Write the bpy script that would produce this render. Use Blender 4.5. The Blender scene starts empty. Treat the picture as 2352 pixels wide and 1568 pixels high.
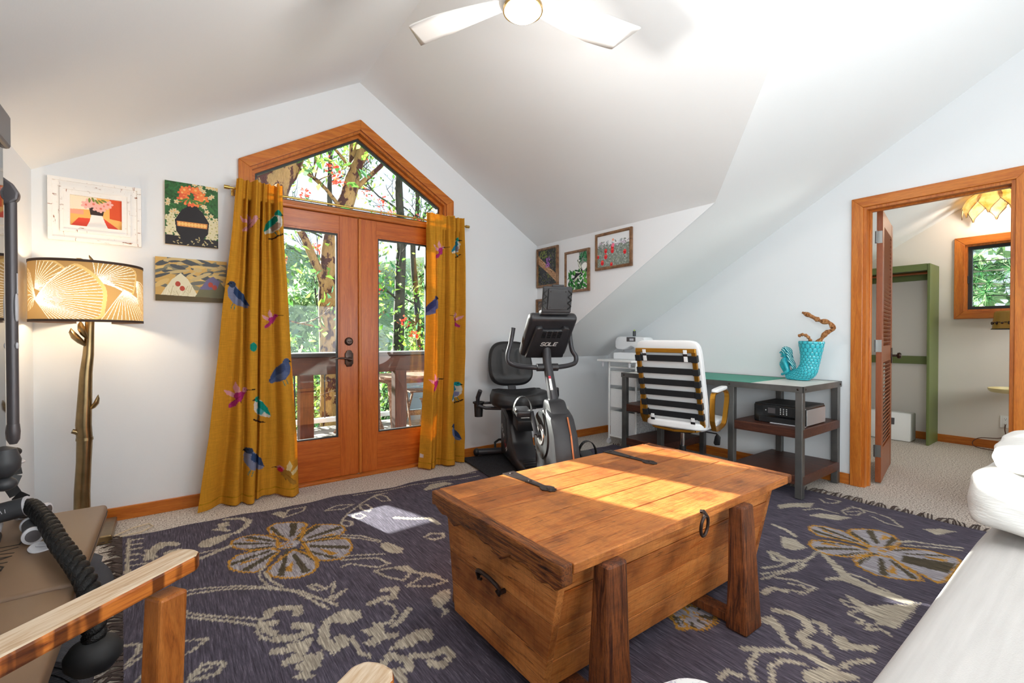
import bpy, bmesh, math, random
import numpy as np
from mathutils import Vector, Matrix, Euler, Quaternion
from mathutils.geometry import tessellate_polygon
SC = bpy.context.scene
COL = SC.collection
PI = math.pi
rnd = random.Random(7)

# ------------------------------------------------------------------ helpers
def lin(h):
    if isinstance(h, str):
        h = h.lstrip('#'); h = tuple(int(h[i:i+2], 16) / 255 for i in (0, 2, 4))
    return tuple((c / 12.92 if c <= .04045 else ((c + .055) / 1.055) ** 2.4) for c in h[:3])
def L4(h): return lin(h) + (1.0,)

class NT:
    """tiny node-tree helper"""
    def __init__(s, name):
        s.m = bpy.data.materials.new(name); s.m.use_nodes = True
        s.t = s.m.node_tree; s.t.nodes.clear()
        s.out = s.n('ShaderNodeOutputMaterial')
    def n(s, typ, **kw):
        nd = s.t.nodes.new(typ)
        for k, v in kw.items():
            if k.startswith('i_'):
                nd.inputs[k[2:].replace('_', ' ')].default_value = v
            else: setattr(nd, k, v)
        return nd
    def l(s, a, b): s.t.links.new(a, b)
    def bsdf(s, rough=.6, metal=0, color=None, spec=.5):
        b = s.n('ShaderNodeBsdfPrincipled')
        b.inputs['Roughness'].default_value = rough; b.inputs['Metallic'].default_value = metal
        b.inputs['Specular IOR Level'].default_value = spec
        if color is not None: b.inputs['Base Color'].default_value = L4(color)
        s.l(b.outputs[0], s.out.inputs['Surface']); s.b = b
        return b
    def coord(s, scale=(1, 1, 1), rot=(0, 0, 0), what='Object'):
        tc = s.n('ShaderNodeTexCoord'); mp = s.n('ShaderNodeMapping')
        mp.inputs['Scale'].default_value = scale; mp.inputs['Rotation'].default_value = rot
        s.l(tc.outputs[what], mp.inputs[0]); return mp.outputs[0]
    def noise(s, vec, scale, detail=3, rough=.5, dist=0):
        nd = s.n('ShaderNodeTexNoise'); nd.inputs['Scale'].default_value = scale
        nd.inputs['Detail'].default_value = detail; nd.inputs['Roughness'].default_value = rough
        nd.inputs['Distortion'].default_value = dist
        s.l(vec, nd.inputs['Vector']); return nd.outputs['Fac']
    def ramp(s, fac, stops):
        r = s.n('ShaderNodeValToRGB'); e = r.color_ramp.elements
        while len(e) < len(stops): e.new(.5)
        for k, (p, c) in enumerate(stops):
            e[k].position = p; e[k].color = L4(c)
        s.l(fac, r.inputs[0]); return r.outputs[0]
    def bump(s, h, strength=.3, dist=.01):
        b = s.n('ShaderNodeBump'); b.inputs['Strength'].default_value = strength
        b.inputs['Distance'].default_value = dist
        s.l(h, b.inputs['Height']); s.l(b.outputs[0], s.b.inputs['Normal'])
    def mixc(s, fac, a, b, typ='MIX'):
        m = s.n('ShaderNodeMix', data_type='RGBA', blend_type=typ)
        for sock, v in ((m.inputs[0], fac), (m.inputs[6], a), (m.inputs[7], b)):
            if isinstance(v, (int, float)): sock.default_value = v
            elif isinstance(v, str): sock.default_value = L4(v)
            else: s.l(v, sock)
        return m.outputs[2]

def mat(name, color, rough=.6, metal=0, var=.0, vscale=6, bump=0, bscale=200, spec=.5, bdist=.002):
    t = NT(name); b = t.bsdf(rough, metal, color, spec)
    if var or bump: v = t.coord()
    if var:
        c = lin(color)
        f = t.noise(v, vscale, 4)
        lo = tuple(max(0, x * (1 - var)) for x in c) + (1,); hi = tuple(min(1, x * (1 + var)) for x in c) + (1,)
        r = t.n('ShaderNodeValToRGB'); r.color_ramp.elements[0].color = lo; r.color_ramp.elements[1].color = hi
        r.color_ramp.elements[0].position = .3; r.color_ramp.elements[1].position = .7
        t.l(f, r.inputs[0]); t.l(r.outputs[0], b.inputs['Base Color'])
    if bump: t.bump(t.noise(v, bscale, 2), bump, bdist)
    return t.m

def wood(name, stops, scale=(12, 1.2, 12), rough=.4, bump=.15, spec=.4, knots=0, plank=None, nscale=2.5, dist=1.0, rustic=0):
    """streaky wood: grain runs along the axis with the smallest scale"""
    t = NT(name); b = t.bsdf(rough, 0, None, spec)
    v = t.coord(scale)
    f1 = t.noise(v, nscale, 8, .62, dist)
    col = t.ramp(f1, stops)
    v2 = t.coord(tuple(x * 6 for x in scale))
    f2 = t.noise(v2, nscale * 2, 3)
    col = t.mixc(.35, col, t.ramp(f2, [(.3, '#8a8a8a'), (.7, '#ffffff')]), 'MULTIPLY')
    if knots:
        v3 = t.coord((1, 1, 1)); f3 = t.noise(v3, 3.5, 4, .6)
        col = t.mixc(knots, col, t.ramp(f3, [(.35, '#5a3018'), (.62, '#ffffff')]), 'MULTIPLY')
    if rustic:
        ax = scale.index(min(scale))
        cr = [7, 7, 7]; cr[ax] = 70
        f4 = t.noise(t.coord(tuple(cr)), 1.3, 4, .7, 1.2); col = t.mixc(rustic * .3, col, t.ramp(f4, [(.34, '#8a5a38'), (.5, '#ffffff')]), 'MULTIPLY')
        st = [55, 55, 55]; st[ax] = 3.2
        f5 = t.noise(t.coord(tuple(st)), 1.4, 5, .7, 1.5); col = t.mixc(rustic, col, t.ramp(f5, [(.33, '#4a2a16'), (.42, '#ffffff')]), 'MULTIPLY')
        f6 = t.noise(t.coord((1, 1, 1)), 7, 5, .6); col = t.mixc(rustic * .6, col, t.ramp(f6, [(.3, '#7a4a28'), (.5, '#ffffff'), (.68, '#ffffff'), (.78, '#eedcc8')]), 'MULTIPLY')
    if plank: col = plank(t, col)
    t.l(col, b.inputs['Base Color'])
    if bump: t.bump(f2, bump, .003)
    return t.m

def vcol_mat(name, rough=.8, bump=0, bscale=300, spec=.3, bdist=.002, translucent=0, mottle=0, mscale=(60, 60, 60)):
    """colour from the mesh's own 'paint' attribute (woven / printed pattern)"""
    t = NT(name); b = t.bsdf(rough, 0, None, spec)
    a = t.n('ShaderNodeAttribute', attribute_name='paint')
    col = a.outputs['Color']
    v = t.coord(mscale)
    if mottle: col = t.mixc(mottle, col, t.ramp(t.noise(v, 1, 4, .7), [(.3, '#555555'), (.7, '#ffffff')]), 'MULTIPLY')
    t.l(col, b.inputs['Base Color'])
    if bump: t.bump(t.noise(t.coord(), bscale, 2), bump, bdist)
    if translucent:
        tr = t.n('ShaderNodeBsdfTranslucent'); t.l(col, tr.inputs[0])
        mx = t.n('ShaderNodeMixShader'); mx.inputs[0].default_value = translucent
        t.l(b.outputs[0], mx.inputs[1]); t.l(tr.outputs[0], mx.inputs[2]); t.l(mx.outputs[0], t.out.inputs['Surface'])
    return t.m

def emis(name, color, strength):
    t = NT(name); e = t.n('ShaderNodeEmission'); e.inputs[0].default_value = L4(color); e.inputs[1].default_value = strength
    t.l(e.outputs[0], t.out.inputs['Surface']); return t.m

def glass(name, tint='#f4f8f8', refl=1.0):
    t = NT(name); tr = t.n('ShaderNodeBsdfTransparent'); tr.inputs[0].default_value = L4(tint)
    gl = t.n('ShaderNodeBsdfGlossy'); gl.inputs['Roughness'].default_value = .01
    fr = t.n('ShaderNodeFresnel'); fr.inputs[0].default_value = 1.35
    mx = t.n('ShaderNodeMixShader'); t.l(fr.outputs[0], mx.inputs[0]); t.l(tr.outputs[0], mx.inputs[1]); t.l(gl.outputs[0], mx.inputs[2])
    t.l(mx.outputs[0], t.out.inputs['Surface']); return t.m

# ---- mesh builder ----------------------------------------------------------
class MB:
    def __init__(s): s.bm = bmesh.new(); s.mi = 0
    def _xf(s, verts, M):
        for v in verts: v.co = M @ v.co
    def box(s, c, d, rot=None, bev=0, seg=2):
        r = bmesh.ops.create_cube(s.bm, size=1.0); vs = r['verts']
        for v in vs: v.co = Vector((v.co.x * d[0], v.co.y * d[1], v.co.z * d[2]))
        if bev:
            es = list({e for v in vs for e in v.link_edges}); tag_ = set(s.bm.verts) - set(vs)
            bmesh.ops.bevel(s.bm, geom=es, offset=min(bev, min(d) * .49), segments=seg, affect='EDGES', profile=.5)
            vs = [v for v in s.bm.verts if v not in tag_]
        M = Matrix.Translation(Vector(c))
        if rot is not None: M = M @ (rot.to_matrix().to_4x4() if not isinstance(rot, Matrix) else rot.to_4x4())
        s._xf(vs, M); return s
    def bar(s, a, b, w, h, bev=0, up=(0, 0, 1)):
        """rectangular bar from a to b, section w (sideways) x h (along up)"""
        a, b = Vector(a), Vector(b); d = b - a; z = d.normalized(); u = Vector(up)
        if abs(z.dot(u)) > .98: u = Vector((1, 0, 0))
        x = u.cross(z).normalized(); y = z.cross(x)
        return s.box((a + b) / 2, (w, h, d.length), Matrix((x, y, z)).transposed(), bev)
    def tube(s, pts, r, seg=10, cap=True, closed=False, flat=1.0):
        pts = [Vector(p) for p in pts]; n = len(pts)
        rs = r if isinstance(r, (list, tuple)) else [r] * n
        rings = []; prev = None
        for i, p in enumerate(pts):
            if closed: t = (pts[(i + 1) % n] - pts[i - 1]).normalized()
            else: t = (pts[min(i + 1, n - 1)] - pts[max(i - 1, 0)]).normalized()
            if prev is None:
                u = Vector((0, 0, 1)) if abs(t.z) < .9 else Vector((1, 0, 0))
                x = u.cross(t).normalized()
            else:
                x = (prev - t * prev.dot(t)).normalized()
            prev = x; y = t.cross(x)
            rings.append([s.bm.verts.new(p + (x * math.cos(a) + y * math.sin(a) * flat) * rs[i]) for a in (2 * PI * k / seg for k in range(seg))])
        m = n if closed else n - 1
        for i in range(m):
            A, B = rings[i], rings[(i + 1) % n]
            for k in range(seg): s.bm.faces.new((A[k], A[(k + 1) % seg], B[(k + 1) % seg], B[k]))
        if cap and not closed:
            s.bm.faces.new(rings[0][::-1]); s.bm.faces.new(rings[-1])
        return s
    def lathe(s, prof, seg=24, c=(0, 0, 0), M=None, closed=False):
        c = Vector(c); rings = []
        for (r, z) in prof:
            ring = []
            for k in range(seg):
                a = 2 * PI * k / seg; p = Vector((r * math.cos(a), r * math.sin(a), z))
                if M is not None: p = M @ p
                ring.append(s.bm.verts.new(p + c))
            rings.append(ring)
        m = len(rings)
        for i in range(m if closed else m - 1):
            A, B = rings[i], rings[(i + 1) % m]
            for k in range(seg): s.bm.faces.new((A[k], A[(k + 1) % seg], B[(k + 1) % seg], B[k]))
        if not closed:
            if prof[0][0] > 1e-5: s.bm.faces.new(rings[0][::-1])
            if prof[-1][0] > 1e-5: s.bm.faces.new(rings[-1])
        bmesh.ops.remove_doubles(s.bm, verts=[v for r in rings for v in r], dist=1e-6)
        return s
    def cyl(s, a, b, r, seg=20): return s.tube([a, b], r, seg)
    def ell(s, c, r, seg=20, rings=12, M=None):
        q = bmesh.ops.create_uvsphere(s.bm, u_segments=seg, v_segments=rings, radius=1)
        mm = Matrix.Translation(Vector(c)) @ (M.to_4x4() if M is not None else Matrix.Identity(4)) @ Matrix.Diagonal((r[0], r[1], r[2], 1))
        s._xf(q['verts'], mm); return s
    def cushion(s, c, d, rot=None, p=4.0, puff=.25, n=14, noise=0, seed=0):
        """pillow / upholstered block: superellipsoid-ish"""
        pre = set(s.bm.verts); q = bmesh.ops.create_cube(s.bm, size=2.0); vs = q['verts']
        es = list({e for v in vs for e in v.link_edges})
        bmesh.ops.subdivide_edges(s.bm, edges=es, cuts=n, use_grid_fill=True)
        seen = [v for v in s.bm.verts if v not in pre]   # all verts of this block
        R = rot.to_matrix() if rot is not None and not isinstance(rot, Matrix) else (rot or Matrix.Identity(3))
        rr = random.Random(seed); ph = [rr.uniform(0, 6.28) for _ in range(6)]
        for v in seen:
            x, y, z = v.co
            nrm = (abs(x) ** p + abs(y) ** p + abs(z) ** p) ** (1 / p)
            k = 1 / nrm
            P = Vector((x * k, y * k, z * k))
            P.z *= 1 - puff * max(abs(P.x), abs(P.y)) ** 4
            if noise:
                P *= 1 + noise * (math.sin(P.x * 5 + ph[0]) * math.sin(P.y * 4 + ph[1]) + .6 * math.sin(P.z * 7 + P.x * 9 + ph[2]) * math.sin(P.y * 8 + ph[3]))
            v.co = Vector(c) + R @ Vector((P.x * d[0] / 2, P.y * d[1] / 2, P.z * d[2] / 2))
        return s
    def prism(s, poly, a, b, axis='y', holes=(), bev=0):
        """extrude a 2-D polygon between coordinates a and b of AXIS; 2-D = the two other axes in xyz order"""
        def P(p, w):
            if axis == 'x': return Vector((w, p[0], p[1]))
            if axis == 'y': return Vector((p[0], w, p[1]))
            return Vector((p[0], p[1], w))
        loops = [list(poly)] + [list(h) for h in holes]
        flat = [p for l in loops for p in l]
        tris = tessellate_polygon([[Vector((p[0], p[1], 0)) for p in l] for l in loops])
        A = [s.bm.verts.new(P(p, a)) for p in flat]; B = [s.bm.verts.new(P(p, b)) for p in flat]
        newf = []
        if len(loops) == 1 :
            newf += [s.bm.faces.new(A), s.bm.faces.new(B[::-1])]
        else:
            for t in tris:
                newf.append(s.bm.faces.new([A[i] for i in t])); newf.append(s.bm.faces.new([B[i] for i in t][::-1]))
        k = 0
        for l in loops:
            n = len(l)
            for i in range(n):
                j = (i + 1) % n
                newf.append(s.bm.faces.new((A[k + i], B[k + i], B[k + j], A[k + j])))
            k += n
        bmesh.ops.recalc_face_normals(s.bm, faces=newf)
        if bev:
            es = list({e for f in newf for e in f.edges if len(e.link_faces) == 2 and e.calc_face_angle(0) > .5})
            bmesh.ops.bevel(s.bm, geom=es, offset=bev, segments=2, affect='EDGES', profile=.5)
        return s
    def poly3(s, pts): s.bm.faces.new([s.bm.verts.new(Vector(p)) for p in pts]); return s
    def grid(s, nu, nv, fn, wrap=False):
        V = [[s.bm.verts.new(Vector(fn(i / (nu if wrap else nu - 1), j / (nv - 1)))) for i in range(nu)] for j in range(nv)]
        for j in range(nv - 1):
            for i in range(nu if wrap else nu - 1):
                i2 = (i + 1) % nu
                s.bm.faces.new((V[j][i], V[j][i2], V[j + 1][i2], V[j + 1][i]))
        return s
    def xform(s, M):
        for v in s.bm.verts: v.co = M @ v.co
        return s

def obj(name, mb, m, parent=None, smooth=False, label=None, fix=True, angle=40):
    me = bpy.data.meshes.new(name)
    if fix: bmesh.ops.recalc_face_normals(mb.bm, faces=mb.bm.faces[:])
    if smooth:
        for f in mb.bm.faces: f.smooth = True
        ca = math.radians(angle)
        for e in mb.bm.edges:
            if len(e.link_faces) == 2 and e.calc_face_angle(0) > ca: e.smooth = False
    mb.bm.to_mesh(me); mb.bm.free()
    me.materials.append(m)
    o = bpy.data.objects.new(name, me); COL.objects.link(o)
    if parent is not None: o.parent = parent
    if label: o['label'] = label
    return o
def tag(o, label, cat, group=None):
    o['label'] = label; o['category'] = cat
    if group: o['group'] = group
    return o
def thing(name, label, cat, loc=(0, 0, 0), rz=0, group=None):
    o = bpy.data.objects.new(name, None); COL.objects.link(o); o.empty_display_size = .05
    o.location = loc; o.rotation_euler = (0, 0, rz)
    return tag(o, label, cat, group)
def struct(name, mb, m, parent=None, smooth=False):
    o = obj(name, mb, m, parent, smooth)
    if parent is None: o['kind'] = 'structure'
    return o
def copy_tree(o, parent=None):
    c = o.copy(); COL.objects.link(c)
    if parent is not None: c.parent = parent
    for ch in list(o.children): copy_tree(ch, c)
    return c

# ---- pattern painter (numpy raster, read back as a colour per vertex) -------
class Paint:
    def __init__(s, x0, x1, y0, y1, res, base):
        s.x0, s.y0, s.res = x0, y0, res
        s.w, s.h = int(round((x1 - x0) / res)), int(round((y1 - y0) / res))
        s.c = np.zeros((s.h, s.w, 3), np.float32); s.c[:] = lin(base)
        xs = x0 + (np.arange(s.w) + .5) * res; ys = y0 + (np.arange(s.h) + .5) * res
        s.X, s.Y = np.meshgrid(xs, ys)
        s.jit = np.random.RandomState(3)
    def _bb(s, pts, pad=0):
        a = np.array(pts)
        i0 = max(0, int((a[:, 0].min() - pad - s.x0) / s.res) - 1); i1 = min(s.w, int((a[:, 0].max() + pad - s.x0) / s.res) + 2)
        j0 = max(0, int((a[:, 1].min() - pad - s.y0) / s.res) - 1); j1 = min(s.h, int((a[:, 1].max() + pad - s.y0) / s.res) + 2)
        return slice(j0, max(j0, j1)), slice(i0, max(i0, i1))
    def inside(s, pts, sl):
        X, Y = s.X[sl], s.Y[sl]; r = np.zeros(X.shape, bool); n = len(pts)
        for i in range(n):
            x1, y1 = pts[i]; x2, y2 = pts[(i + 1) % n]
            if y1 == y2: continue
            c = ((Y < y1) != (Y < y2)) & (X < (x2 - x1) * (Y - y1) / (y2 - y1) + x1)
            r ^= c
        return r
    def poly(s, pts, col):
        sl = s._bb(pts); s.c[sl][s.inside(pts, sl)] = lin(col); return s
    def line(s, pts, w, col, closed=False):
        pts = list(pts) + ([pts[0]] if closed else [])
        for (x1, y1), (x2, y2) in zip(pts[:-1], pts[1:]):
            sl = s._bb([(x1, y1), (x2, y2)], w); X, Y = s.X[sl], s.Y[sl]
            dx, dy = x2 - x1, y2 - y1; d2 = dx * dx + dy * dy + 1e-12
            t = np.clip(((X - x1) * dx + (Y - y1) * dy) / d2, 0, 1)
            m = (X - x1 - t * dx) ** 2 + (Y - y1 - t * dy) ** 2 < (w / 2) ** 2
            s.c[sl][m] = lin(col)
        return s
    def ell(s, x, y, rx, ry, col, rot=0):
        R = max(rx, ry); sl = s._bb([(x - R, y - R), (x + R, y + R)]); X, Y = s.X[sl] - x, s.Y[sl] - y
        c, q = math.cos(rot), math.sin(rot)
        m = ((X * c + Y * q) / rx) ** 2 + ((-X * q + Y * c) / ry) ** 2 < 1
        s.c[sl][m] = lin(col); return s
    def at(s, X, Y):
        i = np.clip(((X - s.x0) / s.res).astype(int), 0, s.w - 1); j = np.clip(((Y - s.y0) / s.res).astype(int), 0, s.h - 1)
        return s.c[j, i]

def sheet(name, P, colors, m, parent=None, wrap=False, smooth=True, label=None):
    """P: (nv, nu, 3) positions, colors (nv, nu, 3) linear -> a mesh with a point colour attribute 'paint'"""
    nv, nu = P.shape[:2]
    idx = np.arange(nv * nu).reshape(nv, nu)
    if wrap: idx = np.concatenate([idx, idx[:, :1]], 1)
    a, b, c, d = idx[:-1, :-1], idx[:-1, 1:], idx[1:, 1:], idx[1:, :-1]
    F = np.stack([a, b, c, d], -1).reshape(-1, 4)
    me = bpy.data.meshes.new(name)
    me.vertices.add(nv * nu); me.vertices.foreach_set('co', P.astype(np.float32).reshape(-1))
    me.loops.add(F.size); me.loops.foreach_set('vertex_index', F.reshape(-1).astype(np.int32))
    me.polygons.add(len(F)); me.polygons.foreach_set('loop_start', np.arange(0, F.size, 4, dtype=np.int32))
    me.polygons.foreach_set('use_smooth', np.full(len(F), smooth, bool))
    me.update(calc_edges=True)
    at = me.color_attributes.new('paint', 'FLOAT_COLOR', 'POINT')
    rgba = np.ones((nv * nu, 4), np.float32); rgba[:, :3] = colors.reshape(-1, 3); at.data.foreach_set('color', rgba.reshape(-1))
    me.materials.append(m)
    o = bpy.data.objects.new(name, me); COL.objects.link(o)
    if parent is not None: o.parent = parent
    if label: o['label'] = label
    return o

FONT = {  # straight-stroke letters in a 1 x 1.4 cell
 'S': [[(1, 1.2), (.8, 1.4), (.2, 1.4), (0, 1.2), (0, .9), (.2, .72), (.8, .68), (1, .5), (1, .2), (.8, 0), (.2, 0), (0, .2)]],
 'O': [[(.2, 0), (0, .2), (0, 1.2), (.2, 1.4), (.8, 1.4), (1, 1.2), (1, .2), (.8, 0), (.2, 0)]],
 'L': [[(0, 1.4), (0, 0), (.9, 0)]],
 'E': [[(.95, 1.4), (0, 1.4), (0, 0), (.95, 0)], [(0, .7), (.8, .7)]],
 'T': [[(0, 1.4), (1, 1.4)], [(.5, 1.4), (.5, 0)]],
 'N': [[(0, 0), (0, 1.4), (1, 0), (1, 1.4)]],
 'A': [[(0, 0), (.5, 1.4), (1, 0)]],
 'C': [[(1, 1.2), (.8, 1.4), (.2, 1.4), (0, 1.2), (0, .2), (.2, 0), (.8, 0), (1, .2)]],
 'R': [[(0, 0), (0, 1.4), (.8, 1.4), (1, 1.2), (1, .85), (.8, .65), (0, .65)], [(.55, .65), (1, 0)]],
 'B': [[(0, 0), (0, 1.4), (.8, 1.4), (1, 1.2), (1, .9), (.8, .7), (0, .7)], [(.8, .7), (1, .5), (1, .2), (.8, 0), (0, 0)]],
 'I': [[(.5, 0), (.5, 1.4)]], 'W': [[(0, 1.4), (.25, 0), (.5, .9), (.75, 0), (1, 1.4)]], 'G': [[(1, 1.2), (.8, 1.4), (.2, 1.4), (0, 1.2), (0, .2), (.2, 0), (.8, 0), (1, .2), (1, .65), (.6, .65)]]}
def letters(mb, text, org, ex, ey, size, gap=.45, w=.16, th=.0015, slant=0, only=None):
    """raised stroke lettering on a plane: org = lower left, ex / ey = unit vectors"""
    ex, ey = Vector(ex), Vector(ey); ez = ex.cross(ey); org = Vector(org); x = 0
    for k, ch in enumerate(text):
        if ch in FONT and (only is None or k in only):
            for st in FONT[ch]:
                for (a, b) in zip(st[:-1], st[1:]):
                    f = lambda p: org + ex * ((x + p[0] + slant * p[1]) * size) + ey * (p[1] * size) + ez * th * .5
                    A, B = f(a), f(b); d = (B - A).normalized()
                    mb.bar(A - d * w * size * .5, B + d * w * size * .5, w * size, th, up=ez)
        x += 1 + gap
    return mb
# ------------------------------------------------------------------ place constants (metres)
Y1, X2, X3, X4, XR = 3.616, 3.0, 4.06, -.613, 1.198
ZE, ZR, ZK, SL = 2.02, 3.0885, .884, .596
YR = Y1 - (ZR - ZK) / SL            # main ridge
YV = Y1 - (ZE - ZK) / SL            # where the dormer valley starts
YB = -2.1                           # back wall
def roof(y): return ZK + SL * (Y1 - y) if y > YR else ZR - SL * (YR - y)

# ------------------------------------------------------------------ materials
M = {}
def wall_mat(name, c):
    t = NT(name); b = t.bsdf(.75, 0, c, .25); v = t.coord()
    t.bump(t.noise(v, 160, 3, .6), .12, .002); return t.m
M['wall'] = wall_mat('wall_paint', '#e4e6e8')
M['ceil'] = wall_mat('ceiling_paint', '#eceded')
M['closetwall'] = wall_mat('closet_wall_paint', '#e3dcd4')
t = NT('carpet_floor'); t.bsdf(.95, 0, None, .1); v = t.coord()
f = t.noise(v, 120, 2, .6); f2 = t.noise(v, 60, 3, .6)
c = t.ramp(f, [(.34, '#6e6258'), (.45, '#c6bcb2'), (.62, '#e6dfd6')])
c = t.mixc(.35, c, t.ramp(f2, [(.3, '#9a8f86'), (.7, '#ffffff')]), 'MULTIPLY')
t.l(c, t.b.inputs['Base Color']); t.bump(f, .8, .006); M['carpet'] = t.m
FIR = [(.25, '#a4531a'), (.45, '#bf6a24'), (.6, '#cf7c30'), (.8, '#b9621f')]
M['trimv'] = wood('fir_trim_upright', FIR, (14, 14, .9), .32, .05)
M['trimx'] = wood('fir_trim_along_x', FIR, (.9, 14, 14), .32, .05)
M['trimy'] = wood('fir_trim_along_y', FIR, (14, .9, 14), .32, .05)
DRW = [(.25, '#a04a14'), (.45, '#b85c1e'), (.6, '#c66a28'), (.8, '#aa521a')]
M['doorv'] = wood('door_wood_upright', DRW, (16, 16, .8), .3, .04)
M['doorx'] = wood('door_wood_across', DRW, (.8, 16, 16), .3, .04)
M['louv'] = wood('louvre_wood', [(.25, '#7d3d1c'), (.5, '#96512a'), (.8, '#86441f')], (14, 14, 1), .35, .03)
M['glass'] = glass('window_glass')
M['seal'] = mat('black_seal', '#26292c', .5)
M['bronze'] = mat('oil_bronze', '#4a3c36', .35, .8, .3, 40)
M['black'] = mat('black_plastic', '#1d1e20', .42)
M['blackgloss'] = mat('black_gloss', '#141517', .15)
M['steel'] = mat('brushed_steel', '#8a8a88', .35, 1)
M['chrome'] = mat('chrome', '#d8d8d8', .12, 1)
M['white'] = mat('white_paint', '#f2f2f0', .45)
M['brass'] = mat('satin_brass', '#b3925a', .3, 1)

# ------------------------------------------------------------------ shell
fl = MB(); fl.box(((X4 + 6.6) / 2, (YB + Y1) / 2, -.06), (6.6 - X4 + .4, Y1 - YB + .3, .12))
struct('floor', fl, M['carpet'])
HX0, HX1, HZ, HA = .44, 1.955, 2.263, 2.714
hole = [(HX0, .0), (HX1, .0), (HX1, HZ), (XR, HA), (HX0, HZ)]
w = MB(); e = .001
outer_l = [(X4 - .12, 0), (HX0, 0), (HX0, HZ), (XR, HA), (XR, ZR), (X4, ZE), (X4 - .12, ZE)]
outer_r = [(HX1, 0), (X3 + .12, 0), (X3 + .12, ZK), (X2, ZK), (X2, ZE), (XR, ZR), (XR, HA), (HX1, HZ)]
w.prism(outer_l, Y1, Y1 + .14); w.prism(outer_r, Y1, Y1 + .14)
struct('wall_front', w, M['wall'])
w = MB(); w.prism([(Y1, ZK), (Y1, ZE), (YV, ZE)], X2, X2 + .012, 'x'); struct('wall_dormer', w, M['wall'])
# left wall with a window beside / behind the camera
w = MB(); w.prism([(YB, 0), (Y1, 0), (Y1, ZE), (YV, ZE), (YR, ZR), (YB, roof(YB))], X4 - .12, X4, 'x', holes=[[(-1.7, .75), (-1.7, 1.9), (-.2, 1.9), (-.2, .75)]])
struct('wall_left', w, M['wall'])
DY0, DY1, DZ = .42, 1.172, 2.04
w = MB(); w.prism([(YB, 0), (DY0, 0), (DY0, DZ), (DY1, DZ), (DY1, 0), (Y1, 0), (Y1, ZK), (YR, ZR), (YB, roof(YB))], X3, X3 + .12, 'x')
struct('wall_right', w, M['wall'])
w = MB(); w.prism([(X4 - .12, 0), (X3 + .12, 0), (X3 + .12, roof(YB)), (X4 - .12, roof(YB))], YB - .12, YB, 'y', holes=[[(.1, .55), (3.4, .55), (3.4, 1.75), (.1, 1.75)]])
struct('wall_back', w, M['wall'])
c = MB(); c.prism([(X4 - .12, ZE - .12 * SL * .96), (XR, ZR), (XR, ZR + .1), (X4 - .12, ZE + .03)], YR, Y1 + .14)
cl = struct('ceiling', c, M['ceil'])
# dormer slopes are clipped at the valleys; main roof planes
bpy.data.objects.remove(cl)
def slab(name, pts, up=(0, 0, .08)):
    m = MB(); A = [m.bm.verts.new(Vector(p)) for p in pts]; B = [m.bm.verts.new(Vector(p) + Vector(up)) for p in pts]
    m.bm.faces.new(A); m.bm.faces.new(B[::-1]); n = len(A)
    for i in range(n): m.bm.faces.new((A[i], B[i], B[(i + 1) % n], A[(i + 1) % n]))
    return struct(name, m, M['ceil'])
slab('ceiling_dormer_left', [(X4, Y1, ZE), (X4, YV, ZE), (XR, YR, ZR), (XR, Y1, ZR)])
slab('ceiling_dormer_right', [(X2, Y1, ZE), (XR, Y1, ZR), (XR, YR, ZR), (X2, YV, ZE)])
XE = 6.62
slab("ceiling_main", [(X2 + .01, Y1, ZK), (X2 + .01, YV, ZE), (X2, YV, ZE), (XR, YR, ZR), (XE, YR, ZR), (XE, Y1, ZK)])
slab('ceiling_rear', [(X4 - .12, YR, ZR), (XE, YR, ZR), (XE, YB - .1, roof(YB - .1)), (X4 - .12, YB - .1, roof(YB - .1))])
slab('ceiling_corner', [(X4, YV, ZE), (X4, YR, ZR), (XR, YR, ZR)])
# closet room walls
w = MB(); w.prism([(-.6, 0), (2.3, 0), (2.3, roof(2.3)), (YR, ZR), (-.6, roof(-.6))], 6.5, 6.62, 'x', holes=[[(.36, 1.36), (.36, 2.03), (1.02, 2.03), (1.02, 1.36)]])
struct('wall_closet_back', w, M['closetwall'])
w = MB(); w.prism([(X3 + .12, 0), (6.5, 0), (6.5, roof(2.3)), (X3 + .12, roof(2.3))], 2.3, 2.4, 'y'); struct('wall_closet_left', w, M['closetwall'])
w = MB(); w.prism([(X3 + .12, 0), (6.5, 0), (6.5, roof(-.6)), (X3 + .12, roof(-.6))], -.7, -.6, 'y', holes=[[(4.7, .8), (6.1, .8), (6.1, 1.9), (4.7, 1.9)]]); struct('wall_closet_right', w, M['closetwall'])
# baseboards
def base(name, a, b, mt):
    m = MB(); d = Vector(b) - Vector(a); m.bar((a[0], a[1], .04), (b[0], b[1], .04), .014, .08, .003); struct(name, m, mt)
base('baseboard_front', (X4, Y1 - .007), (HX0 - .07, Y1 - .007), M['trimx'])
base('baseboard_front_right', (HX1 + .07, Y1 - .007), (X3, Y1 - .007), M['trimx'])
base('baseboard_right', (X3 - .007, DY1 + .075), (X3 - .007, Y1 - .014), M['trimy'])
base('baseboard_left', (X4 + .007, YB), (X4 + .007, Y1 - .014), M['trimy'])
base('baseboard_closet', (6.493, -.6), (6.493, 2.3), M['trimy'])

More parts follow.
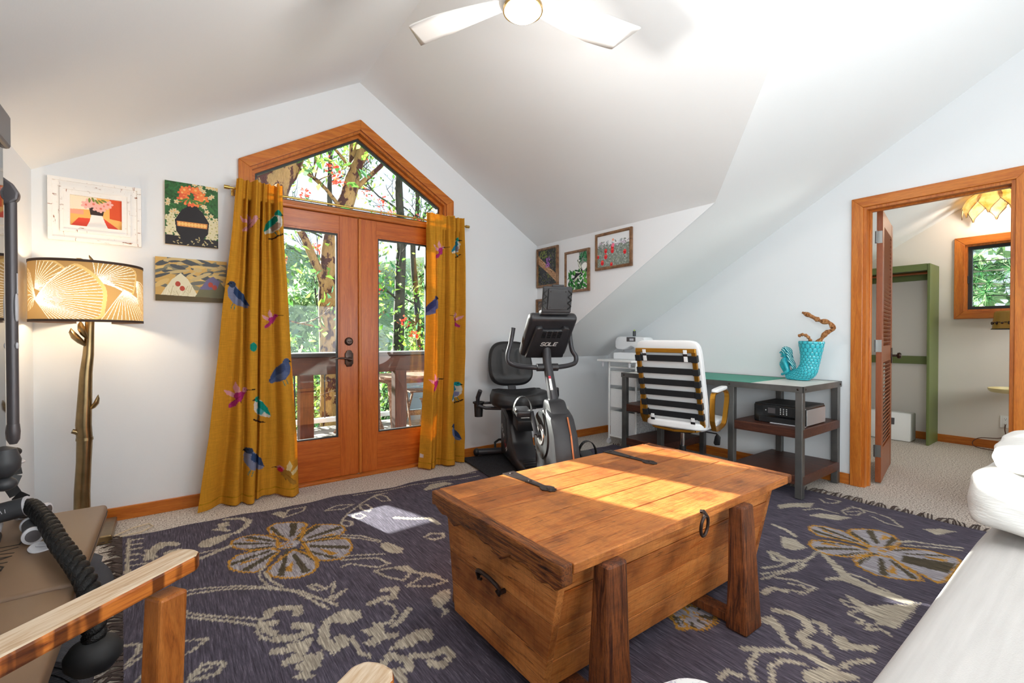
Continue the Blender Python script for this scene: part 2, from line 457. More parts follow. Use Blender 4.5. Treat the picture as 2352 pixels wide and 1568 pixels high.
# ------------------------------------------------------------------ window_1 : five-sided transom over the french doors
def offs(poly, d):
    """inset a convex polygon (counter-clockwise) by d"""
    n = len(poly); out = []
    for i in range(n):
        p0, p1, p2 = Vector(poly[i - 1]), Vector(poly[i]), Vector(poly[(i + 1) % n])
        n1 = Vector((-(p1 - p0).y, (p1 - p0).x)).normalized(); n2 = Vector((-(p2 - p1).y, (p2 - p1).x)).normalized()
        k = d / (1 + n1.dot(n2)); out.append(tuple(p1 + (n1 + n2) * k))
    return out
pent = [(HX0, 0.0), (HX1, 0.0), (HX1, HZ), (XR, HA), (HX0, HZ)]
po = offs(pent, -.068); po = [(po[0][0], 0.0), (po[1][0], 0.0), po[2], po[3], po[4]]
win = bpy.data.objects.new('window_1', None); COL.objects.link(win); win['kind'] = 'structure'
def casing_piece(a, b, c, d, mt, nm='casing', y0=Y1 - .022, y1=Y1 + .002):
    m = MB(); m.prism([a, b, c, d], y0, y1, 'y', bev=.003); obj(nm, m, mt, win)
casing_piece(po[0], pent[0], pent[4], po[4], M['trimv'])
casing_piece(pent[1], po[1], po[2], pent[2], M['trimv'])
casing_piece(po[4], pent[4], pent[3], po[3], M['trimx'])
casing_piece(pent[3], pent[2], po[2], po[3], M['trimx'])
# jamb lining + sash of the transom
jin = offs(pent, .016); jin = [(jin[0][0], 0.0), (jin[1][0], 0.0)] + jin[2:]
m = MB(); m.prism([pent[0], jin[0], jin[4], jin[3], jin[2], jin[1], pent[1], pent[2], pent[3], pent[4]], Y1, Y1 + .13, 'y'); obj('jamb', m, M['trimv'], win)
tz = 2.072
tp = [(jin[0][0], tz), (jin[1][0], tz), jin[2], jin[3], jin[4]]
t1 = offs(tp, .022); m = MB(); m.prism(tp, Y1 + .045, Y1 + .10, 'y', holes=[t1]); obj('sash', m, M['trimx'], win)
t2 = offs(tp, .034); m = MB(); m.prism(t1, Y1 + .065, Y1 + .095, 'y', holes=[t2]); obj('gasket', m, M['seal'], win)
m = MB(); m.prism(t2, Y1 + .078, Y1 + .082, 'y'); obj('pane', m, M['glass'], win)
m = MB(); m.box(((HX0 + HX1) / 2, Y1 + .04, 2.052), (HX1 - HX0 - .034, .09, .036), bev=.006); m.box(((HX0 + HX1) / 2, Y1 + .012, 2.062), (HX1 - HX0 - .034, .04, .014), bev=.004); obj('mullion_rail', m, M['trimx'], win)
m = MB(); m.box(((HX0 + HX1) / 2, Y1 + .05, .009), (HX1 - HX0 - .034, .14, .018), bev=.003); obj('threshold', m, M['trimx'], win)

# ------------------------------------------------------------------ french doors
def leaf(name, x0, x1, gx0, gx1):
    z0, z1, gz0, gz1 = .022, 2.032, .315, 1.905
    y0, y1 = Y1 + .022, Y1 + .064
    d = bpy.data.objects.new(name, None); COL.objects.link(d); d['kind'] = 'structure'
    for (a, b) in ((x0, gx0), (gx1, x1)):
        m = MB(); m.box(((a + b) / 2, (y0 + y1) / 2, (z0 + z1) / 2), (b - a, y1 - y0, z1 - z0), bev=.002); obj('stile', m, M['doorv'], d)
    for (a, b) in ((z0, gz0), (gz1, z1)):
        m = MB(); m.box(((gx0 + gx1) / 2, (y0 + y1) / 2, (a + b) / 2), (gx1 - gx0, y1 - y0 - .002, b - a), bev=.001); obj('rail', m, M['doorx'], d)
    q = [(gx0, gz0), (gx1, gz0), (gx1, gz1), (gx0, gz1)]
    q1 = offs(q, .012); m = MB(); m.prism(q, y0 + .004, y1 - .004, 'y', holes=[q1]); obj('glazing_bead', m, M['doorv'], d)
    q2 = offs(q, .022); m = MB(); m.prism(q1, y0 + .012, y1 - .006, 'y', holes=[q2]); obj('gasket', m, M['seal'], d)
    m = MB(); m.prism(q2, y0 + .018, y0 + .022, 'y'); obj('pane', m, M['glass'], d)
    return d
d1 = leaf('door_1', .462, 1.188, .60, 1.045)
d2 = leaf('door_2', 1.206, 1.932, 1.337, 1.795)
m = MB(); m.box((1.197, Y1 + .02, 1.027), (.022, .03, 2.006), bev=.006); obj('astragal', m, M['trimv'], d2)
fy = Y1 + .021
m = MB(); RX = Matrix.Rotation(PI / 2, 3, 'X')
m.lathe([(.032, 0), (.032, .006), (.027, .012), (.02, .014), (.02, .02), (.0, .022)], 28, (1.113, fy, 1.064), RX); m.box((1.113, fy - .026, 1.064), (.026, .012, .008), bev=.003); obj('deadbolt', m, M['bronze'], d1, True)
m = MB()
pl = [(-.018, -.062), (.018, -.062), (.026, -.045), (.032, -.04), (.032, .04), (.026, .045), (.018, .062), (0, .068), (-.018, .062), (-.026, .045), (-.032, .04), (-.032, -.04), (-.026, -.045)]
m.prism([(1.113 + a, .93 + b) for a, b in pl], fy - .01, fy, 'y', bev=.003)
m.lathe([(.02, 0), (.02, .012), (.013, .016), (.013, .045), (.0, .047)], 20, (1.118, fy - .006, .925), RX)
hd = obj('handle_plate', m, M['bronze'], d1, True)
m = MB(); m.tube([(1.118, fy - .05, .925), (1.09, fy - .052, .93), (1.05, fy - .052, .938), (1.02, fy - .05, .936), (.995, fy - .044, .925)], [.012, .01, .008, .006, .004], 10); obj('lever', m, M['bronze'], hd, True)

# ------------------------------------------------------------------ doorway in the right wall
trim = bpy.data.objects.new('trim_1', None); COL.objects.link(trim); trim['kind'] = 'structure'
def cas(poly, mt): m = MB(); m.prism(poly, X3 - .02, X3 + .002, 'x', bev=.003); obj('casing', m, mt, trim)
o_ = .07
cas([(DY1, 0), (DY1 + o_, 0), (DY1 + o_, DZ + o_), (DY1, DZ)], M['trimv'])
cas([(DY0 - o_, 0), (DY0, 0), (DY0, DZ), (DY0 - o_, DZ + o_)], M['trimv'])
cas([(DY0, DZ), (DY1, DZ), (DY1 + o_, DZ + o_), (DY0 - o_, DZ + o_)], M['trimy'])
m = MB()
for y in (DY0 + .009, DY1 - .009): m.box((X3 + .06, y, DZ / 2), (.13, .018, DZ)); m.box((X3 + .075, y + (.012 if y < .8 else -.012), DZ / 2), (.035, .012, DZ), bev=.002)
m.box((X3 + .06, (DY0 + DY1) / 2, DZ - .009), (.13, DY1 - DY0 - .036, .018)); m.box((X3 + .075, (DY0 + DY1) / 2, DZ - .022), (.035, DY1 - DY0 - .05, .01))
obj('jamb', m, M['trimv'], trim)
# louvred door, swung open into the closet
d3 = bpy.data.objects.new('door_3', None); COL.objects.link(d3); d3['kind'] = 'structure'
d3.location = (4.235, 1.142, .012); d3.rotation_euler = (0, 0, math.radians(9.5))
W_, H_, T_ = .74, 2.03, .036
def db(nm, c, s, mt=None): m = MB(); m.box(c, s, bev=.002); obj(nm, m, mt or M['louv'], d3)
db('stile', (.05, T_ / 2 - T_, H_ / 2), (.1, T_, H_)); db('stile', (W_ - .05, T_ / 2 - T_, H_ / 2), (.1, T_, H_))
for z0, z1 in ((0, .24), (.9, 1.02), (1.92, H_)): db('rail', (W_ / 2, -T_ / 2, (z0 + z1) / 2), (W_ - .2, T_ - .002, z1 - z0))
for z0, z1 in ((.24, .9), (1.02, 1.92)):
    m = MB(); n = int((z1 - z0) / .03)
    for k in range(n): m.box((W_ / 2, -T_ / 2, z0 + (k + .5) * (z1 - z0) / n), (W_ - .2, .044, .006), Euler((math.radians(-40), 0, 0)))
    obj('louvre_slats', m, M['louv'], d3)
for z in (.235, 1.02, 1.83):
    m = MB(); m.box((-.001, -T_ / 2, z), (.004, .032, .09)); m.box((-.022, -.004, z), (.04, .003, .09)); m.cyl((-.006, .004, z - .045), (-.006, .004, z + .045), .006, 10); obj('hinge', m, M['steel'], d3)
m = MB(); m.box((W_ - .06, -T_ - .004, .93), (.05, .008, .13), bev=.003); m.lathe([(.009, 0), (.009, .03), (.024, .036), (.027, .05), (.02, .06), (0, .063)], 20, (W_ - .06, -T_ - .006, .93), RX); obj('knob', m, M['bronze'], d3, True)

# ------------------------------------------------------------------ closet window
w2 = bpy.data.objects.new('window_2', None); COL.objects.link(w2); w2['kind'] = 'structure'
q = [(.36, 1.36), (1.02, 1.36), (1.02, 2.03), (.36, 2.03)]; qo = offs(q, -.078)
for k, mt in ((0, 'trimy'), (1, 'trimv'), (2, 'trimy'), (3, 'trimv')):
    m = MB(); j = (k + 1) % 4; m.prism([q[k], q[j], qo[j], qo[k]], 6.478, 6.502, 'x', bev=.003); obj('casing', m, M[mt], w2)
qi = offs(q, .016); m = MB(); m.prism(q, 6.5, 6.61, 'x', holes=[qi]); obj('jamb', m, M['trimv'], w2)
qj = offs(qi, .03); m = MB(); m.prism(qi, 6.545, 6.585, 'x', holes=[qj]); obj('sash', m, M['seal'], w2)
m = MB(); m.prism(qj, 6.56, 6.564, 'x'); obj('pane', m, M['glass'], w2)
m = MB(); m.box((6.53, 1.0, 1.68), (.03, .012, .08), bev=.003); obj('latch', m, M['seal'], w2)

# ------------------------------------------------------------------ unseen windows, put in to let light into room and closet
def plain_window(name, poly, axis, a, b, mid):
    w = bpy.data.objects.new(name, None); COL.objects.link(w); w['kind'] = 'structure'
    q0 = offs(poly, -.07); m = MB(); m.prism(q0, a, b, axis, holes=[poly]); obj('casing', m, M['trimv'], w)
    q1 = offs(poly, .05); m = MB(); m.prism(poly, mid - .02, mid + .02, axis, holes=[q1]); obj('sash', m, M['trimv'], w)
    m = MB(); m.prism(q1, mid - .002, mid + .002, axis); obj('pane', m, M['glass'], w)
plain_window('window_3', [(.1, .55), (3.4, .55), (3.4, 1.75), (.1, 1.75)], 'y', YB, YB + .02, YB - .06)
plain_window('added_window_5', [(4.7, .8), (6.1, .8), (6.1, 1.9), (4.7, 1.9)], 'y', -.6, -.58, -.65)  # added out of view to light the closet
plain_window('window_4', [(-1.7, .75), (-.2, .75), (-.2, 1.9), (-1.7, 1.9)], 'x', X4, X4 + .02, X4 - .06)

# ------------------------------------------------------------------ camera
cam = bpy.data.cameras.new('camera'); co = bpy.data.objects.new('camera', cam); COL.objects.link(co)
cam.sensor_width = 36; cam.lens = 1056.27 / 2352 * 36; cam.clip_start = .02; cam.clip_end = 200
co.location = (0, 0, 1.1); co.rotation_euler = (math.radians(90 - .582), 0, math.radians(-36.554)); SC.camera = co

# ------------------------------------------------------------------ light
wd = bpy.data.worlds.new('sky'); SC.world = wd; wd.use_nodes = True
bg = wd.node_tree.nodes['Background']; bg.inputs[0].default_value = L4('#e6eefc'); bg.inputs[1].default_value = 1.0
def light(name, typ, loc, energy, color=(1, 1, 1), rot=(0, 0, 0), **kw):
    l = bpy.data.lights.new(name, typ); l.energy = energy; l.color = color
    for k, v in kw.items(): setattr(l, k, v)
    o = bpy.data.objects.new(name, l); COL.objects.link(o); o.location = loc; o.rotation_euler = rot; return o
sd = Vector((.255, -1, -.42)).normalized()
sun = light('sun', 'SUN', (0, 20, 12), 24.0, (1, .95, .87), angle=.012); sun.rotation_euler = sd.to_track_quat('-Z', 'Y').to_euler()
# area lamps added outside the unseen windows, standing in for daylight
light('back_window_fill', 'AREA', (1.75, YB - .2, 1.15), 48, (.94, .97, 1), (math.radians(90), 0, 0), shape='RECTANGLE', size=3.2, size_y=1.15)
light('added_closet_fill', 'AREA', (5.4, -.85, 1.35), 26, (1, .97, .93), (math.radians(90), 0, 0), shape='RECTANGLE', size=1.3, size_y=1.0)  # area lamp added to brighten the closet
light('side_window_fill', 'AREA', (X4 - .2, -.95, 1.32), 60, (.96, .98, 1), (0, math.radians(-90), 0), shape='RECTANGLE', size=1.1, size_y=1.4)

light('added_ceiling_fill', 'SPOT', (1.0, -.9, 1.15), 150, (.97, .985, 1), (math.radians(180), 0, 0), shadow_soft_size=.15, spot_size=math.radians(150), spot_blend=.8)  # bare spot added to brighten the ceiling, no lamp stands here
bl = light('added_slope_fill', 'SPOT', (2.9, -.7, .95), 75, (1, .975, .95), shadow_soft_size=.35, spot_size=math.radians(75), spot_blend=1.0)  # added spot aimed straight at the left ceiling slope, no real source
bl.rotation_euler = (Vector((.1, 2.0, 2.35)) - Vector((2.9, -.7, .95))).to_track_quat('-Z', 'Y').to_euler()
vs = SC.view_settings
vs.view_transform = 'Standard'; vs.look = 'None'; vs.exposure = .66; vs.gamma = 1.0; vs.use_curve_mapping = False
SC.display_settings.display_device = 'sRGB'
cy = SC.cycles
cy.use_denoising = True; cy.max_bounces = 9; cy.diffuse_bounces = 5; cy.glossy_bounces = 4; cy.transparent_max_bounces = 24; cy.transmission_bounces = 6
cy.sample_clamp_indirect = 6; cy.caustics_reflective = False; cy.caustics_refractive = False
# rug motifs: millimetres on the floor
FLOWERS = [((493,2628),[[(463,2777),(432,2839),(441,2929),(482,2971),(558,2945),(621,2899),(628,2848),(594,2774),(552,2697),(510,2653)],[(550,2648),(599,2756),(667,2820),(731,2781),(789,2720),(786,2645),(754,2600),(699,2562),(631,2563),(557,2605)],[(555,2594),(639,2594),(717,2562),(764,2514),(755,2422),(723,2353),(668,2306),(610,2324),(572,2357),(556,2455)],[(498,2554),(549,2460),(562,2364),(554,2299),(517,2250),(458,2244),(403,2280),(363,2327),(351,2383),(380,2438),(425,2487)],[(440,2574),(395,2531),(361,2452),(307,2415),(270,2443),(229,2502),(213,2552),(222,2607),(258,2654),(332,2666),(405,2640)],[(440,2620),(390,2646),(319,2676),(267,2742),(247,2811),(256,2866),(297,2887),(360,2884),(417,2824),(451,2734)]]),((2894,756),[[(2897,786),(2904,860),(2886,932),(2853,1018),(2887,1070),(2940,1097),(2981,1089),(3020,1038),(3029,964),(3004,918),(2942,843)],[(2920,803),(2961,877),(3030,938),(3097,940),(3155,897),(3193,842),(3180,775),(3103,723),(3037,727),(2950,758)],[(2902,739),(3014,722),(3068,670),(3111,605),(3107,545),(3102,498),(3032,481),(2761,489),(2724,508),(2766,570),(2801,634),(2851,694)],[(2841,742),(2851,694),(2782,630),(2742,570),(2694,555),(2657,591),(2614,648),(2591,700),(2620,769),(2669,799),(2752,788)],[(2851,777),(2736,790),(2670,849),(2636,905),(2649,959),(2693,1005),(2759,1014),(2814,974),(2844,904),(2856,839)]]),((1631,1036),[[(1535,1021),(1519,998),(1561,978),(1577,949),(1609,937),(1636,946),(1673,942),(1724,968),(1762,1006),(1746,1031),(1705,1062),(1624,1081),(1559,1065)]])]
RPOLY = [[(106,2904),(127,2962),(180,2974),(235,2985),(274,2978),(246,2925),(204,2880),(158,2854),(122,2868)],[(-121,2893),(-99,2986),(-59,3063),(5,3033),(36,2980),(18,2957),(-24,2988),(-57,2955),(-76,2880),(-107,2840)],[(-43,2900),(-10,2920),(39,2918),(31,2867),(85,2822),(57,2803),(10,2806),(-29,2850)],[(209,3175),(267,3176),(269,3100),(212,3100)],[(483,3143),(534,3172),(565,3132),(530,3043),(505,3110)],[(1442,3005),(1530,3078),(1647,3064),(1678,2992),(1563,2983),(1453,2975)],[(880,2353),(915,2351),(959,2235),(930,2188),(883,2223),(862,2295)],[(828,2086),(898,2054),(916,1963),(977,1899),(980,1825),(939,1891),(891,1963),(854,2028)],[(861,1734),(924,1765),(965,1751),(928,1684),(872,1652),(888,1612),(830,1587),(867,1628),(850,1682)],[(319,1643),(368,1655),(415,1672),(411,1633),(390,1590),(357,1586),(369,1550),(336,1556),(303,1589),(336,1602)],[(452,1842),(500,1859),(555,1873),(600,1826),(591,1778),(536,1767),(503,1804),(463,1815)],[(558,1701),(605,1691),(609,1738),(644,1674),(621,1631),(674,1603),(649,1575),(607,1595),(566,1581),(543,1620),(585,1634)],[(672,1569),(728,1575),(772,1555),(767,1511),(738,1487),(713,1516),(687,1502),(638,1517),(597,1537)],[(2636,937),(2626,902),(2542,808),(2487,759),(2460,664),(2455,576),(2456,525),(2410,525),(2398,604),(2402,676),(2415,737),(2399,774),(2348,812),(2371,820),(2436,780)],[(2288,715),(2292,683),(2271,628),(2341,589),(2410,525),(2484,511),(2327,507),(2200,515),(2162,520),(2164,554),(2119,576),(2169,575),(2183,614),(2224,636),(2249,686)],[(3163,1365),(3251,1335),(3384,1236),(3274,1214),(3208,1280),(3098,1328)],[(3114,1171),(3218,1141),(3267,1073),(3301,1002),(3189,1031),(3149,1099)],[(3421,700),(3514,644),(3535,575),(3388,633)],[(2675,1138),(2695,1074),(2646,995),(2555,1018),(2541,1073)],[(2452,1095),(2466,1063),(2433,1005),(2490,942),(2421,964),(2380,1004)],[(1830,851),(1880,826),(1841,770),(1778,728),(1764,686),(1751,696),(1755,734),(1793,772),(1818,811),(1804,833)],[(1942,650),(1968,619),(1940,586),(1962,560),(2001,521),(1943,523),(1919,561),(1874,594),(1891,623)],[(1647,631),(1709,612),(1750,554),(1771,522),(1742,509),(1599,607)]]
RLINE = [(30,[(242,2803),(166,2755),(109,2722),(68,2690)]),(16,[(-187,3220),(-184,3049),(-174,2830),(-165,2675)]),(18,[(-182,3191),(-133,3180)]),(18,[(-178,3115),(-137,3103)]),(18,[(-174,3042),(-134,3035)]),(18,[(-173,2974),(-137,2958)]),(16,[(-173,2910),(-141,2897)]),(12,[(-178,2843),(-119,2829),(-42,2792),(30,2770),(126,2796),(241,2791)]),(34,[(254,3226),(336,3181),(366,3103),(336,3022),(289,2967)]),(26,[(195,3089),(254,3021)]),(24,[(221,3121),(239,3037)]),(12,[(541,3051),(590,3165),(688,3164),(663,3094),(598,3058),(538,3037)]),(12,[(772,3013),(856,3057),(947,3008),(873,2972),(772,3013)]),(13,[(809,2789),(865,2876),(982,2982),(1137,3102),(1205,3094)]),(11,[(798,2767),(829,2790),(849,2744),(842,2690),(811,2683),(791,2727),(798,2767)]),(11,[(889,2841),(935,2840),(947,2782),(905,2749),(881,2799),(889,2841)]),(11,[(977,2967),(1017,2956),(1022,2879),(986,2836),(958,2909),(977,2967)]),(11,[(1106,3064),(1156,3089),(1174,3013),(1168,2938),(1117,2957),(1106,3064)]),(11,[(1002,3182),(1181,3155),(1422,3158),(1548,3113),(1789,3059),(1937,3055)]),(11,[(1779,3172),(1898,3167),(1963,3146)]),(12,[(744,2594),(836,2512),(894,2392)]),(10,[(741,2557),(825,2481),(887,2373)]),(12,[(674,2324),(739,2297),(795,2266),(852,2235)]),(12,[(663,2289),(747,2248),(810,2212),(843,2125),(784,2119),(725,2182),(686,2231),(644,2223)]),(12,[(754,2103),(825,2078),(891,2039),(891,1982),(830,1936),(781,2008),(754,2103)]),(12,[(822,1882),(927,1918),(986,1820),(904,1821),(822,1882)]),(18,[(1106,2286),(1147,2308),(1206,2264),(1186,2226),(1135,2225),(1111,2256)]),(30,[(1079,2636),(1154,2564),(1248,2510),(1248,2403)]),(12,[(-9,2372),(70,2367),(193,2316),(316,2236),(411,2146),(448,2071),(470,1994),(501,1913)]),(12,[(14,2417),(107,2388),(225,2325),(341,2231),(440,2124),(493,2007),(535,1917)]),(12,[(355,2457),(323,2403),(317,2335),(341,2231)]),(12,[(342,2390),(351,2292),(383,2208)]),(12,[(479,2145),(498,2082),(530,2074),(580,2104),(526,1982),(605,2018),(534,1961),(515,1990)]),(12,[(479,2145),(511,2138),(530,2074)]),(12,[(-4,2240),(64,2163),(176,2053),(259,1954)]),(12,[(13,2290),(44,2218),(117,2143),(250,2018),(275,1993)]),(14,[(13,2394),(15,2274)]),(38,[(293,1999),(304,2031),(347,2035),(401,1995),(395,1951)]),(32,[(296,1872),(275,1912),(281,1950),(313,1939)]),(12,[(276,1999),(248,1919),(258,1871),(286,1839)]),(36,[(371,1877),(410,1842),(399,1807),(361,1800),(301,1833)]),(30,[(338,1767),(384,1749),(343,1736),(279,1767)]),(34,[(391,1755),(357,1704),(306,1681),(370,1664)]),(40,[(459,1799),(434,1723),(447,1664),(485,1658),(488,1706)]),(32,[(648,1847),(694,1858),(743,1836),(774,1893),(728,1911)]),(14,[(701,1822),(720,1779),(713,1728),(667,1682),(622,1703)]),(26,[(759,1721),(721,1682),(669,1655)]),(28,[(661,1458),(707,1424),(764,1423),(766,1380),(716,1357),(692,1395)]),(28,[(549,1472),(597,1506),(637,1445),(625,1406),(580,1421),(587,1370)]),(14,[(521,1659),(517,1575),(539,1538)]),(14,[(443,1630),(499,1664),(526,1678)]),(12,[(20,2019),(59,2002),(103,1981),(76,1955),(33,1924)]),(12,[(34,1781),(81,1839),(140,1805),(113,1758),(60,1770),(34,1781)]),(12,[(52,1794),(98,1807)]),(12,[(-137,2114),(-94,2093),(-97,2041),(-125,1991)]),(12,[(-124,1971),(-82,2009),(-46,2025)]),(12,[(-94,1875),(-44,1922),(-18,1931)]),(16,[(-166,2785),(-165,2675)]),(14,[(-112,2996),(-63,2870)]),(14,[(-116,2932),(-75,2848)]),(11,[(2504,764),(2512,707),(2472,639),(2444,527)]),(12,[(2231,714),(2199,681),(2224,636),(2141,658),(2137,611),(2094,618),(2126,583),(2077,583),(2124,548),(2103,519)]),(12,[(2231,714),(2238,666),(2229,632)]),(12,[(3197,1221),(3299,1178),(3304,1077)]),(11,[(3373,1074),(3468,1070),(3524,1028),(3468,987),(3368,998),(3329,1043),(3373,1074)]),(10,[(3382,1051),(3460,1009)]),(11,[(3516,1068),(3500,947),(3469,862),(3355,775),(3352,847),(3423,942)]),(11,[(3500,1241),(3442,1193),(3485,1154),(3559,1142),(3545,1219)]),(26,[(2803,1227),(2776,1139),(2738,1091)]),(20,[(2434,1087),(2366,1034),(2405,986)]),(14,[(2643,943),(2466,940),(2307,946),(2135,987)]),(14,[(2178,1007),(2272,972),(2331,928),(2438,923)]),(14,[(2195,959),(2240,892),(2241,811),(2162,823),(2129,878)]),(14,[(2237,1034),(2313,997),(2405,986)]),(12,[(2138,826),(2186,821),(2217,845),(2189,897)]),(34,[(1928,836),(1961,792),(1956,745),(1912,706),(1844,712),(1805,676)]),(26,[(1975,719),(1982,689),(1938,664)]),(26,[(1605,799),(1649,756),(1711,715),(1742,682),(1751,646),(1742,615),(1746,575)]),(20,[(1607,763),(1529,745),(1491,712)]),(18,[(1402,778),(1453,775),(1466,740)]),(18,[(1526,670),(1587,702),(1656,697),(1691,643)]),(18,[(1780,559),(1823,555),(1891,513)]),(22,[(1833,697),(1841,650),(1803,608)]),(18,[(3109,731),(3175,694),(3221,602),(3277,515)]),(14,[(3088,700),(3184,595),(3234,514)]),(30,[(2022,928),(2093,921),(2110,877)])]
# ------------------------------------------------------------------ rug
RC = [np.array(p) for p in ((-.22, 3.27), (3.60, 3.12), (3.66, .40), (-.03, .45))]  # TL TR BR BL
pn = Paint(-.4, 3.8, .3, 3.4, .004, '#645f6c')
BE, PET, OLV, GLD = '#c9c0ad', '#b7b3b8', '#625a49', '#cf9a42'
mm = lambda l: [(a / 1000, b / 1000) for a, b in l]
for c, ps in FLOWERS:
    c = Vector((c[0] / 1000, c[1] / 1000))
    for q in ps:
        q = mm(q); pn.poly(q, PET)
        n = len(q)
        for k in range(n):
            a, b = Vector(q[k]), Vector(q[(k + 1) % n])
            if k % 2 == 0: pn.poly([tuple(c.lerp(a, .3)), tuple(c.lerp(a, .96)), tuple(c.lerp(a.lerp(b, .6), .96)), tuple(c.lerp(b, .35))], OLV)
            elif k % 4 == 1: pn.poly([tuple(c.lerp(a, .5)), tuple(c.lerp(a.lerp(b, .4), .86)), tuple(c.lerp(b, .8))], GLD)
        pn.line(q, .014, GLD, closed=True)
    pn.ell(c.x, c.y, .05, .045, PET)
    for k in range(9): pn.ell(c.x + rnd.uniform(-.045, .045), c.y + rnd.uniform(-.04, .04), .013, .006, GLD, rnd.uniform(0, 3))
for q in RPOLY: pn.poly(mm(q), BE)
for w_, q in RLINE: pn.line(mm(q), w_ * .00095 + .002, BE)
nu, nv = 660, 480
U, V = np.meshgrid(np.linspace(0, 1, nu), np.linspace(0, 1, nv))
top = RC[0][None, None] * (1 - U[..., None]) + RC[1][None, None] * U[..., None]
bot = RC[3][None, None] * (1 - U[..., None]) + RC[2][None, None] * U[..., None]
XY = top * V[..., None] + bot * (1 - V[..., None])
XY[..., 1] += .012 * np.sin(XY[..., 0] * 9) * V + .006 * np.sin(XY[..., 0] * 23) * V
Z = .009 + .0025 * np.sin(XY[..., 0] * 11 + XY[..., 1] * 3) * np.clip((V - .5) * 2, 0, 1) + .0015 * np.sin(XY[..., 1] * 17)
jag = ((np.floor(XY[..., 0] / .009) % 2) * 2 - 1) * .004
colr = pn.at(np.round(XY[..., 0] / .0045) * .0045, XY[..., 1] + jag)
P3 = np.concatenate([XY, Z[..., None]], -1)
t = NT('rug_wool'); b = t.bsdf(.95, 0, None, .1)
a = t.n('ShaderNodeAttribute', attribute_name='paint'); v = t.coord((170, 9, 1)); v2 = t.coord((260, 260, 1))
f = t.noise(v, 1, 4, .75); f2 = t.noise(v2, 1, 2)
c = t.mixc(.75, a.outputs['Color'], t.ramp(f, [(.32, '#555052'), (.5, '#bcb8bc'), (.62, '#ffffff')]), 'MULTIPLY')
c = t.mixc(1.0, c, t.ramp(f, [(.58, '#000000'), (.72, '#4a4850')]), 'ADD')
t.l(c, b.inputs['Base Color']); t.bump(f2, .5, .003)
rug = thing('rug', 'large charcoal floral kilim rug with fringed ends lying on the carpet', 'rug')
sheet('woven_field', P3, colr, t.m, rug)
M['fringe'] = mat('rug_fringe', '#4c3f3a', .95, 0, .3, 40)
for nm, A, B, s in (('left', RC[0], RC[3], -1), ('right', RC[1], RC[2], 1)):
    m = MB(); n = 150
    for k in range(n):
        t_ = (k + rnd.uniform(-.3, .3)) / n; p = A * (1 - t_) + B * t_
        x, y = p; L_ = rnd.uniform(.05, .10) if y < 2.75 or s < 0 else .02; dy = rnd.uniform(-.035, .035)
        m.tube([(x, y, .007), (x + s * L_ * .5, y + dy * .4, .012 + rnd.uniform(0, .012)), (x + s * L_, y + dy, .005 + rnd.uniform(0, .012))], [.005, .0045, .002], 5)
    obj('fringe', m, M['fringe'], rug, True)

# ------------------------------------------------------------------ trunk table
def isl(lo, hi):
    def f(t, col):
        g = t.n('ShaderNodeNewGeometry'); return t.mixc(.9, col, t.ramp(g.outputs['Random Per Island'], [(0, lo), (1, hi)]), 'MULTIPLY')
    return f
TW = [(.22, '#8a4418'), (.36, '#c87230'), (.5, '#e4944a'), (.62, '#cc7430'), (.8, '#eeac6c')]
M['tr_x'] = wood('trunk_board_along', TW, (1.6, 22, 22), .42, .35, .4, .4, isl('#cfbcaa', '#ffffff'), rustic=.75)
TB = [(.22, '#a04e1e'), (.36, '#da7e36'), (.5, '#f0a058'), (.62, '#dc8038'), (.8, '#f8b474')]  # lid tones lightened: light the sides lack is put into the colour
M['tr_b'] = wood('trunk_board_lightened', TB, (1.6, 22, 22), .42, .35, .4, .35, isl('#d4c4b4', '#ffffff'), rustic=.7)
M['tr_y'] = wood('trunk_board_across', [(.22, '#964c1e'), (.42, '#d07e3c'), (.58, '#e89a54'), (.8, '#c06e30')], (22, 1.6, 22), .45, .35, .4, .4, isl('#c4ad98', '#ffffff'), rustic=.8)
M['tr_end'] = wood('trunk_live_edge', [(.3, '#2e140a'), (.42, '#7a3c18'), (.52, '#b06a2e'), (.6, '#5d2c13'), (.72, '#9a5824'), (.85, '#c07c40')], (30, 1.6, 26), .4, .8, .4, .3, None, 2.4, 1.6, rustic=1.0)
M['tr_leg'] = wood('trunk_leg', [(.28, '#2b150d'), (.42, '#5b2d16'), (.55, '#96552a'), (.68, '#4a2413'), (.85, '#a0683c')], (24, 24, 1.5), .45, .6, .4, .35, rustic=.8)
M['iron'] = mat('forged_iron', '#3d302c', .4, .7, .3, 50, .3, 80)
tr = thing('trunk_table', 'rustic reclaimed wood trunk on four posts, used as coffee table on the rug', 'trunk', (1.487, 1.25, .011))
TX, TY = 1.487, 1.25
def T(x, y, z): return (x - TX, y - TY, z - .011)
lid = MB(); ys = [.873, 1.035, 1.18, 1.335, 1.485, 1.632]
for a, b_ in zip(ys[:-1], ys[1:]):
    lid.box(T(1.487, (a + b_) / 2, .485), (1.27, b_ - a - .0025, .03), bev=.003)
obj('lid', lid, M['tr_x'], tr)
for x0, x1, deep in ((.812, .852, .085), (2.122, 2.166, .05)):
    m = MB(); n = 26; low = []; xm = (x0 + x1) / 2
    rr = random.Random(int(deep * 100))
    for k in range(n + 1):
        y = .876 + (1.622 - .876) * k / n
        d = deep * (.78 + .12 * math.sin(k * .7) + .1 * math.sin(k * 1.9 + 1)) + (.012 if k in (9, 10) else 0)
        if k == 0 or k == n: d = deep * .62
        low.append((y - TY, .5 - d - .011))
    pol = [(.876 - TY, .502 - .011)] + low + [(1.622 - TY, .502 - .011)]
    m.prism(pol, x0 - TX, x1 - TX, 'x', bev=.006); obj('end_board', m, M['tr_end'], tr)
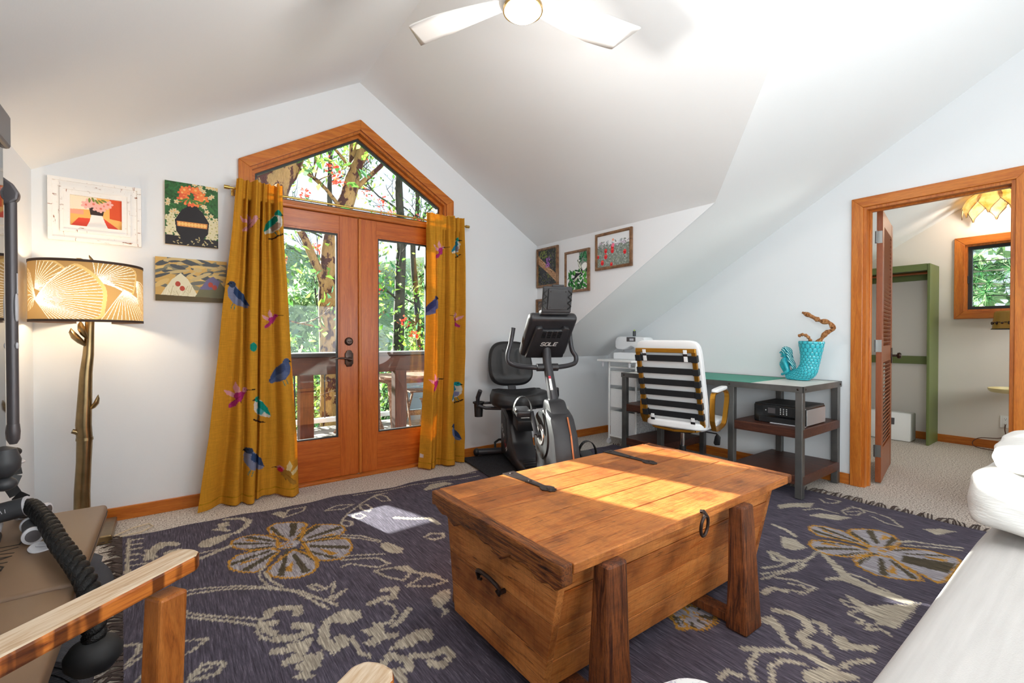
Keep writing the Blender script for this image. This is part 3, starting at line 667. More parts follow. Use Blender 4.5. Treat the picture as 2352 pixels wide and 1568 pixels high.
# body: sloped plank sides + plank ends
b = MB()
fA, fB = (.93, .468), (1.015, .062); bA, bB = (1.585, .468), (1.52, .062)
n = 4; cuts = [0, .22, .50, .77, 1]
for (A_, B_) in ((fA, fB), (bA, bB)):
    for k in range(n):
        p0 = (A_[0] + (B_[0] - A_[0]) * cuts[k], A_[1] + (B_[1] - A_[1]) * cuts[k]); p1 = (A_[0] + (B_[0] - A_[0]) * (cuts[k + 1] - .006), A_[1] + (B_[1] - A_[1]) * (cuts[k + 1] - .006))
        s = 1 if A_ is fA else -1; th = .022
        o_ = rnd.uniform(-.002, .002)
        q = [(p0[0] + o_ - TY, p0[1] - .011), (p1[0] + o_ - TY, p1[1] - .011), (p1[0] + s * th - TY, p1[1] - .011), (p0[0] + s * th - TY, p0[1] - .011)]
        b.prism(q, .872 - TX, 2.1 - TX, 'x', bev=.002)
b.prism([(1.02 - TY, .052), (1.515 - TY, .052), (1.515 - TY, .075), (1.02 - TY, .075)], .885 - TX, 2.09 - TX, 'x')
body = obj('body', b, M['tr_b'], tr)
for x0, x1 in ((.858, .884), (2.088, 2.114)):
    m = MB(); cz = [.468, .40, .285, .17, .062]
    for z1, z0 in zip(cz[:-1], cz[1:]):
        z0 += .0015
        g = lambda z: (fA[0] + (fB[0] - fA[0]) * (.468 - z) / .406 - .003, bA[0] + (bB[0] - bA[0]) * (.468 - z) / .406 + .003)
        a0, a1 = g(z1), g(z0)
        m.prism([(a0[0] - TY, z1 - .011), (a1[0] - TY, z0 - .011), (a1[1] - TY, z0 - .011), (a0[1] - TY, z1 - .011)], x0 - TX, x1 - TX, 'x', bev=.002)
    obj('end_panel', m, M['tr_y'], tr)
for x in (.985, 1.715):
    for yf, s in ((.872, 1), (1.61, -1)):
        m = MB(); zt = .462
        prof = [(-.058, 0), (.062, 0), (.05, .2), (.044, zt), (-.034, zt), (-.046, .2)]
        p = [(x + a - TX, c_ - .002) for a, c_ in prof]
        m.prism(p, yf - s * .052 - TY, yf + s * .028 - TY, 'y', bev=.008)
        for v_ in m.bm.verts:
            k = v_.co.z / zt
            if (v_.co.y + TY - yf) * s < -.02: v_.co.y += s * .022 * k
            v_.co.x += .006 * math.sin(v_.co.z * 31 + x * 5); v_.co.z += .011 - .009
        obj('leg', m, M['tr_leg'], tr)
    m = MB(); m.box(T(x, 1.24, .075 - .04), (.06, .70, .035), bev=.004); obj('stretcher', m, M['tr_leg'], tr)
for x in (1.19, 1.83):
    m = MB(); pr = [(-.035, 1.634), (.035, 1.634), (.022, 1.50), (.016, 1.40), (.03, 1.385), (.036, 1.365), (.022, 1.35), (.02, 1.335), (0, 1.325), (-.02, 1.335), (-.022, 1.35), (-.036, 1.365), (-.03, 1.385), (-.016, 1.40), (-.022, 1.50)]
    m.prism([(x + a * .9 - TX, y - TY) for a, y in pr], .4895, .4935, 'z', bev=.001)
    for y in (1.61, 1.48, 1.365): m.ell(T(x, y, .5045), (.008, .008, .004), 10, 6)
    obj('strap_hinge', m, M['iron'], tr)
m = MB(); m.tube([T(1.455 + .021 * math.cos(a), .862 - .004 * math.sin(a), .457 + .036 * math.sin(a)) for a in (2 * PI * k / 24 for k in range(24))], .0055, 10, closed=True)
m.tube([T(1.455, .876, .502), T(1.455, .866, .505), T(1.455, .858, .497), T(1.455, .862, .487)], .007, 8); obj('ring_pull', m, M['iron'], tr, True)
for x, s in ((.855, -1), (2.117, 1)):
    m = MB(); pts = []
    for k in range(17):
        a = PI * (k / 16); r_ = 1
        pts.append(T(x + s * (.014 + .018 * math.sin(a)), 1.265 + .065 * math.cos(a), .29 + .03 * math.sin(a)))
    e0, e1 = Vector(pts[0]), Vector(pts[-1])
    pts = [tuple(e0 + Vector((0, -.02, -.012))), tuple(e0 + Vector((0, -.004, -.018)))] + pts + [tuple(e1 + Vector((0, .004, -.018))), tuple(e1 + Vector((0, .02, -.012)))]
    m.tube(pts, [.005, .006] + [.007] * 17 + [.006, .005], 8)
    for y in (1.335, 1.195): m.cyl(T(x - s * .002, y, .285), T(x + s * .016, y, .285), .008, 8)
    obj('end_handle', m, M['iron'], tr, True)

# ------------------------------------------------------------------ sofa, pillow, pouf
t = NT('sofa_linen'); t.bsdf(.95, 0, None, .15); v = t.coord(); f = t.noise(v, 400, 2); f3 = t.noise(t.coord((3, 60, 60)), 1, 3)
t.l(t.ramp(f3, [(.3, '#bebbb8'), (.7, '#c8c5c2')]), t.b.inputs['Base Color']); t.bump(f, .35, .002); M['linen'] = t.m
t = NT('pillow_gauze'); t.bsdf(.95, 0, '#dedcd8', .15); v = t.coord((40, 8, 90)); t.bump(t.noise(v, 2, 3), .5, .006); M['gauze'] = t.m
sf = thing('sofa', 'off-white linen sofa facing the french doors, its seat beside the trunk', 'sofa', (1.4, -.2, 0))
m = MB(); m.box((0, 0, .2), (2.5, .82, .26), bev=.03, seg=3); obj('base', m, M['linen'], sf, True)
m = MB(); m.cushion((-.02, .055, .405), (2.24, .86, .205), p=7, puff=.18, n=22, noise=.006); obj('seat_cushion', m, M['linen'], sf, True, angle=180)
m = MB(); m.cushion((0, -.46, .5), (2.5, .24, .66), p=7, puff=.05, n=16); obj('backrest', m, M['linen'], sf, True, angle=180)
for x in (1.22, -1.22): m = MB(); m.cushion((x, -.04, .4), (.2, .84, .5), p=7, puff=.05, n=12); obj('arm', m, M['linen'], sf, True, angle=180)
for x in (1.15, -1.15):
    for y in (.33, -.45): m = MB(); m.cyl((x, y, 0), (x, y, .08), .025, 12); obj('leg', m, M['black'], sf)
pw = MB()
pw.cushion((0, 0, .095), (.62, .32, .18), Euler((math.radians(3), 0, math.radians(-3))), p=5.5, puff=.12, n=18, noise=.02, seed=4)
o = obj('throw_pillow', pw, M['gauze'], smooth=True, angle=180); o.location = (2.2, .13, .512)
tag(o, 'white crinkled cotton throw pillow lying at the far end of the sofa seat', 'pillow')
pw = MB(); pw.cushion((0, 0, .04), (.6, .29, .085), Euler((math.radians(-3), 0, math.radians(2))), p=4, puff=.2, n=16, noise=.04, seed=9)
o = obj('throw_blanket', pw, M['gauze'], smooth=True, angle=180); o.location = (2.22, .12, .70); tag(o, 'folded white gauze throw on top of the sofa-end pillow', 'blanket')
t = NT('pouf_cloth'); t.bsdf(.95, 0, None, .15); v = t.coord((1, 1, 1)); f = t.noise(v, 22, 2, .5, 2.5)
t.l(t.ramp(f, [(.49, '#efeeee'), (.5, '#8f7fa8'), (.515, '#efeeee')]), t.b.inputs['Base Color']); M['pouf'] = t.m
m = MB(); m.lathe([(0, 0), (.1, 0), (.125, .05), (.132, .2), (.125, .34), (.105, .40), (.07, .432), (.03, .445), (0, .447)], 28)
o = obj('pouf', m, M['pouf'], smooth=True); o.location = (.75, .45, .012); tag(o, 'small round white pouf with fine purple line print between trunk and sofa', 'pouf')

# ------------------------------------------------------------------ wooden armchair
OAK = [(.22, '#b08a66'), (.45, '#d9c3a8'), (.65, '#efe3d2'), (.85, '#cdb08f')]
M['oak_top'] = wood('worn_oak', OAK, (3, 30, 30), .5, .3, .4, .15, None, 2.5, .6)
t = NT('oak_arm_edge'); t.bsdf(.35, 0, None, .4)
vv = t.coord((3, 22, 22)); f = t.noise(vv, 2.2, 6, .6, 1.2); ed = t.ramp(f, [(.3, '#5a2a12'), (.45, '#a85a22'), (.6, '#c9772f'), (.8, '#a35320')])
fb = t.noise(t.coord((22, 2, 2)), 1.3, 2); ed = t.mixc(.8, ed, t.ramp(fb, [(.42, '#4a2412'), (.5, '#ffffff')]), 'MULTIPLY')
up = t.ramp(t.noise(t.coord((4, 40, 40)), 2.5, 6, .62, .6), [(.22, '#8a6844'), (.42, '#b99c7c'), (.62, '#d2c0a8'), (.85, '#ad9172')])
g = t.n('ShaderNodeNewGeometry'); sx = t.n('ShaderNodeSeparateXYZ'); t.l(g.outputs['Normal'], sx.inputs[0])
mr = t.n('ShaderNodeMapRange'); mr.inputs[1].default_value = .45; mr.inputs[2].default_value = .8; t.l(sx.outputs[2], mr.inputs[0])
t.l(t.mixc(mr.outputs[0], ed, up), t.b.inputs['Base Color']); M['arm'] = t.m
M['oak_leg'] = wood('oak_leg', [(.25, '#5e2d12'), (.42, '#b06427'), (.6, '#cb7d38'), (.8, '#a65a22')], (18, 18, 2.4), .38, .25, .4, .5)
ac = thing('armchair', 'oak armchair with broad worn flat arms in the near left corner', 'armchair', (-.04, .80, .0135), math.radians(35))
# local +x = forward, +y = left
def arm(y, yaw, x0, x1):
    m = MB(); w0, w1 = .031, .036; L_ = x1 - x0
    poly = [(0, -w0), (L_ * .5, -w1), (L_ - .02, -w1), (L_ - .004, -w1 + .012), (L_, -w1 + .03), (L_, w1 - .03), (L_ - .004, w1 - .012), (L_ - .02, w1), (L_ * .5, w1), (0, w0)]
    m.prism(poly, -.017, .017, 'z', bev=.006)
    R_ = Matrix.Translation((x0, y, .580)) @ Matrix.Rotation(yaw, 4, 'Z') @ Matrix.Rotation(math.radians(-2), 4, 'Y')
    m.xform(R_); o = obj('arm', m, M['arm'], ac)
arm(.285, math.radians(2), -.36, .31); arm(-.262, math.radians(-3), -.36, .145)
for y in (.285, -.265):
    m = MB(); m.bar((.235 if y > 0 else .07, y, .566), (.20 if y > 0 else .03, y - .012, 0), .05, .055, .006); obj('front_leg', m, M['oak_leg'], ac)
    m = MB(); m.bar((-.33, y, .568), (-.40, y, 0), .04, .05, .006); obj('back_leg', m, M['oak_leg'], ac)
m = MB(); m.cushion((-.09, .01, .4), (.5, .47, .13), p=6, puff=.2); obj('seat_cushion', m, M['linen'], ac, True, angle=180)
m = MB(); m.box((-.09, .01, .31), (.5, .49, .05), bev=.006); obj('seat_frame', m, M['oak_leg'], ac)
m = MB(); m.cushion((-.36, .01, .56), (.12, .46, .34), Euler((0, math.radians(-14), 0)), p=6, puff=.1); obj('backrest', m, M['linen'], ac, True, angle=180)
# ------------------------------------------------------------------ curtains on a brass rod
M['rod'] = mat('brass_rod', '#c9a55c', .25, 1)
rod = thing('curtain_rod', 'thin brass curtain rod across the french doors below the transom glass', 'curtain rod', (1.2, 3.548, 2.083))
m = MB(); m.cyl((-.885, 0, 0), (.92, 0, 0), .008, 12); obj('pole', m, M['rod'], rod, True)
for x in (-.9, .935): m = MB(); m.cyl((x - .016, 0, 0), (x + .016, 0, 0), .013, 14); obj('finial', m, M['rod'], rod, True)
for x in (-.86, .885): m = MB(); m.box((x, .03, -.004), (.012, .06, .01)); m.box((x, .064, -.01), (.02, .006, .05)); obj('bracket', m, M['rod'], rod)
t = NT('mustard_linen'); b = t.bsdf(.9, 0, None, .15)
a = t.n('ShaderNodeAttribute', attribute_name='paint')
f1 = t.noise(t.coord((300, 300, 14)), 1, 2); f2 = t.noise(t.coord((14, 14, 300)), 1, 2)
c = t.mixc(.2, a.outputs['Color'], t.ramp(f1, [(.35, '#9a9a9a'), (.65, '#ffffff')]), 'MULTIPLY'); c = t.mixc(.2, c, t.ramp(f2, [(.35, '#9a9a9a'), (.65, '#ffffff')]), 'MULTIPLY')
t.l(c, b.inputs['Base Color']); tr_ = t.n('ShaderNodeBsdfTranslucent'); t.l(c, tr_.inputs[0])
mx = t.n('ShaderNodeMixShader'); mx.inputs[0].default_value = .3; t.l(b.outputs[0], mx.inputs[1]); t.l(tr_.outputs[0], mx.inputs[2]); t.l(mx.outputs[0], t.out.inputs['Surface'])
M['curtain'] = t.m
MUS = '#e0a232'
def hummer(p, x, z, s, cols, flip=1):
    f = lambda l: [(x + flip * a * s, z + b_ * s) for a, b_ in l]
    body, wing, head = cols
    p.poly(f([(-.05, .1), (-.12, .32), (-.03, .55), (.08, .3), (.1, .12)]), wing); p.poly(f([(-.02, .05), (-.25, .18), (-.46, .26), (-.36, .05), (-.12, -.08)]), wing)
    p.poly(f([(.28, .2), (.3, .08), (.22, -.1), (.1, -.25), (-.02, -.2), (-.1, -.05), (-.05, .1), (.1, .15)]), body)
    p.poly(f([(-.02, -.15), (-.3, -.38), (-.28, -.5), (-.15, -.48), (-.05, -.42), (.08, -.2)]), body)
    p.ell(x + flip * .26 * s, z + .2 * s, .1 * s, .1 * s, head); p.ell(x + flip * .28 * s, z + .22 * s, .02 * s, .02 * s, '#222222')
    p.line(f([(.34, .2), (.58, .22)]), .035 * s, '#1d1d1d'); p.line(f([(.12, -.22), (.1, -.3)]), .02 * s, '#332222')
    for k in range(5): p.line(f([(.15 - k * .05, .02 - k * .05), (-.05 - k * .04, -.15 - k * .06)]), .012 * s, '#9c2a66' if body.startswith('#c') else '#a5742a')
def percher(p, x, z, s, cols, flip=1, branch=True):
    f = lambda l: [(x + flip * a * s, z + b_ * s) for a, b_ in l]
    crown, wing, belly, patch = cols
    p.poly(f([(.22, .42), (.3, .2), (.28, -.05), (.1, -.3), (-.15, -.42), (-.38, -.48), (-.42, -.38), (-.3, -.05), (-.1, .25), (.05, .42)]), belly)
    p.poly(f([(.05, .35), (-.12, .22), (-.32, -.05), (-.45, -.42), (-.3, -.32), (-.05, -.1), (.1, .1)]), wing)
    p.poly(f([(.05, .02), (-.2, -.2), (-.05, -.32), (.15, -.22), (.2, -.02)]), patch)
    p.ell(x + flip * .14 * s, z + .42 * s, .13 * s, .12 * s, crown); p.poly(f([(.24, .46), (.36, .38), (.24, .36)]), '#26282c'); p.ell(x + flip * .17 * s, z + .45 * s, .022 * s, .022 * s, '#1c1c1c')
    p.line(f([(.02, -.38), (.08, -.55)]), .025 * s, '#2a8a86'); p.line(f([(.12, -.32), (.18, -.5)]), .025 * s, '#2a8a86')
    if branch: p.line(f([(-.2, -.68), (.05, -.6), (.3, -.42)]), .06 * s, '#3a241c')
def curtain(name, xl, xr, label, seed, deep, painted):
    zt = 2.128; nu_, nv_ = 150, 520
    pn = Paint(-.1, 2.3, 0, 2.2, .0025, MUS)
    painted(pn)
    U, V = np.meshgrid(np.linspace(0, 1, nu_), np.linspace(0, 1, nv_))
    Z = zt * (1 - V) + .008
    fl = lambda pts: np.interp(Z, [q[1] for q in pts][::-1], [q[0] for q in pts][::-1])
    XL, XRr = fl(xl), fl(xr)
    g = np.random.RandomState(seed); ph = g.uniform(0, 6, 6)
    pleat = .016 * np.sin(2 * PI * 6.5 * U + ph[0]) * np.clip(1 - V * 2.2, 0, 1) + .006 * np.sin(2 * PI * 11 * U + ph[1]) * np.clip(1 - V * 5, 0, 1)
    broad = (.016 + .030 * V) * np.sin(2 * PI * 2.2 * (U + .03 * np.sin(V * 3)) + ph[2]) + .008 * V * np.sin(2 * PI * 4.7 * U + V * 2 + ph[3])
    crease = sum(d * np.exp(-((U - u0 - du * V) / w_) ** 2) for u0, du, w_, d in deep)
    wr = .004 * np.sin(Z * 23 + U * 7 + ph[4]) * np.sin(U * 9 + Z * 5) * V
    Y = 3.512 - .045 * V - 1.25 * (pleat + broad) + crease + wr
    hang = np.clip((V - .985) / .015, 0, 1)
    X = XL + (XRr - XL) * U + .01 * np.sin(2 * PI * 3 * U + ph[5]) * V
    Z = Z + .012 * np.clip(V - .9, 0, 1) * 10 * (.5 + .5 * np.sin(2 * PI * 1.6 * U + 1)) * .6
    Z = Z + (.008 * np.abs(np.sin(2 * PI * 6.5 * U / 2 + ph[0]))) * np.clip(1 - V * 12, 0, 1)
    Y = np.minimum(Y, np.where(Z > 2.02, 3.534, 3.588))
    col = pn.at(X, Z)
    o = sheet(name, np.stack([X, Y, Z], -1), col, M['curtain'])
    md = o.modifiers.new('thickness', 'SOLIDIFY'); md.thickness = .002
    return tag(o, label, 'curtain', None)
PK, PKL = '#c23a86', '#eeb0b8'
def paintL(p):
    p.line([(.0, .06), (.9, .06)], .004, '#b98c1a')
    hummer(p, .346, .716, .165, (PK, PKL, PKL)); percher(p, .345, 1.372, .17, ('#3c4a66', '#39507a', '#8d93b0', '#8d93b0'), -1, False)
    percher(p, .611, .861, .17, ('#54648c', '#4b5c86', '#5d6d96', '#6a7aa4'), 1, False)
    percher(p, .576, 1.877, .16, ('#1fa08c', '#1f9d86', '#e8e4d8', '#b99a86'), 1, True); percher(p, .48, .621, .155, ('#1fa08c', '#17a08e', '#e8e0d4', '#59b9c0'), -1, True)
    hummer(p, .643, .166, .16, ('#b98a3a', '#f0dfa8', '#f0a0a8'), -1); p.ell(.60, .185, .014, .014, '#d8305a')
    hummer(p, .425, 1.865, .13, (PKL, PKL, PKL)); hummer(p, .548, 1.22, .12, (PK, PKL, PK)); p.ell(.437, 1.032, .02, .03, '#1f9d86'); percher(p, .432, .282, .17, ('#3c4a66', '#39507a', '#8d93b0', '#8d93b0'), -1, False)
def paintR(p):
    p.line([(1.5, .06), (2.2, .06)], .004, '#b98c1a')
    percher(p, 2.005, 1.887, .15, ('#1fa08c', '#2f8ea8', '#e8e4d8', '#8f8690'), 1, True); percher(p, 1.985, .622, .16, ('#1fb0b4', '#2f8ea8', '#e8e4d8', '#9a9ac0'), 1, True)
    hummer(p, 1.84, 1.838, .15, (PK, PKL, PKL)); hummer(p, 1.995, 1.252, .14, (PK, PKL, PKL), -1); hummer(p, 1.785, .709, .15, (PK, PKL, PKL))
    percher(p, 1.77, 1.357, .17, ('#4a4a78', '#454878', '#7a789c', '#6a6a94'), 1, False); percher(p, 1.959, .273, .16, ('#39507a', '#39507a', '#6d7aa0', '#8d93b0'), -1, False)
    p.poly([(1.655, .10), (1.672, .10), (1.672, .13), (1.655, .13)], '#e8dede')
xl = [(.352, 2.14), (.346, 2.077), (.327, 1.825), (.298, 1.537), (.27, 1.308), (.247, 1.025), (.225, .8), (.192, .466), (.158, .22), (.131, .0)]
xr = [(.627, 2.14), (.627, 2.066), (.634, 1.743), (.652, 1.474), (.672, 1.019), (.69, .714), (.708, .405), (.718, .0)]
curtain('curtain', xl, xr, 'mustard linen curtain with embroidered birds, the wide panel left of the french doors', 3, [(.30, .10, .03, .075), (.55, -.02, .025, .07), (.78, -.03, .04, .05)], paintL)
xl = [(1.729, 2.14), (1.729, 2.051), (1.728, 1.729), (1.719, 1.366), (1.702, 1.003), (1.685, .642), (1.661, .283), (1.64, .0)]
xr = [(2.072, 2.14), (2.072, 2.074), (2.076, 1.767), (2.071, 1.382), (2.062, .997), (2.043, .613), (2.048, .227), (2.045, .0)]
curtain('curtain', xl, xr, 'mustard linen curtain with embroidered birds, the narrow panel right of the french doors', 8, [(.22, .0, .035, .06), (.52, .0, .03, .05), (.76, .02, .04, .055)], paintR)

# ------------------------------------------------------------------ floor lamp with ginkgo shade
M['bronzegold'] = mat('antique_gold', '#8f7a58', .28, 1, .25, 12, .1, 60)
M['trimbr'] = mat('shade_trim', '#3f2c22', .7)
fl = thing('floor_lamp', 'gold tree-branch floor lamp with tan ginkgo leaf drum shade in the left corner', 'floor lamp', (-.38, 3.40, .002))
m = MB(); m.box((.01, -.01, .022), (.22, .32, .044), bev=.006); obj('base', m, M['bronzegold'], fl)
m = MB(); m.lathe([(.06, .044), (.06, .056), (.048, .06), (.045, .075), (0, .078)], 24); obj('base_collar', m, M['bronzegold'], fl, True)
sp = [(-.015, 0, .06), (-.014, 0, .25), (-.006, 0, .42), (-.002, 0, .54), (-.006, 0, .62), (.0, 0, .75), (.006, 0, .9), (.016, 0, 1.0), (.02, 0, 1.08), (.024, 0, 1.2)]
m = MB(); m.tube(sp, [.036, .034, .032, .034, .034, .031, .027, .024, .021, .019], 18); m.tube([(-.002, 0, .535), (-.002, 0, .55)], [.037, .036], 18); obj('stem', m, M['bronzegold'], fl, True)
m = MB(); m.tube([(-.02, -.01, .575), (-.035, -.012, .585), (-.05, -.015, .592)], [.016, .013, .012], 10); obj('stub', m, M['bronzegold'], fl, True)
def bud(pts, r): m = MB(); n = len(pts); m.tube(pts, [r * math.sin(PI * (.12 + .86 * k / (n - 1))) for k in range(n)], 10, flat=.6); obj('leaf_bud', m, M['bronzegold'], fl, True)
bud([(.02, -.005, .70), (.036, -.008, .715), (.048, -.01, .735), (.054, -.01, .76), (.056, -.01, .78)], .02)
bud([(.006, -.012, 1.05), (-.015, -.016, 1.075), (-.035, -.02, 1.10), (-.048, -.02, 1.125), (-.05, -.018, 1.145)], .03)
bud([(.012, -.014, 1.09), (.0, -.018, 1.115), (-.008, -.02, 1.14), (-.012, -.02, 1.165), (-.012, -.018, 1.185)], .028)
bud([(.03, 0, 1.46), (.022, 0, 1.49), (.008, 0, 1.51), (-.012, 0, 1.52), (-.03, 0, 1.523)], .012)
bud([(.03, 0, 1.46), (.034, 0, 1.50), (.034, 0, 1.52), (.026, 0, 1.535), (.022, 0, 1.545)], .012)
R_, z0, z1 = .232, 1.178, 1.488; cx = .02
def spline_(pts, n):
    pts = [Vector(p) for p in pts]; out = []
    for i in range(n):
        t_ = i / (n - 1) * (len(pts) - 1); k = min(int(t_), len(pts) - 2); f_ = t_ - k
        p0, p1, p2, p3 = pts[max(k - 1, 0)], pts[k], pts[k + 1], pts[min(k + 2, len(pts) - 1)]
        out.append(.5 * ((2 * p1) + (p2 - p0) * f_ + (2 * p0 - 5 * p1 + 4 * p2 - p3) * f_ ** 2 + (3 * p1 - p0 - 3 * p2 + p3) * f_ ** 3))
    return out
sw = 2 * PI * R_; ps = Paint(0, sw, 0, .31, .0016, '#a5875a')
WHT, CRM = '#fffaf0', '#cdb37c'
def q(px, py):
    X = max(-.98, min(.98, (px / 2.8517 - 197) / 134)); return (sw / 2 + R_ * math.asin(X), (1 - (250 + py / 2.8517 - 603 - 4 * X) / 138) * .31)
def fan(ap, edge, n=46, fill=True, off=0):
    n = int(n * .62); edge = [(p.x, p.y) for p in spline_([(a_, b_, 0) for a_, b_ in edge], 24)]
    A = (q(*ap)[0] + off, q(*ap)[1]); E = [(q(*e)[0] + off, q(*e)[1]) for e in edge]
    ps.poly([A] + [(A[0] + (x - A[0]) * 1.06, A[1] + (y - A[1]) * 1.06) for x, y in E], CRM)
    ps.poly([A] + E, '#b0925f')
    d = [0]
    for a_, b_ in zip(E[:-1], E[1:]): d.append(d[-1] + math.dist(a_, b_))
    for k in range(n):
        s = d[-1] * k / (n - 1); i = max(0, min(len(E) - 2, next((j for j in range(len(E) - 1) if d[j + 1] >= s), len(E) - 2)))
        f_ = (s - d[i]) / max(1e-6, d[i + 1] - d[i]); x, y = E[i][0] + (E[i + 1][0] - E[i][0]) * f_, E[i][1] + (E[i + 1][1] - E[i][1]) * f_
        mid = (A[0] + (x - A[0]) * .5, A[1] + (y - A[1]) * .5 + .006)
        ps.line([A, mid, (x, y)], .0030, WHT)
for off in (0, sw / 2, -sw / 2):
    fan((235, 1185), [(250, 1010), (310, 1020), (360, 1030), (420, 1080), (440, 1130), (330, 1240)], 26, off=off)
    fan((610, 1140), [(590, 1020), (700, 1015), (860, 1050), (866, 1150), (840, 1220), (790, 1195), (700, 1140)], 36, off=off)
    fan((790, 1190), [(640, 1390), (740, 1390), (930, 1390), (935, 1300), (860, 1270)], 34, off=off)
    fan((235, 1255), [(330, 1390), (600, 1380), (640, 1310), (650, 1210), (620, 1150), (560, 1090), (480, 1045), (430, 1055)], 52, off=off)
    fan((240, 1240), [(205, 1080), (184, 1070), (182, 1250), (186, 1320), (220, 1300)], 20, off=off)
    fan((884, 1120), [(880, 1160), (900, 1290), (938, 1330), (940, 1150)], 18, off=off)
nu_, nv_ = 1150, 240
S, Z_ = np.meshgrid(np.linspace(0, sw, nu_, endpoint=False), np.linspace(0, .31, nv_))
th = math.radians(-84) + (S - sw / 2) / R_
col = ps.at(S, Z_)
t = NT('printed_shade'); b = t.bsdf(.9, 0, None, .1); a = t.n('ShaderNodeAttribute', attribute_name='paint'); t.l(a.outputs['Color'], b.inputs['Base Color'])
tr_ = t.n('ShaderNodeBsdfTranslucent'); t.l(a.outputs['Color'], tr_.inputs[0]); mx = t.n('ShaderNodeMixShader'); mx.inputs[0].default_value = .3
t.l(b.outputs[0], mx.inputs[1]); t.l(tr_.outputs[0], mx.inputs[2]); t.l(mx.outputs[0], t.out.inputs['Surface'])
sheet('lamp_shade', np.stack([cx + R_ * np.cos(th), R_ * np.sin(th), z0 + Z_], -1), col, t.m, fl, wrap=True)
for z in (z0 + .003, z1 - .003):
    m = MB(); m.lathe([(R_ - .003, z - .0065), (R_ + .002, z - .0065), (R_ + .002, z + .0065), (R_ - .003, z + .0065)], 96, (cx, 0, 0), closed=True); obj('shade_trim', m, M['trimbr'], fl, True)
m = MB()
for k in range(3):
    a = 2 * PI * k / 3 + .4; m.tube([(cx, 0, 1.45), (cx + (R_ - .004) * math.cos(a), (R_ - .004) * math.sin(a), 1.47)], .002, 6)
m.cyl((cx, 0, 1.2), (cx, 0, 1.46), .006, 8); obj('shade_spider', m, M['brass'], fl)
M['bulb'] = emis('warm_bulb', '#ffd7a0', 4)
m = MB(); m.ell((cx + .05, 0, 1.35), (.028, .028, .04)); obj('bulb', m, M['bulb'], fl, True)
light('floor_lamp_bulb', 'POINT', (-.38 + cx, 3.34, 1.30), 4.5, (1, .80, .55), shadow_soft_size=.04)
M['cord'] = mat('beige_cord', '#c9b79a', .5)
m = MB(); m.tube([(.12, -.1, .01), (.2, -.02, .012), (.27, 0, .012), (.29, -.06, .012), (.24, -.12, .012), (.15, -.13, .012)], .004, 8); obj('cord', m, M['cord'], fl, True)

# ------------------------------------------------------------------ pictures on the window wall
def frame_pic(name, label, x0, x1, z0, z1, wid, mt, paint, plane='y', w=.018, inner=None, group=None):
    """framed print hung on the wall at Y1 (plane y) or on the dormer cheek X2 (plane x, x0..x1 = Y range)"""
    o = thing(name, label, 'picture', group=group)
    b0, b1 = (Y1 - w - .002, Y1 - .002) if plane == 'y' else (X2 - w - .002, X2 - .002)
    q = [(x0, z0), (x1, z0), (x1, z1), (x0, z1)]
    if wid:
        m = MB(); q1 = offs(q, wid * .3); q2 = offs(q, wid * .75); q3 = offs(q, wid)
        m.prism(q, b0 + .003, b1, plane, holes=[q1], bev=0); m.prism(q1, b0 - .002, b1, plane, holes=[q2]); m.prism(q2, b0 + .006, b1, plane, holes=[q3])
        obj('frame', m, mt, o)
        x0, x1, z0, z1 = x0 + wid, x1 - wid, z0 + wid, z1 - wid
        off = b0 + .010
    else:
        m = MB(); m.prism(q, b0 + .002, b1, plane); obj('canvas', m, mt, o); off = b0 + .0005
    if inner is not None:
        inner(o, x0, x1, z0, z1, b0)
    asp = (x1 - x0) / (z1 - z0)
    p = Paint(0, asp, 0, 1, .004, '#808080'); paint(p, asp)
    nu_ = int(260 * min(1.6, asp)); nv_ = 260
    A, B = np.meshgrid(np.linspace(0, 1, nu_), np.linspace(0, 1, nv_))
    if plane == 'y': P = np.stack([x0 + (x1 - x0) * A, np.full_like(A, off), z0 + (z1 - z0) * B], -1); C_ = p.at(A * asp, B)
    else: P = np.stack([np.full_like(A, off), x0 + (x1 - x0) * A, z0 + (z1 - z0) * B], -1); C_ = p.at((1 - A) * asp, B)
    sheet('print', P, C_, M['print'], o, smooth=False)
    return o
M['print'] = vcol_mat('printed_picture', .45)
def blossom(p, x, y, r, c1, c2, n=6):
    for k in range(n):
        a = k * 2 * PI / n + x * 9; p.ell(x + .6 * r * math.cos(a), y + .6 * r * math.sin(a), r * .5, r * .34, c1, a)
    p.ell(x, y, r * .28, r * .28, c2)
t = NT('distressed_white'); t.bsdf(.6, 0, None, .3)
f = t.noise(t.coord((7, 30, 30)), 1.6, 6, .7); f2 = t.noise(t.coord((30, 30, 7)), 1.6, 6, .7)
c1 = t.ramp(f, [(.345, '#8a4a1c'), (.38, '#f3efea'), (.9, '#f6f3ef')]); c2 = t.ramp(f2, [(.33, '#9a5520'), (.365, '#ffffff'), (.9, '#ffffff')])
t.l(t.mixc(1, c1, c2, 'MULTIPLY'), t.b.inputs['Base Color']); M['distress'] = t.m
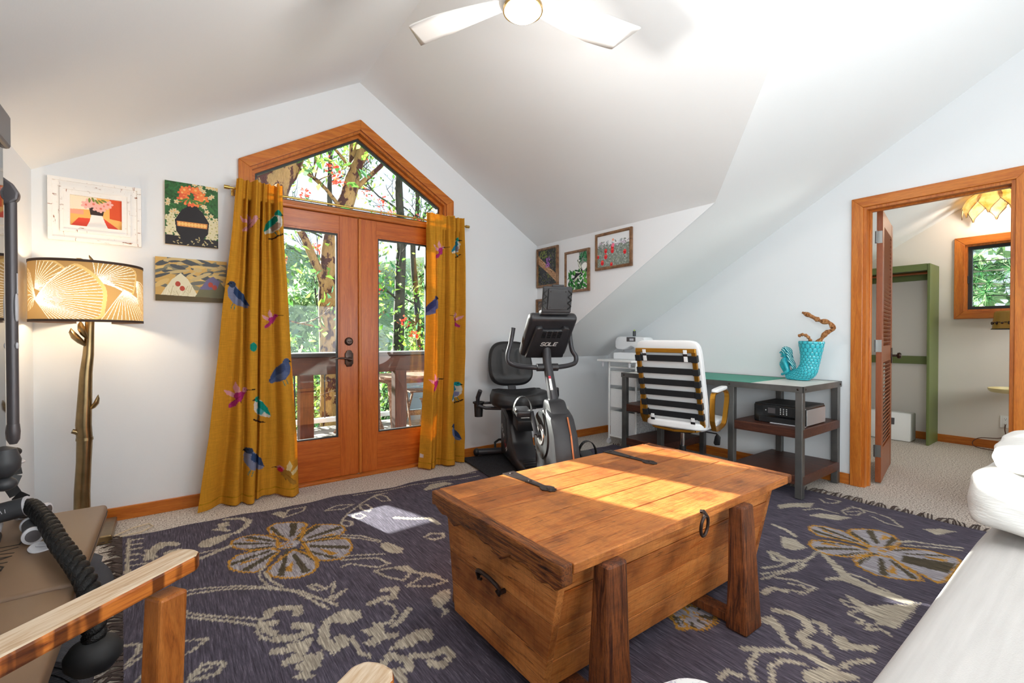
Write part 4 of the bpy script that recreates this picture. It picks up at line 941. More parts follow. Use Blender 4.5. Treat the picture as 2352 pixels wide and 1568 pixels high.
def still_pink(p, a):
    r = random.Random(2)
    p.poly([(0, 0), (a, 0), (a, 1), (0, 1)], '#f2b765'); p.poly([(a * .75, .35), (a, .3), (a, 1), (a * .75, 1)], '#d9542b'); p.poly([(0, .55), (a * .5, .6), (a * .5, 1), (0, 1)], '#f3e6cc'); p.poly([(0, .4), (a * .25, .4), (a * .25, .55), (0, .55)], '#f0a58a')
    p.poly([(0, 0), (a * .3, .02), (a * .42, .3), (a * .15, .28)], '#dd4a33'); p.poly([(a * .62, .35), (a * .95, 0), (a * .55, 0)], '#dd4a33')
    p.poly([(a * .3, 0), (a * .72, 0), (a * .66, .2), (a * .6, .45), (a * .4, .45), (a * .36, .2)], '#f4efe9'); p.poly([(a * .38, .42), (a * .62, .42), (a * .66, .7), (a * .34, .72)], '#3a2a26')
    for k in range(7): blossom(p, a * (.3 + .07 * k), .74 + .09 * math.sin(k * 1.3), .13, '#f6b9ae', '#e9806e')
    for k in range(5): p.ell(a * (.36 + .07 * k), .9 + .03 * math.sin(k * 2), .03, .08, '#7d8a3c', .3 * k)
def inner_mould(o, x0, x1, z0, z1, b0): pass
o = thing('framed_picture', 'distressed white frame around an orange-toned print with pink blossoms, above the lamp', 'picture')
q = [(-.546, 1.645), (-.141, 1.645), (-.141, 1.998), (-.546, 1.998)]
m = MB(); q1 = offs(q, .018); m.prism(q, Y1 - .03, Y1 - .002, 'y', holes=[q1]); q2 = offs(q, .05); m.prism(q1, Y1 - .022, Y1 - .002, 'y', holes=[q2]); obj('outer_frame', m, M['distress'], o)
m = MB(); q3 = offs(q, .064); m.prism(q2, Y1 - .034, Y1 - .002, 'y', holes=[q3]); q4 = offs(q, .09); m.prism(q3, Y1 - .028, Y1 - .002, 'y', holes=[q4]); obj('inner_frame', m, M['distress'], o)
x0, x1, zz0, zz1 = q4[0][0], q4[1][0], q4[0][1], q4[2][1]
asp = (x1 - x0) / (zz1 - zz0); p = Paint(0, asp, 0, 1, .006, '#f2b765'); still_pink(p, asp)
A, B = np.meshgrid(np.linspace(0, 1, 260), np.linspace(0, 1, 200)); sheet('print', np.stack([x0 + (x1 - x0) * A, np.full_like(A, Y1 - .012), zz0 + (zz1 - zz0) * B], -1), p.at(A * asp, B), M['print'], o, smooth=False)
M['canvas'] = mat('canvas_edge', '#d8b778', .7)
def still_green(p, a):
    r = random.Random(5); p.poly([(0, 0), (a, 0), (a, 1), (0, 1)], '#2f5f2e')
    for k in range(420): p.ell(r.uniform(0, a), r.uniform(0, 1), r.uniform(.015, .05), .012, r.choice(['#2a5528', '#3a6e36', '#356a3a', '#274a24']), r.uniform(0, 3))
    for k in range(26): blossom(p, r.uniform(0, a), r.uniform(.45, 1), .035, '#d8c49a', '#e3b05c', 5)
    for k in range(60): blossom(p, r.choice([r.uniform(0, a * .28), r.uniform(a * .74, a)]), r.uniform(.12, .5), .045, '#d9cfa8', '#b9b070', 5)
    p.poly([(0, 0), (a, 0), (a, .12), (0, .15)], '#241e1e')
    p.poly([(a * .36, .05), (a * .64, .05), (a * .8, .22), (a * .82, .4), (a * .7, .56), (a * .6, .62), (a * .62, .68), (a * .38, .68), (a * .4, .62), (a * .3, .56), (a * .18, .4), (a * .2, .22)], '#1f1a1c')
    p.poly([(a * .22, .3), (a * .78, .3), (a * .79, .38), (a * .21, .38)], '#d98a46')
    for k in range(9): p.ell(a * (.26 + .06 * k), .34, .02, .028, '#f0c070')
    for k in range(16): blossom(p, a * (.5 + .27 * math.cos(k * 2.4) * (.4 + .6 * (k / 16))), .80 + .11 * math.sin(k * 2.4), .06, '#ee8040' if k % 3 else '#e0603a', '#f3b468', 5)
    for k in range(8): p.ell(a * (.3 + .06 * k), .71 + .02 * (k % 2), .05, .016, '#4d7a34', .6 * k)
    for k in range(24): p.ell(r.uniform(a * .05, a * .95), r.uniform(.01, .14), .018, .008, '#b9a878', r.uniform(0, 3))
frame_pic('canvas_picture', 'green canvas picture of orange blossoms in a dark urn, between white frame and curtain', -.026, .254, 1.682, 2.078, 0, M['canvas'], still_green)
def still_ochre(p, a):
    r = random.Random(8); p.poly([(0, 0), (a, 0), (a, 1), (0, 1)], '#cfa65c')
    for k in range(70): p.ell(r.uniform(0, a), r.uniform(.3, 1), r.uniform(.08, .25), r.uniform(.02, .06), r.choice(['#4e5152', '#6d6c62', '#c9b07a', '#d9b872', '#8a8468']), r.uniform(-.5, .9))
    p.poly([(a * .02, 0), (a * .1, .22), (a * .22, .5), (a * .34, .66), (a * .44, .52), (a * .54, .25), (a * .62, 0)], '#e6dcba')
    p.poly([(a * .5, 0), (a * .6, .3), (a * .72, .56), (a * .8, .62), (a * .9, .5), (a, .3), (a, 0)], '#6f6a4a')
    p.poly([(a * .6, .3), (a * .72, .56), (a * .8, .62), (a * .9, .5), (a * .86, .34), (a * .74, .3)], '#6c6486')
    for k in range(30): x = r.uniform(.1, .55); p.line([(a * x, r.uniform(.02, .3)), (a * (x + .03), r.uniform(.1, .4))], .012, r.choice(['#d2c69c', '#c4b486', '#f0e8cc']))
    p.poly([(0, 0), (a, 0), (a, .1), (0, .14)], '#5b4a26')
    for x, y in ((.3, .4), (.36, .3), (.76, .42), (.82, .36)): p.ell(a * x, y, .05, .06, '#b8442c')
frame_pic('canvas_picture', 'wide ochre canvas picture of two hills under a cloudy sky, partly behind the curtain', -.076, .30, 1.325, 1.598, 0, M['canvas'], still_ochre)

# ------------------------------------------------------------------ wall-mounted gym, bench and accessories in the left corner
M['gun'] = mat('gunmetal', '#625e60', .38, .4)
M['graph'] = mat('graphite_plastic', '#3c3d40', .45)
M['lgrey'] = mat('light_grey_plastic', '#cfcfd4', .4)
M['foam'] = mat('black_foam', '#17181a', .6)
M['screen'] = mat('mirror_screen', '#50565c', .04, .85)
gy = thing('wall_gym', 'slim wall-mounted home gym with mirror screen and folded dark arm at the left edge', 'gym machine', (X4 + .002, 2.28, .6))
def G(x, y, z): return (x - X4 - .002, y - 2.28, z - .6)
m = MB(); m.box(G(-.56, 2.27, 1.22), (.10, .53, 1.2), bev=.01); obj('body', m, M['gun'], gy)
m = MB(); m.box(G(-.5065, 2.27, 1.22), (.006, .53, 1.18), bev=.001); obj('screen', m, M['screen'], gy)
m = MB(); m.box(G(-.545, 2.29, 1.88), (.115, .56, .13), bev=.012); obj('top_cap', m, M['gun'], gy)
m = MB(); pts = [(-.612, 1.73), (-.525, 1.725), (-.495, 1.70), (-.477, 1.665), (-.48, 1.64), (-.50, 1.62), (-.612, 1.605)]
m.prism([(a - X4 - .002, b_ - .6) for a, b_ in pts], 2.61 - 2.28, 2.65 - 2.28, 'y', bev=.008); obj('arm_pivot', m, M['gun'], gy)
for yy in (2.63,):
    m = MB(); m.tube([G(-.503, yy, z) for z in (1.63, 1.4, 1.15, .9, .745)], .0175, 22); ar = obj('arm', m, M['gun'], gy, True)
    m = MB(); m.cushion(G(-.4885, yy - .008, 1.215), (.010, .026, .11), p=3, puff=0); obj('button', m, M['lgrey'], ar, True, angle=180)
    m = MB(); m.ell(G(-.4885, yy - .008, 1.065), (.006, .012, .013)); obj('button', m, M['lgrey'], ar, True)
    m = MB()
    for k in range(3): m.box(G(-.4862, yy - .010 + .004 * k, 1.31), (.002, .0016, .08))
    obj('warning_text', m, M['lgrey'], ar)
    m = MB(); m.lathe([(.0185, .06), (.021, .03), (.019, .0), (.011, -.018), (0, -.02)], 20, G(-.503, yy, .695)); obj('arm_end', m, M['gun'], gy, True)
    m = MB(); m.ell(G(-.503, yy, .645), (.024, .024, .018)); obj('cable_stop', m, M['foam'], gy, True)
m = MB(); m.lathe([(.006, .0), (.03, -.01), (.042, -.05), (.04, -.08), (.02, -.105), (0, -.11)], 20, G(-.462, 2.30, .725)); m.ell(G(-.462, 2.30, .595), (.032, .032, .024)); m.cyl(G(-.55, 2.30, .70), G(-.462, 2.30, .70), .012, 10); obj('lower_pulley', m, M['graph'], gy, True)
# strap handle hanging on the cable down to the bench
hh = thing('hanging_sling', 'black webbing sling hanging from the gym arm onto the bench', 'exercise handle', (-.503, 2.63, .62))
m = MB(); m.cyl((0, 0, 0), (0, 0, -.012), .007, 10); m.lathe([(.03, -.012), (.034, -.016), (.03, -.022)], 18); obj('ring', m, M['lgrey'], hh, True)
strap = [((-.02, -.06, -.022), (.022, -.09, -.022)), ((-.012, -.09, -.07), (.03, -.1, -.075)), ((.0, -.12, -.11), (.034, -.13, -.11)), ((.026, -.15, -.135), (.05, -.155, -.145))]
m = MB(); sp_ = [(0, 0, -.02), (.012, -.03, -.06), (.0, -.05, -.1), (.02, -.075, -.13), (.05, -.1, -.145)]
for a_, b_ in zip(sp_[:-1], sp_[1:]): m.bar(a_, b_, .036, .004, .001, up=(.3, -1, .2))
obj('strap', m, M['black'], hh)
# bench
M['vinyl'] = mat('brown_vinyl', '#7a6049', .42, 0, .06, 3, .08, 500)
bn = thing('weight_bench', 'dark taupe padded workout bench along the left wall below the gym', 'bench', (-.40, 1.72, 0))
def Bn(x, y, z): return (x + .40, y - 1.72, z)
def pad(y0, y1, z, nm, tw=0):
    m = MB(); m.box((0, 0, 0), (.395, y1 - y0, .055), bev=.014, seg=4); m.xform(Matrix.Translation(Bn(-.40, (y0 + y1) / 2, z - .0275))); return obj(nm, m, M['vinyl'], bn, True, angle=60)
pb = pad(1.665, 2.375, .45, 'back_pad'); pad(1.20, 1.655, .448, 'seat_pad')
m = MB(); letters(m, 'TONAL', Bn(-.385, 1.785, .4502), (0, 1, 0), (-1, 0, 0), .046, .55, .09, .0008); obj('lettering', m, M['black'], pb)
m = MB(); m.tube([Bn(-.2025 - .0, 1.68, .425), Bn(-.2025, 2.36, .425)], .002, 6); obj('seam', m, M['black'], pb)
m = MB(); m.box(Bn(-.45, 1.78, .365), (.06, 1.1, .05), bev=.006); obj('frame', m, M['black'], bn)
for y in (1.27, 2.35): m = MB(); m.box(Bn(-.46, y, .17), (.05, .05, .34), bev=.004); m.box(Bn(-.5, y, .02), (.16, .05, .04), bev=.006); obj('leg', m, M['black'], bn)
# accessories on the bench
def handle(nm, label, p0, p1, r):
    o = thing(nm, label, 'exercise handle', p0); d = Vector(p1) - Vector(p0); Mx = d.to_track_quat('Z', 'Y').to_matrix()
    m = MB(); m.lathe([(r * .86, 0), (r * .86, d.length)], 20, (0, 0, 0), Mx); obj('grip', m, M['graph'], o, True)
    for z, s in ((0, -1), (d.length, 1)):
        m = MB(); m.lathe([(r, 0), (r * 1.05, s * .006), (r, s * .012), (r * .75, s * .013)], 24, tuple(Mx @ Vector((0, 0, z))), Mx); e_ = obj('end_ring', m, M['lgrey'], o, True)
        m = MB(); m.lathe([(r * .74, 0), (r * .7, s * .003), (.004, s * .003)], 20, tuple(Mx @ Vector((0, 0, z + s * .011))), Mx); obj('end_cap', m, M['gun'], e_, True)
    return o
handle('grip_handle', 'grey exercise grip with pale end ring lying on the bench beside the rope', (-.352, 2.05, .478), (-.375, 2.16, .478), .026)
handle('grip_handle', 'grey exercise grip lying at the wall end of the bench below the strap', (-.37, 2.325, .4765), (-.43, 2.347, .4765), .025)
m = MB(); m.lathe([(.027, 0), (.029, .004), (.025, .009), (.012, .010), (.012, .007), (0, .007)], 24); m.box((0, 0, .011), (.024, .007, .005), bev=.001)
o = obj('strap_end_disc', m, M['lgrey'], smooth=True); o.location = (-.325, 1.985, .452); o.rotation_euler = (.25, .15, 0); tag(o, 'flat pale plastic disc lying on the bench next to the grey grip', 'disc')
br = thing('workout_bar', 'silver workout bar with black grips lying on the bench', 'bar', (-.45, 2.10, .4705))
db_ = Vector((-.05, .34, 0)).normalized()
for a_, b_, r, mt, nm in ((-.42, .0, .014, 'chrome', 'tube'), (.03, .16, .016, 'lgrey', 'sleeve'), (-.02, .03, .02, 'black', 'collar'), (-.5, -.42, .018, 'black', 'grip')):
    m = MB(); m.tube([db_ * a_, db_ * b_], r, 18); obj(nm, m, M[mt], br, True)
# rope : three twisted strands, sleeve at one end, rubber knob at the other
rp = thing('triceps_rope', 'thick twisted black pull rope arching from its grey sleeve over the bench edge', 'rope', (-.40, 2.2, .5))
pth = [(-.405, 2.23, .524), (-.385, 2.22, .526), (-.35, 2.14, .515), (-.312, 2.03, .505), (-.268, 1.87, .498), (-.222, 1.73, .488), (-.180, 1.61, .462), (-.158, 1.53, .405), (-.156, 1.50, .345)]
spline = spline_
ctr = spline(pth, 150)
m = MB()
for s in range(3):
    pts = []
    for i, c_ in enumerate(ctr):
        tg = (ctr[min(i + 1, 149)] - ctr[max(i - 1, 0)]).normalized(); x = tg.cross(Vector((0, 0, 1))).normalized(); y = tg.cross(x)
        a_ = 2 * PI * s / 3 + i * .165 * 2.6; pts.append(c_ + (x * math.cos(a_) + y * math.sin(a_)) * .0135 - Vector((-.40, 2.2, .5)))
    m.tube(pts, .0122, 9)
t = NT('black_rope'); t.bsdf(.4, 0, '#0b0a0a', .3); w_ = t.noise(t.coord((150, 150, 150)), 2, 2); t.bump(w_, .6, .004); M['rope'] = t.m
obj('rope', m, M['rope'], rp, True)
m = MB(); dv = (ctr[0] - ctr[3]).normalized(); A_ = ctr[0] - Vector((-.40, 2.2, .5)); m.tube([A_ + dv * -.012, A_ + dv * .09], [.033, .031], 22); obj('sleeve', m, M['graph'], rp, True)
m = MB(); m.tube([A_ + dv * -.013, A_ + dv * -.008], [.034, .034], 22); obj('sleeve_ring', m, M['lgrey'], rp, True)
ex_ = -dv; ez_ = (Vector((0, 0, 1.1)) - (A_ + Vector((-.40, 2.2, .5)))); ez_ = (ez_ - ex_ * ez_.dot(ex_)).normalized()
m = MB(); letters(m, 'RAI', A_ + dv * .06 + ez_ * .0322 - ez_.cross(ex_) * .004, ex_, ez_.cross(ex_), .008, .5, .14, .0012); obj('sleeve_lettering', m, M['lgrey'], rp)
m = MB(); E_ = ctr[-1] - Vector((-.40, 2.2, .5)); m.lathe([(.0, -.055), (.04, -.05), (.055, -.03), (.056, -.01), (.045, .008), (.026, .018), (0, .02)], 26, tuple(E_)); obj('rubber_end', m, M['foam'], rp, True)
# rolled mat
t = NT('yoga_mat_foam'); t.bsdf(.75, 0, '#4a4c52', .3); wv = t.n('ShaderNodeTexWave', wave_type='BANDS', bands_direction='Y'); wv.inputs['Scale'].default_value = 42; wv.inputs['Distortion'].default_value = 0
vv = t.coord(); sn = t.n('ShaderNodeTexWave', wave_type='BANDS', bands_direction='Z'); sn.inputs['Scale'].default_value = 30; t.l(vv, sn.inputs[0])
add = t.n('ShaderNodeVectorMath', operation='MULTIPLY_ADD'); t.l(sn.outputs['Color'], add.inputs[0]); add.inputs[1].default_value = (0, .006, 0); t.l(vv, add.inputs[2]); t.l(add.outputs[0], wv.inputs[0])
t.bump(wv.outputs['Fac'], .6, .003); M['mat'] = t.m
m = MB(); prof = []; turns = 2.3; n = 150; th_ = .012
spi = [(.155 - .017 * (a / (2 * PI)), a) for a in (2 * PI * turns * k / n for k in range(n + 1))]
out_ = [(r * math.cos(a + .8), r * math.sin(a + .8)) for r, a in spi]; in_ = [((r - th_) * math.cos(a + .8), (r - th_) * math.sin(a + .8)) for r, a in spi]
V0 = [[m.bm.verts.new(Vector((p[0], y, p[1]))) for p in out_] for y in (0, .72)]; V1 = [[m.bm.verts.new(Vector((p[0], y, p[1]))) for p in in_] for y in (0, .72)]
for k in range(n):
    m.bm.faces.new((V0[0][k], V0[0][k + 1], V0[1][k + 1], V0[1][k])); m.bm.faces.new((V1[0][k + 1], V1[0][k], V1[1][k], V1[1][k + 1]))
    for j in (0, 1): m.bm.faces.new((V0[j][k], V0[j][k + 1], V1[j][k + 1], V1[j][k]))
for k in (0, n): m.bm.faces.new((V0[0][k], V0[1][k], V1[1][k], V1[0][k]))
o = obj('rolled_mat', m, M['mat'], smooth=True, angle=30); o.location = (-.32, 1.60, .157); tag(o, 'rolled dark grey exercise mat with wavy ribs lying on the floor beside the bench', 'exercise mat')
# ------------------------------------------------------------------ exercise bike on its rubber mat
t = NT('rubber_mat'); t.bsdf(.85, 0, None, .2); f = t.noise(t.coord(), 180, 2); t.l(t.ramp(f, [(.4, '#232325'), (.62, '#34343a'), (.75, '#5a5a60')]), t.b.inputs['Base Color']); t.bump(f, .5, .002); M['rubber'] = t.m
m = MB(); m.box((.375, -.83, .004), (.78, 1.66, .008), bev=.003)
o = obj('equipment_mat', m, M['rubber']); o.location = (2.09, 3.55, .0145); o.rotation_euler = (0, 0, math.radians(-9.8)); tag(o, 'black rubber equipment mat under the exercise bike', 'mat')
M['bk'] = mat('bike_plastic', '#2b2b2e', .38, 0, .1, 30, .1, 600)
M['bkm'] = mat('bike_metal_paint', '#3a3a3e', .35, .3)
M['bks'] = mat('bike_leatherette', '#1f1f21', .45)
M['silver'] = mat('silver_paint', '#b9b9ba', .3, .6)
M['red'] = mat('red_print', '#c23a4a', .5)
M['copper'] = mat('copper_stripe', '#a8623c', .3, .7)
BK = thing('exercise_bike', 'black recumbent exercise bike on a rubber mat in front of the window wall', 'exercise bike', (2.5, 3.4, .023), math.atan2(-.92, -.39))
def P_(nm, mb, mt='bk', sm=True, par=None, ang=40): return obj(nm, mb, M[mt], par or BK, sm, angle=ang)
m = MB(); m.tube([(.02, -.30, .04), (.02, .27, .04)], .03, 18); P_('rear_stabilizer', m, 'bkm')
for y in (-.315, .285): m = MB(); m.ell((.02, y, .04), (.034, .03, .036)); P_('foot_cap', m, 'black')
m = MB(); m.tube([(1.5, -.26, .04), (1.5, .26, .04)], .03, 18); P_('front_stabilizer', m, 'bkm')
m = MB(); m.tube([(.0, -.14, .06), (-.06, -.13, .1), (-.08, -.09, .12), (-.08, .02, .12), (-.06, .06, .1), (.0, .07, .06)], .011, 10); P_('lift_handle', m, 'black')
m = MB(); m.prism([(.03, .03), (.02, .40), (.05, .46), (.12, .475), (.30, .415), (.38, .33), (.45, .2), (.60, .11), (1.2, .10), (1.2, .03)], -.095, .095, 'y', bev=.018); rb = P_('rear_shroud', m, 'bk')
m = MB(); m.prism([(.07, .12), (.06, .36), (.10, .42), (.26, .37), (.30, .2), (.25, .12)], -.0985, -.096, 'y', bev=.001); sp_ = P_('side_panel', m, 'black', True, rb)
def dl(text, only, mt, nm):
    m = MB(); d = Vector((.72, 0, -.69)).normalized(); letters(m, text, (.075, -.0995, .285), d, (d.z * -1, 0, d.x), .026, .35, .2, .001, .2, only); obj(nm, m, M[mt], sp_)
dl('SOLE LCR', (0, 1, 2, 3), 'white', 'brand_lettering'); dl('SOLE LCR', (5, 6), 'red', 'model_lettering'); dl('SOLE LCR', (7,), 'white', 'model_letter')
m = MB()
for k in range(7): m.box((.66 + .07 * k, 0, .112), (.04, .15, .008), bev=.002)
P_('step_grip', m, 'black')
m = MB(); m.bar((-.02, -.0, .50), (.52, 0, .375), .10, .05, .004); P_('seat_rail', m, 'steel')
m = MB(); m.bar((.40, 0, .40), (.56, 0, .36), .15, .10, .016); ec = P_('rail_end', m, 'black')
m = MB(); m.bar((.46, 0, .4395), (.53, 0, .422), .07, .003); obj('label', m, M['white'], ec)
# seat (saddle-curved pad) and backrest
m = MB()
def seatf(u, v):
    a = 2 * PI * u; w = 1
    cx_, sy_ = math.cos(a), math.sin(a)
    k = (abs(cx_) ** 3.2 + abs(sy_) ** 3.2) ** (-1 / 3.2); x, y = cx_ * k * .20, sy_ * k * .245
    prof = [(0, .5), (.55, .5), (.92, .505), (1, .525), (1.0, .565), (.93, .60), (.75, .612), (.4, .60), (0, .59)]
    t_ = v * 8; i = min(7, int(t_)); f = t_ - i
    r = prof[i][0] + (prof[i + 1][0] - prof[i][0]) * f; z = prof[i][1] + (prof[i + 1][1] - prof[i][1]) * f
    X, Y = x * r, y * r
    z += (z - .5) / .1 * (.03 * (abs(Y) / .245) ** 2 - .02 * math.exp(-(Y / .07) ** 2) * max(0, X / .2) + .01 * (X < -.1))
    if X > .1: X -= .05 * math.exp(-(Y / .08) ** 2) * (X - .1) / .1
    return (.34 + X, Y, z - .005)
m.grid(56, 33, seatf, wrap=True); P_('seat', m, 'bks', ang=180)
m = MB(); m.box((.30, 0, .485), (.22, .26, .03), bev=.006); P_('seat_bracket', m, 'bkm')
def backf(u, v):
    a = 2 * PI * u; cx_, sy_ = math.cos(a), math.sin(a)
    k = (abs(cx_) ** 3.5 + abs(sy_) ** 3.5) ** (-1 / 3.5); y, z = cx_ * k, sy_ * k
    prof = [(0, -1), (.9, -1), (1, -.4), (1, .4), (.9, .85), (.7, 1), (0, 1.0)]
    t_ = v * 6; i = min(5, int(t_)); f = t_ - i
    r = prof[i][0] + (prof[i + 1][0] - prof[i][0]) * f; h = prof[i][1] + (prof[i + 1][1] - prof[i][1]) * f
    Y, Z = y * r * (.205 - .02 * (z * r > 0) * z * r), z * r
    X = .035 * h
    if h > .5:
        X += .022 * math.exp(-((Z + .55) / .35) ** 2) - .012 * math.exp(-((abs(Y) - .075) / .018) ** 2) * (abs(Z - .05) < .55) + .012 * (abs(Y) / .2) ** 2
    return (X + .05 - .10 * (Z + 1) / 2, Y, .835 + Z * .2)
m.bm.clear() if False else None
m = MB(); m.grid(72, 60, backf, wrap=True); P_('backrest', m, 'bks', ang=180)
m = MB(); m.bar((.14, 0, .49), (.02, 0, .70), .07, .03, .004); P_('backrest_post', m, 'bkm')
for s in (-1, 1):
    m = MB(); m.tube([(.30, s * .15, .47), (.28, s * .28, .475), (.27, s * .345, .50), (.30, s * .35, .57), (.335, s * .335, .63)], [.014, .014, .016, .018, .018], 14); P_('seat_handle', m, 'bkm')
m = MB(); m.lathe([(.034, -.11), (.04, 0), (.05, .005), (.05, .018), (.038, .018), (.036, -.05), (0, -.05)], 26, (.22, -.33, .505)); m.box((.22, -.27, .51), (.05, .1, .016), bev=.004); P_('cup_holder', m, 'black')
# front shroud
m = MB()
pr = [(1.10, .06), (1.08, .25), (1.09, .43), (1.13, .53), (1.20, .60), (1.30, .62), (1.40, .58), (1.47, .48), (1.53, .3), (1.58, .06)]
m.prism(pr, -.085, .085, 'y', bev=.03); fs = P_('front_shroud', m, 'bk')
m = MB()
for a_, b_ in (((1.412, .576), (1.474, .476)), ((1.474, .476), (1.533, .297)), ((1.533, .297), (1.582, .07))): m.bar((a_[0], .03, a_[1]), (b_[0], .03, b_[1]), .010, .008, 0, up=(1, 0, .4))
obj('stripe', m, M['copper'], fs)
CR = (1.24, -.088, .44); RXn = Matrix.Rotation(PI / 2, 3, 'X')
m = MB(); m.lathe([(.155, -.004), (.15, .006), (.10, .004), (.08, .001), (0, .0)], 40, CR, RXn); obj('disc_recess', m, M['black'], fs, True)
m = MB(); m.lathe([(.036, .0), (.036, .008), (.064, .008), (.066, .0)], 36, CR, RXn, closed=True); obj('chain_ring', m, M['silver'], fs, True)
cn = MB(); cn.cyl((1.24, -.12, .44), (1.24, .12, .44), .02, 16)
cn.bar((1.24, -.118, .44), (1.13, -.122, .575), .02, .03, .005, up=(0, 1, 0)); cn.bar((1.24, .118, .44), (1.35, .122, .305), .02, .03, .005, up=(0, 1, 0)); P_('crank', cn, 'bkm')
for (x, y, z, s) in ((1.13, -.185, .575, -1), (1.35, .185, .305, 1)):
    m = MB(); m.box((x, y, z), (.11, .10, .045), Euler((0, .25, 0)), bev=.014, seg=3); pd = P_('pedal', m, 'bk')
    m = MB(); m.cyl((x, y - s * .065, z), (x, y, z), .008, 10); obj('axle', m, M['chrome'], pd)
    m = MB(); pts = [(x + .01, y + .062 * math.cos(a), z + .01 + .095 * math.sin(a)) for a in (PI * k / 12 for k in range(13))]
    for a_, b_ in zip(pts[:-1], pts[1:]): m.bar(a_, b_, .03, .005, up=(1, 0, 0)) if False else m.bar(a_, b_, .004, .032, up=(1, 0, 0))
    obj('strap', m, M['black'], pd)
# mast, cowl, handlebar, console
m = MB(); m.prism([(1.17, .57), (1.19, .655), (1.215, .67), (1.285, .67), (1.31, .655), (1.40, .56), (1.36, .53), (1.2, .53)], -.062, .062, 'y', bev=.02); P_('mast_cowl', m, 'bk')
m = MB(); m.tube([(1.26, 0, .60), (1.20, 0, .72), (1.10, 0, .90), (1.08, 0, 1.0)], [.036, .033, .03, .03], 20); ms = P_('mast', m, 'bkm')
m = MB(); m.bar((1.247, -.016, .73), (1.205, -.016, .80), .016, .002, up=(1, 0, .5)); wl = obj('warning_label', m, M['white'], ms); m = MB(); m.bar((1.2045, -.016, .801), (1.195, -.016, .817), .016, .002, up=(1, 0, .5)); obj('warning_flash', m, M['red'], ms)
m = MB(); m.tube(spline([(1.0, -.215, 1.14), (1.0, -.235, 1.03), (1.0, -.255, .95), (1.01, -.245, .90), (1.04, -.19, .877), (1.09, -.1, .868), (1.10, 0, .866), (1.09, .1, .87), (1.04, .19, .878), (1.01, .24, .895), (1.0, .248, .935), (1.0, .22, .98), (1.0, .205, 1.06), (1.0, .20, 1.14)], 80), .0165, 14); hb = P_('handlebar', m, 'bkm')
m = MB(); m.tube([(1.10, -.075, .868), (1.10, .075, .868)], .026, 18); P_('bar_clamp', m, 'bk')
cM = Matrix.Translation((1.10, 0, 1.09)) @ Matrix.Rotation(math.radians(46), 4, 'Y')   # local z = up along the console, local x = its back
m = MB(); m.box((0, 0, 0), (.07, .335, .38), bev=.03, seg=4); m.xform(cM); cs = P_('console', m, 'bk')
m = MB(); m.prism([(-.14, -.165), (.14, -.165), (.115, .12), (.075, .13), (.065, .10), (-.065, .10), (-.075, .13), (-.115, .12)], .03, .068, 'x', bev=.012); m.xform(cM); cb = obj('back_cover', m, M['bk'], cs, True)
m = MB(); letters(m, 'SOLE', cM @ Vector((.0685, .058, -.035)) , -(cM.to_3x3() @ Vector((0, 1, 0))) * -1 if False else (cM.to_3x3() @ Vector((0, 1, 0))), cM.to_3x3() @ Vector((0, 0, 1)), .022, .35, .22, .001, .22)
# shift lettering so it is centred
for v in m.bm.verts: v.co -= cM.to_3x3() @ Vector((0, .115, 0))
obj('brand_lettering', m, M['white'], cb)
m = MB()
for r in range(6):
    for c_ in range(4): m.box((.069, -.055 + .036 * c_, .045 + .011 * r), (.003, .026, .0045))
m.xform(cM); obj('vent_slots', m, M['blackgloss'], cb)
m = MB(); m.box((-.036, 0, .01), (.004, .28, .3), bev=.002); m.xform(cM); obj('display', m, M['blackgloss'], cs)
tM = Matrix.Translation((1.30, .0, 1.315)) @ Matrix.Rotation(math.radians(14), 4, 'Y')
m = MB(); m.box((0, 0, 0), (.018, .20, .17), bev=.008); m.box((.012, 0, .005), (.012, .13, .135), bev=.003); m.box((0, 0, .09), (.016, .08, .014), bev=.003); m.xform(tM); th_ = P_('tablet_holder', m, 'bk', False)
for s in (-1, 1):
    m = MB()
    for k in range(3): m.bar((.011, s * .072, -.06 + .04 * k), (.011, s * .095, -.04 + .04 * k), .006, .006); m.bar((.011, s * .095, -.04 + .04 * k), (.011, s * .072, -.02 + .04 * k), .006, .006)
    m.xform(tM); obj('lattice', m, M['blackgloss'], th_)
m = MB()
for (y, z) in ((-.05, .055), (.05, .055), (-.05, -.045), (.05, -.045)): m.ell((.0185, y, z), (.002, .004, .004), 8, 6)
m.xform(tM); obj('screws', m, M['blackgloss'], th_)
m = MB(); m.box((1.25, 0, 1.235), (.05, .20, .03), bev=.01); P_('holder_hinge', m, 'bk')

# ------------------------------------------------------------------ framed photographs on the dormer cheek
M['pframe'] = wood('bronze_frame', [(.3, '#5a3c28'), (.5, '#8a6444'), (.7, '#a98a6c')], (6, 6, 6), .35, .05, .6)
def ph_log(p, a):
    r = random.Random(1); p.poly([(0, 0), (a, 0), (a, 1), (0, 1)], '#35363a')
    for k in range(260): p.ell(r.uniform(0, a), r.uniform(0, 1), r.uniform(.01, .05), r.uniform(.008, .02), r.choice(['#4a4d55', '#26282c', '#5a5750', '#3c4a2c', '#6a6e3c']), r.uniform(0, 3))
    p.poly([(0, .86), (0, .62), (a * .55, .32), (a, .04), (a, .28), (a * .5, .55)], '#a9805e')
    for k in range(60): t_ = r.random(); p.ell(t_ * a, .76 - .6 * t_ + r.uniform(-.1, .1), .035, .008, r.choice(['#d8b793', '#7d5a40', '#c29a74']), -.55)
    for k in range(50): p.ell(a * (.42 + .25 * r.random()), .5 + .28 * r.random(), .02, .013, r.choice(['#9a5ab0', '#b276c8', '#7d4a9a']), r.uniform(0, 3))
    for k in range(40): p.ell(a * r.uniform(.1, .5), r.uniform(.78, .98), .03, .006, '#8a9a3c', r.uniform(.5, 1.5))
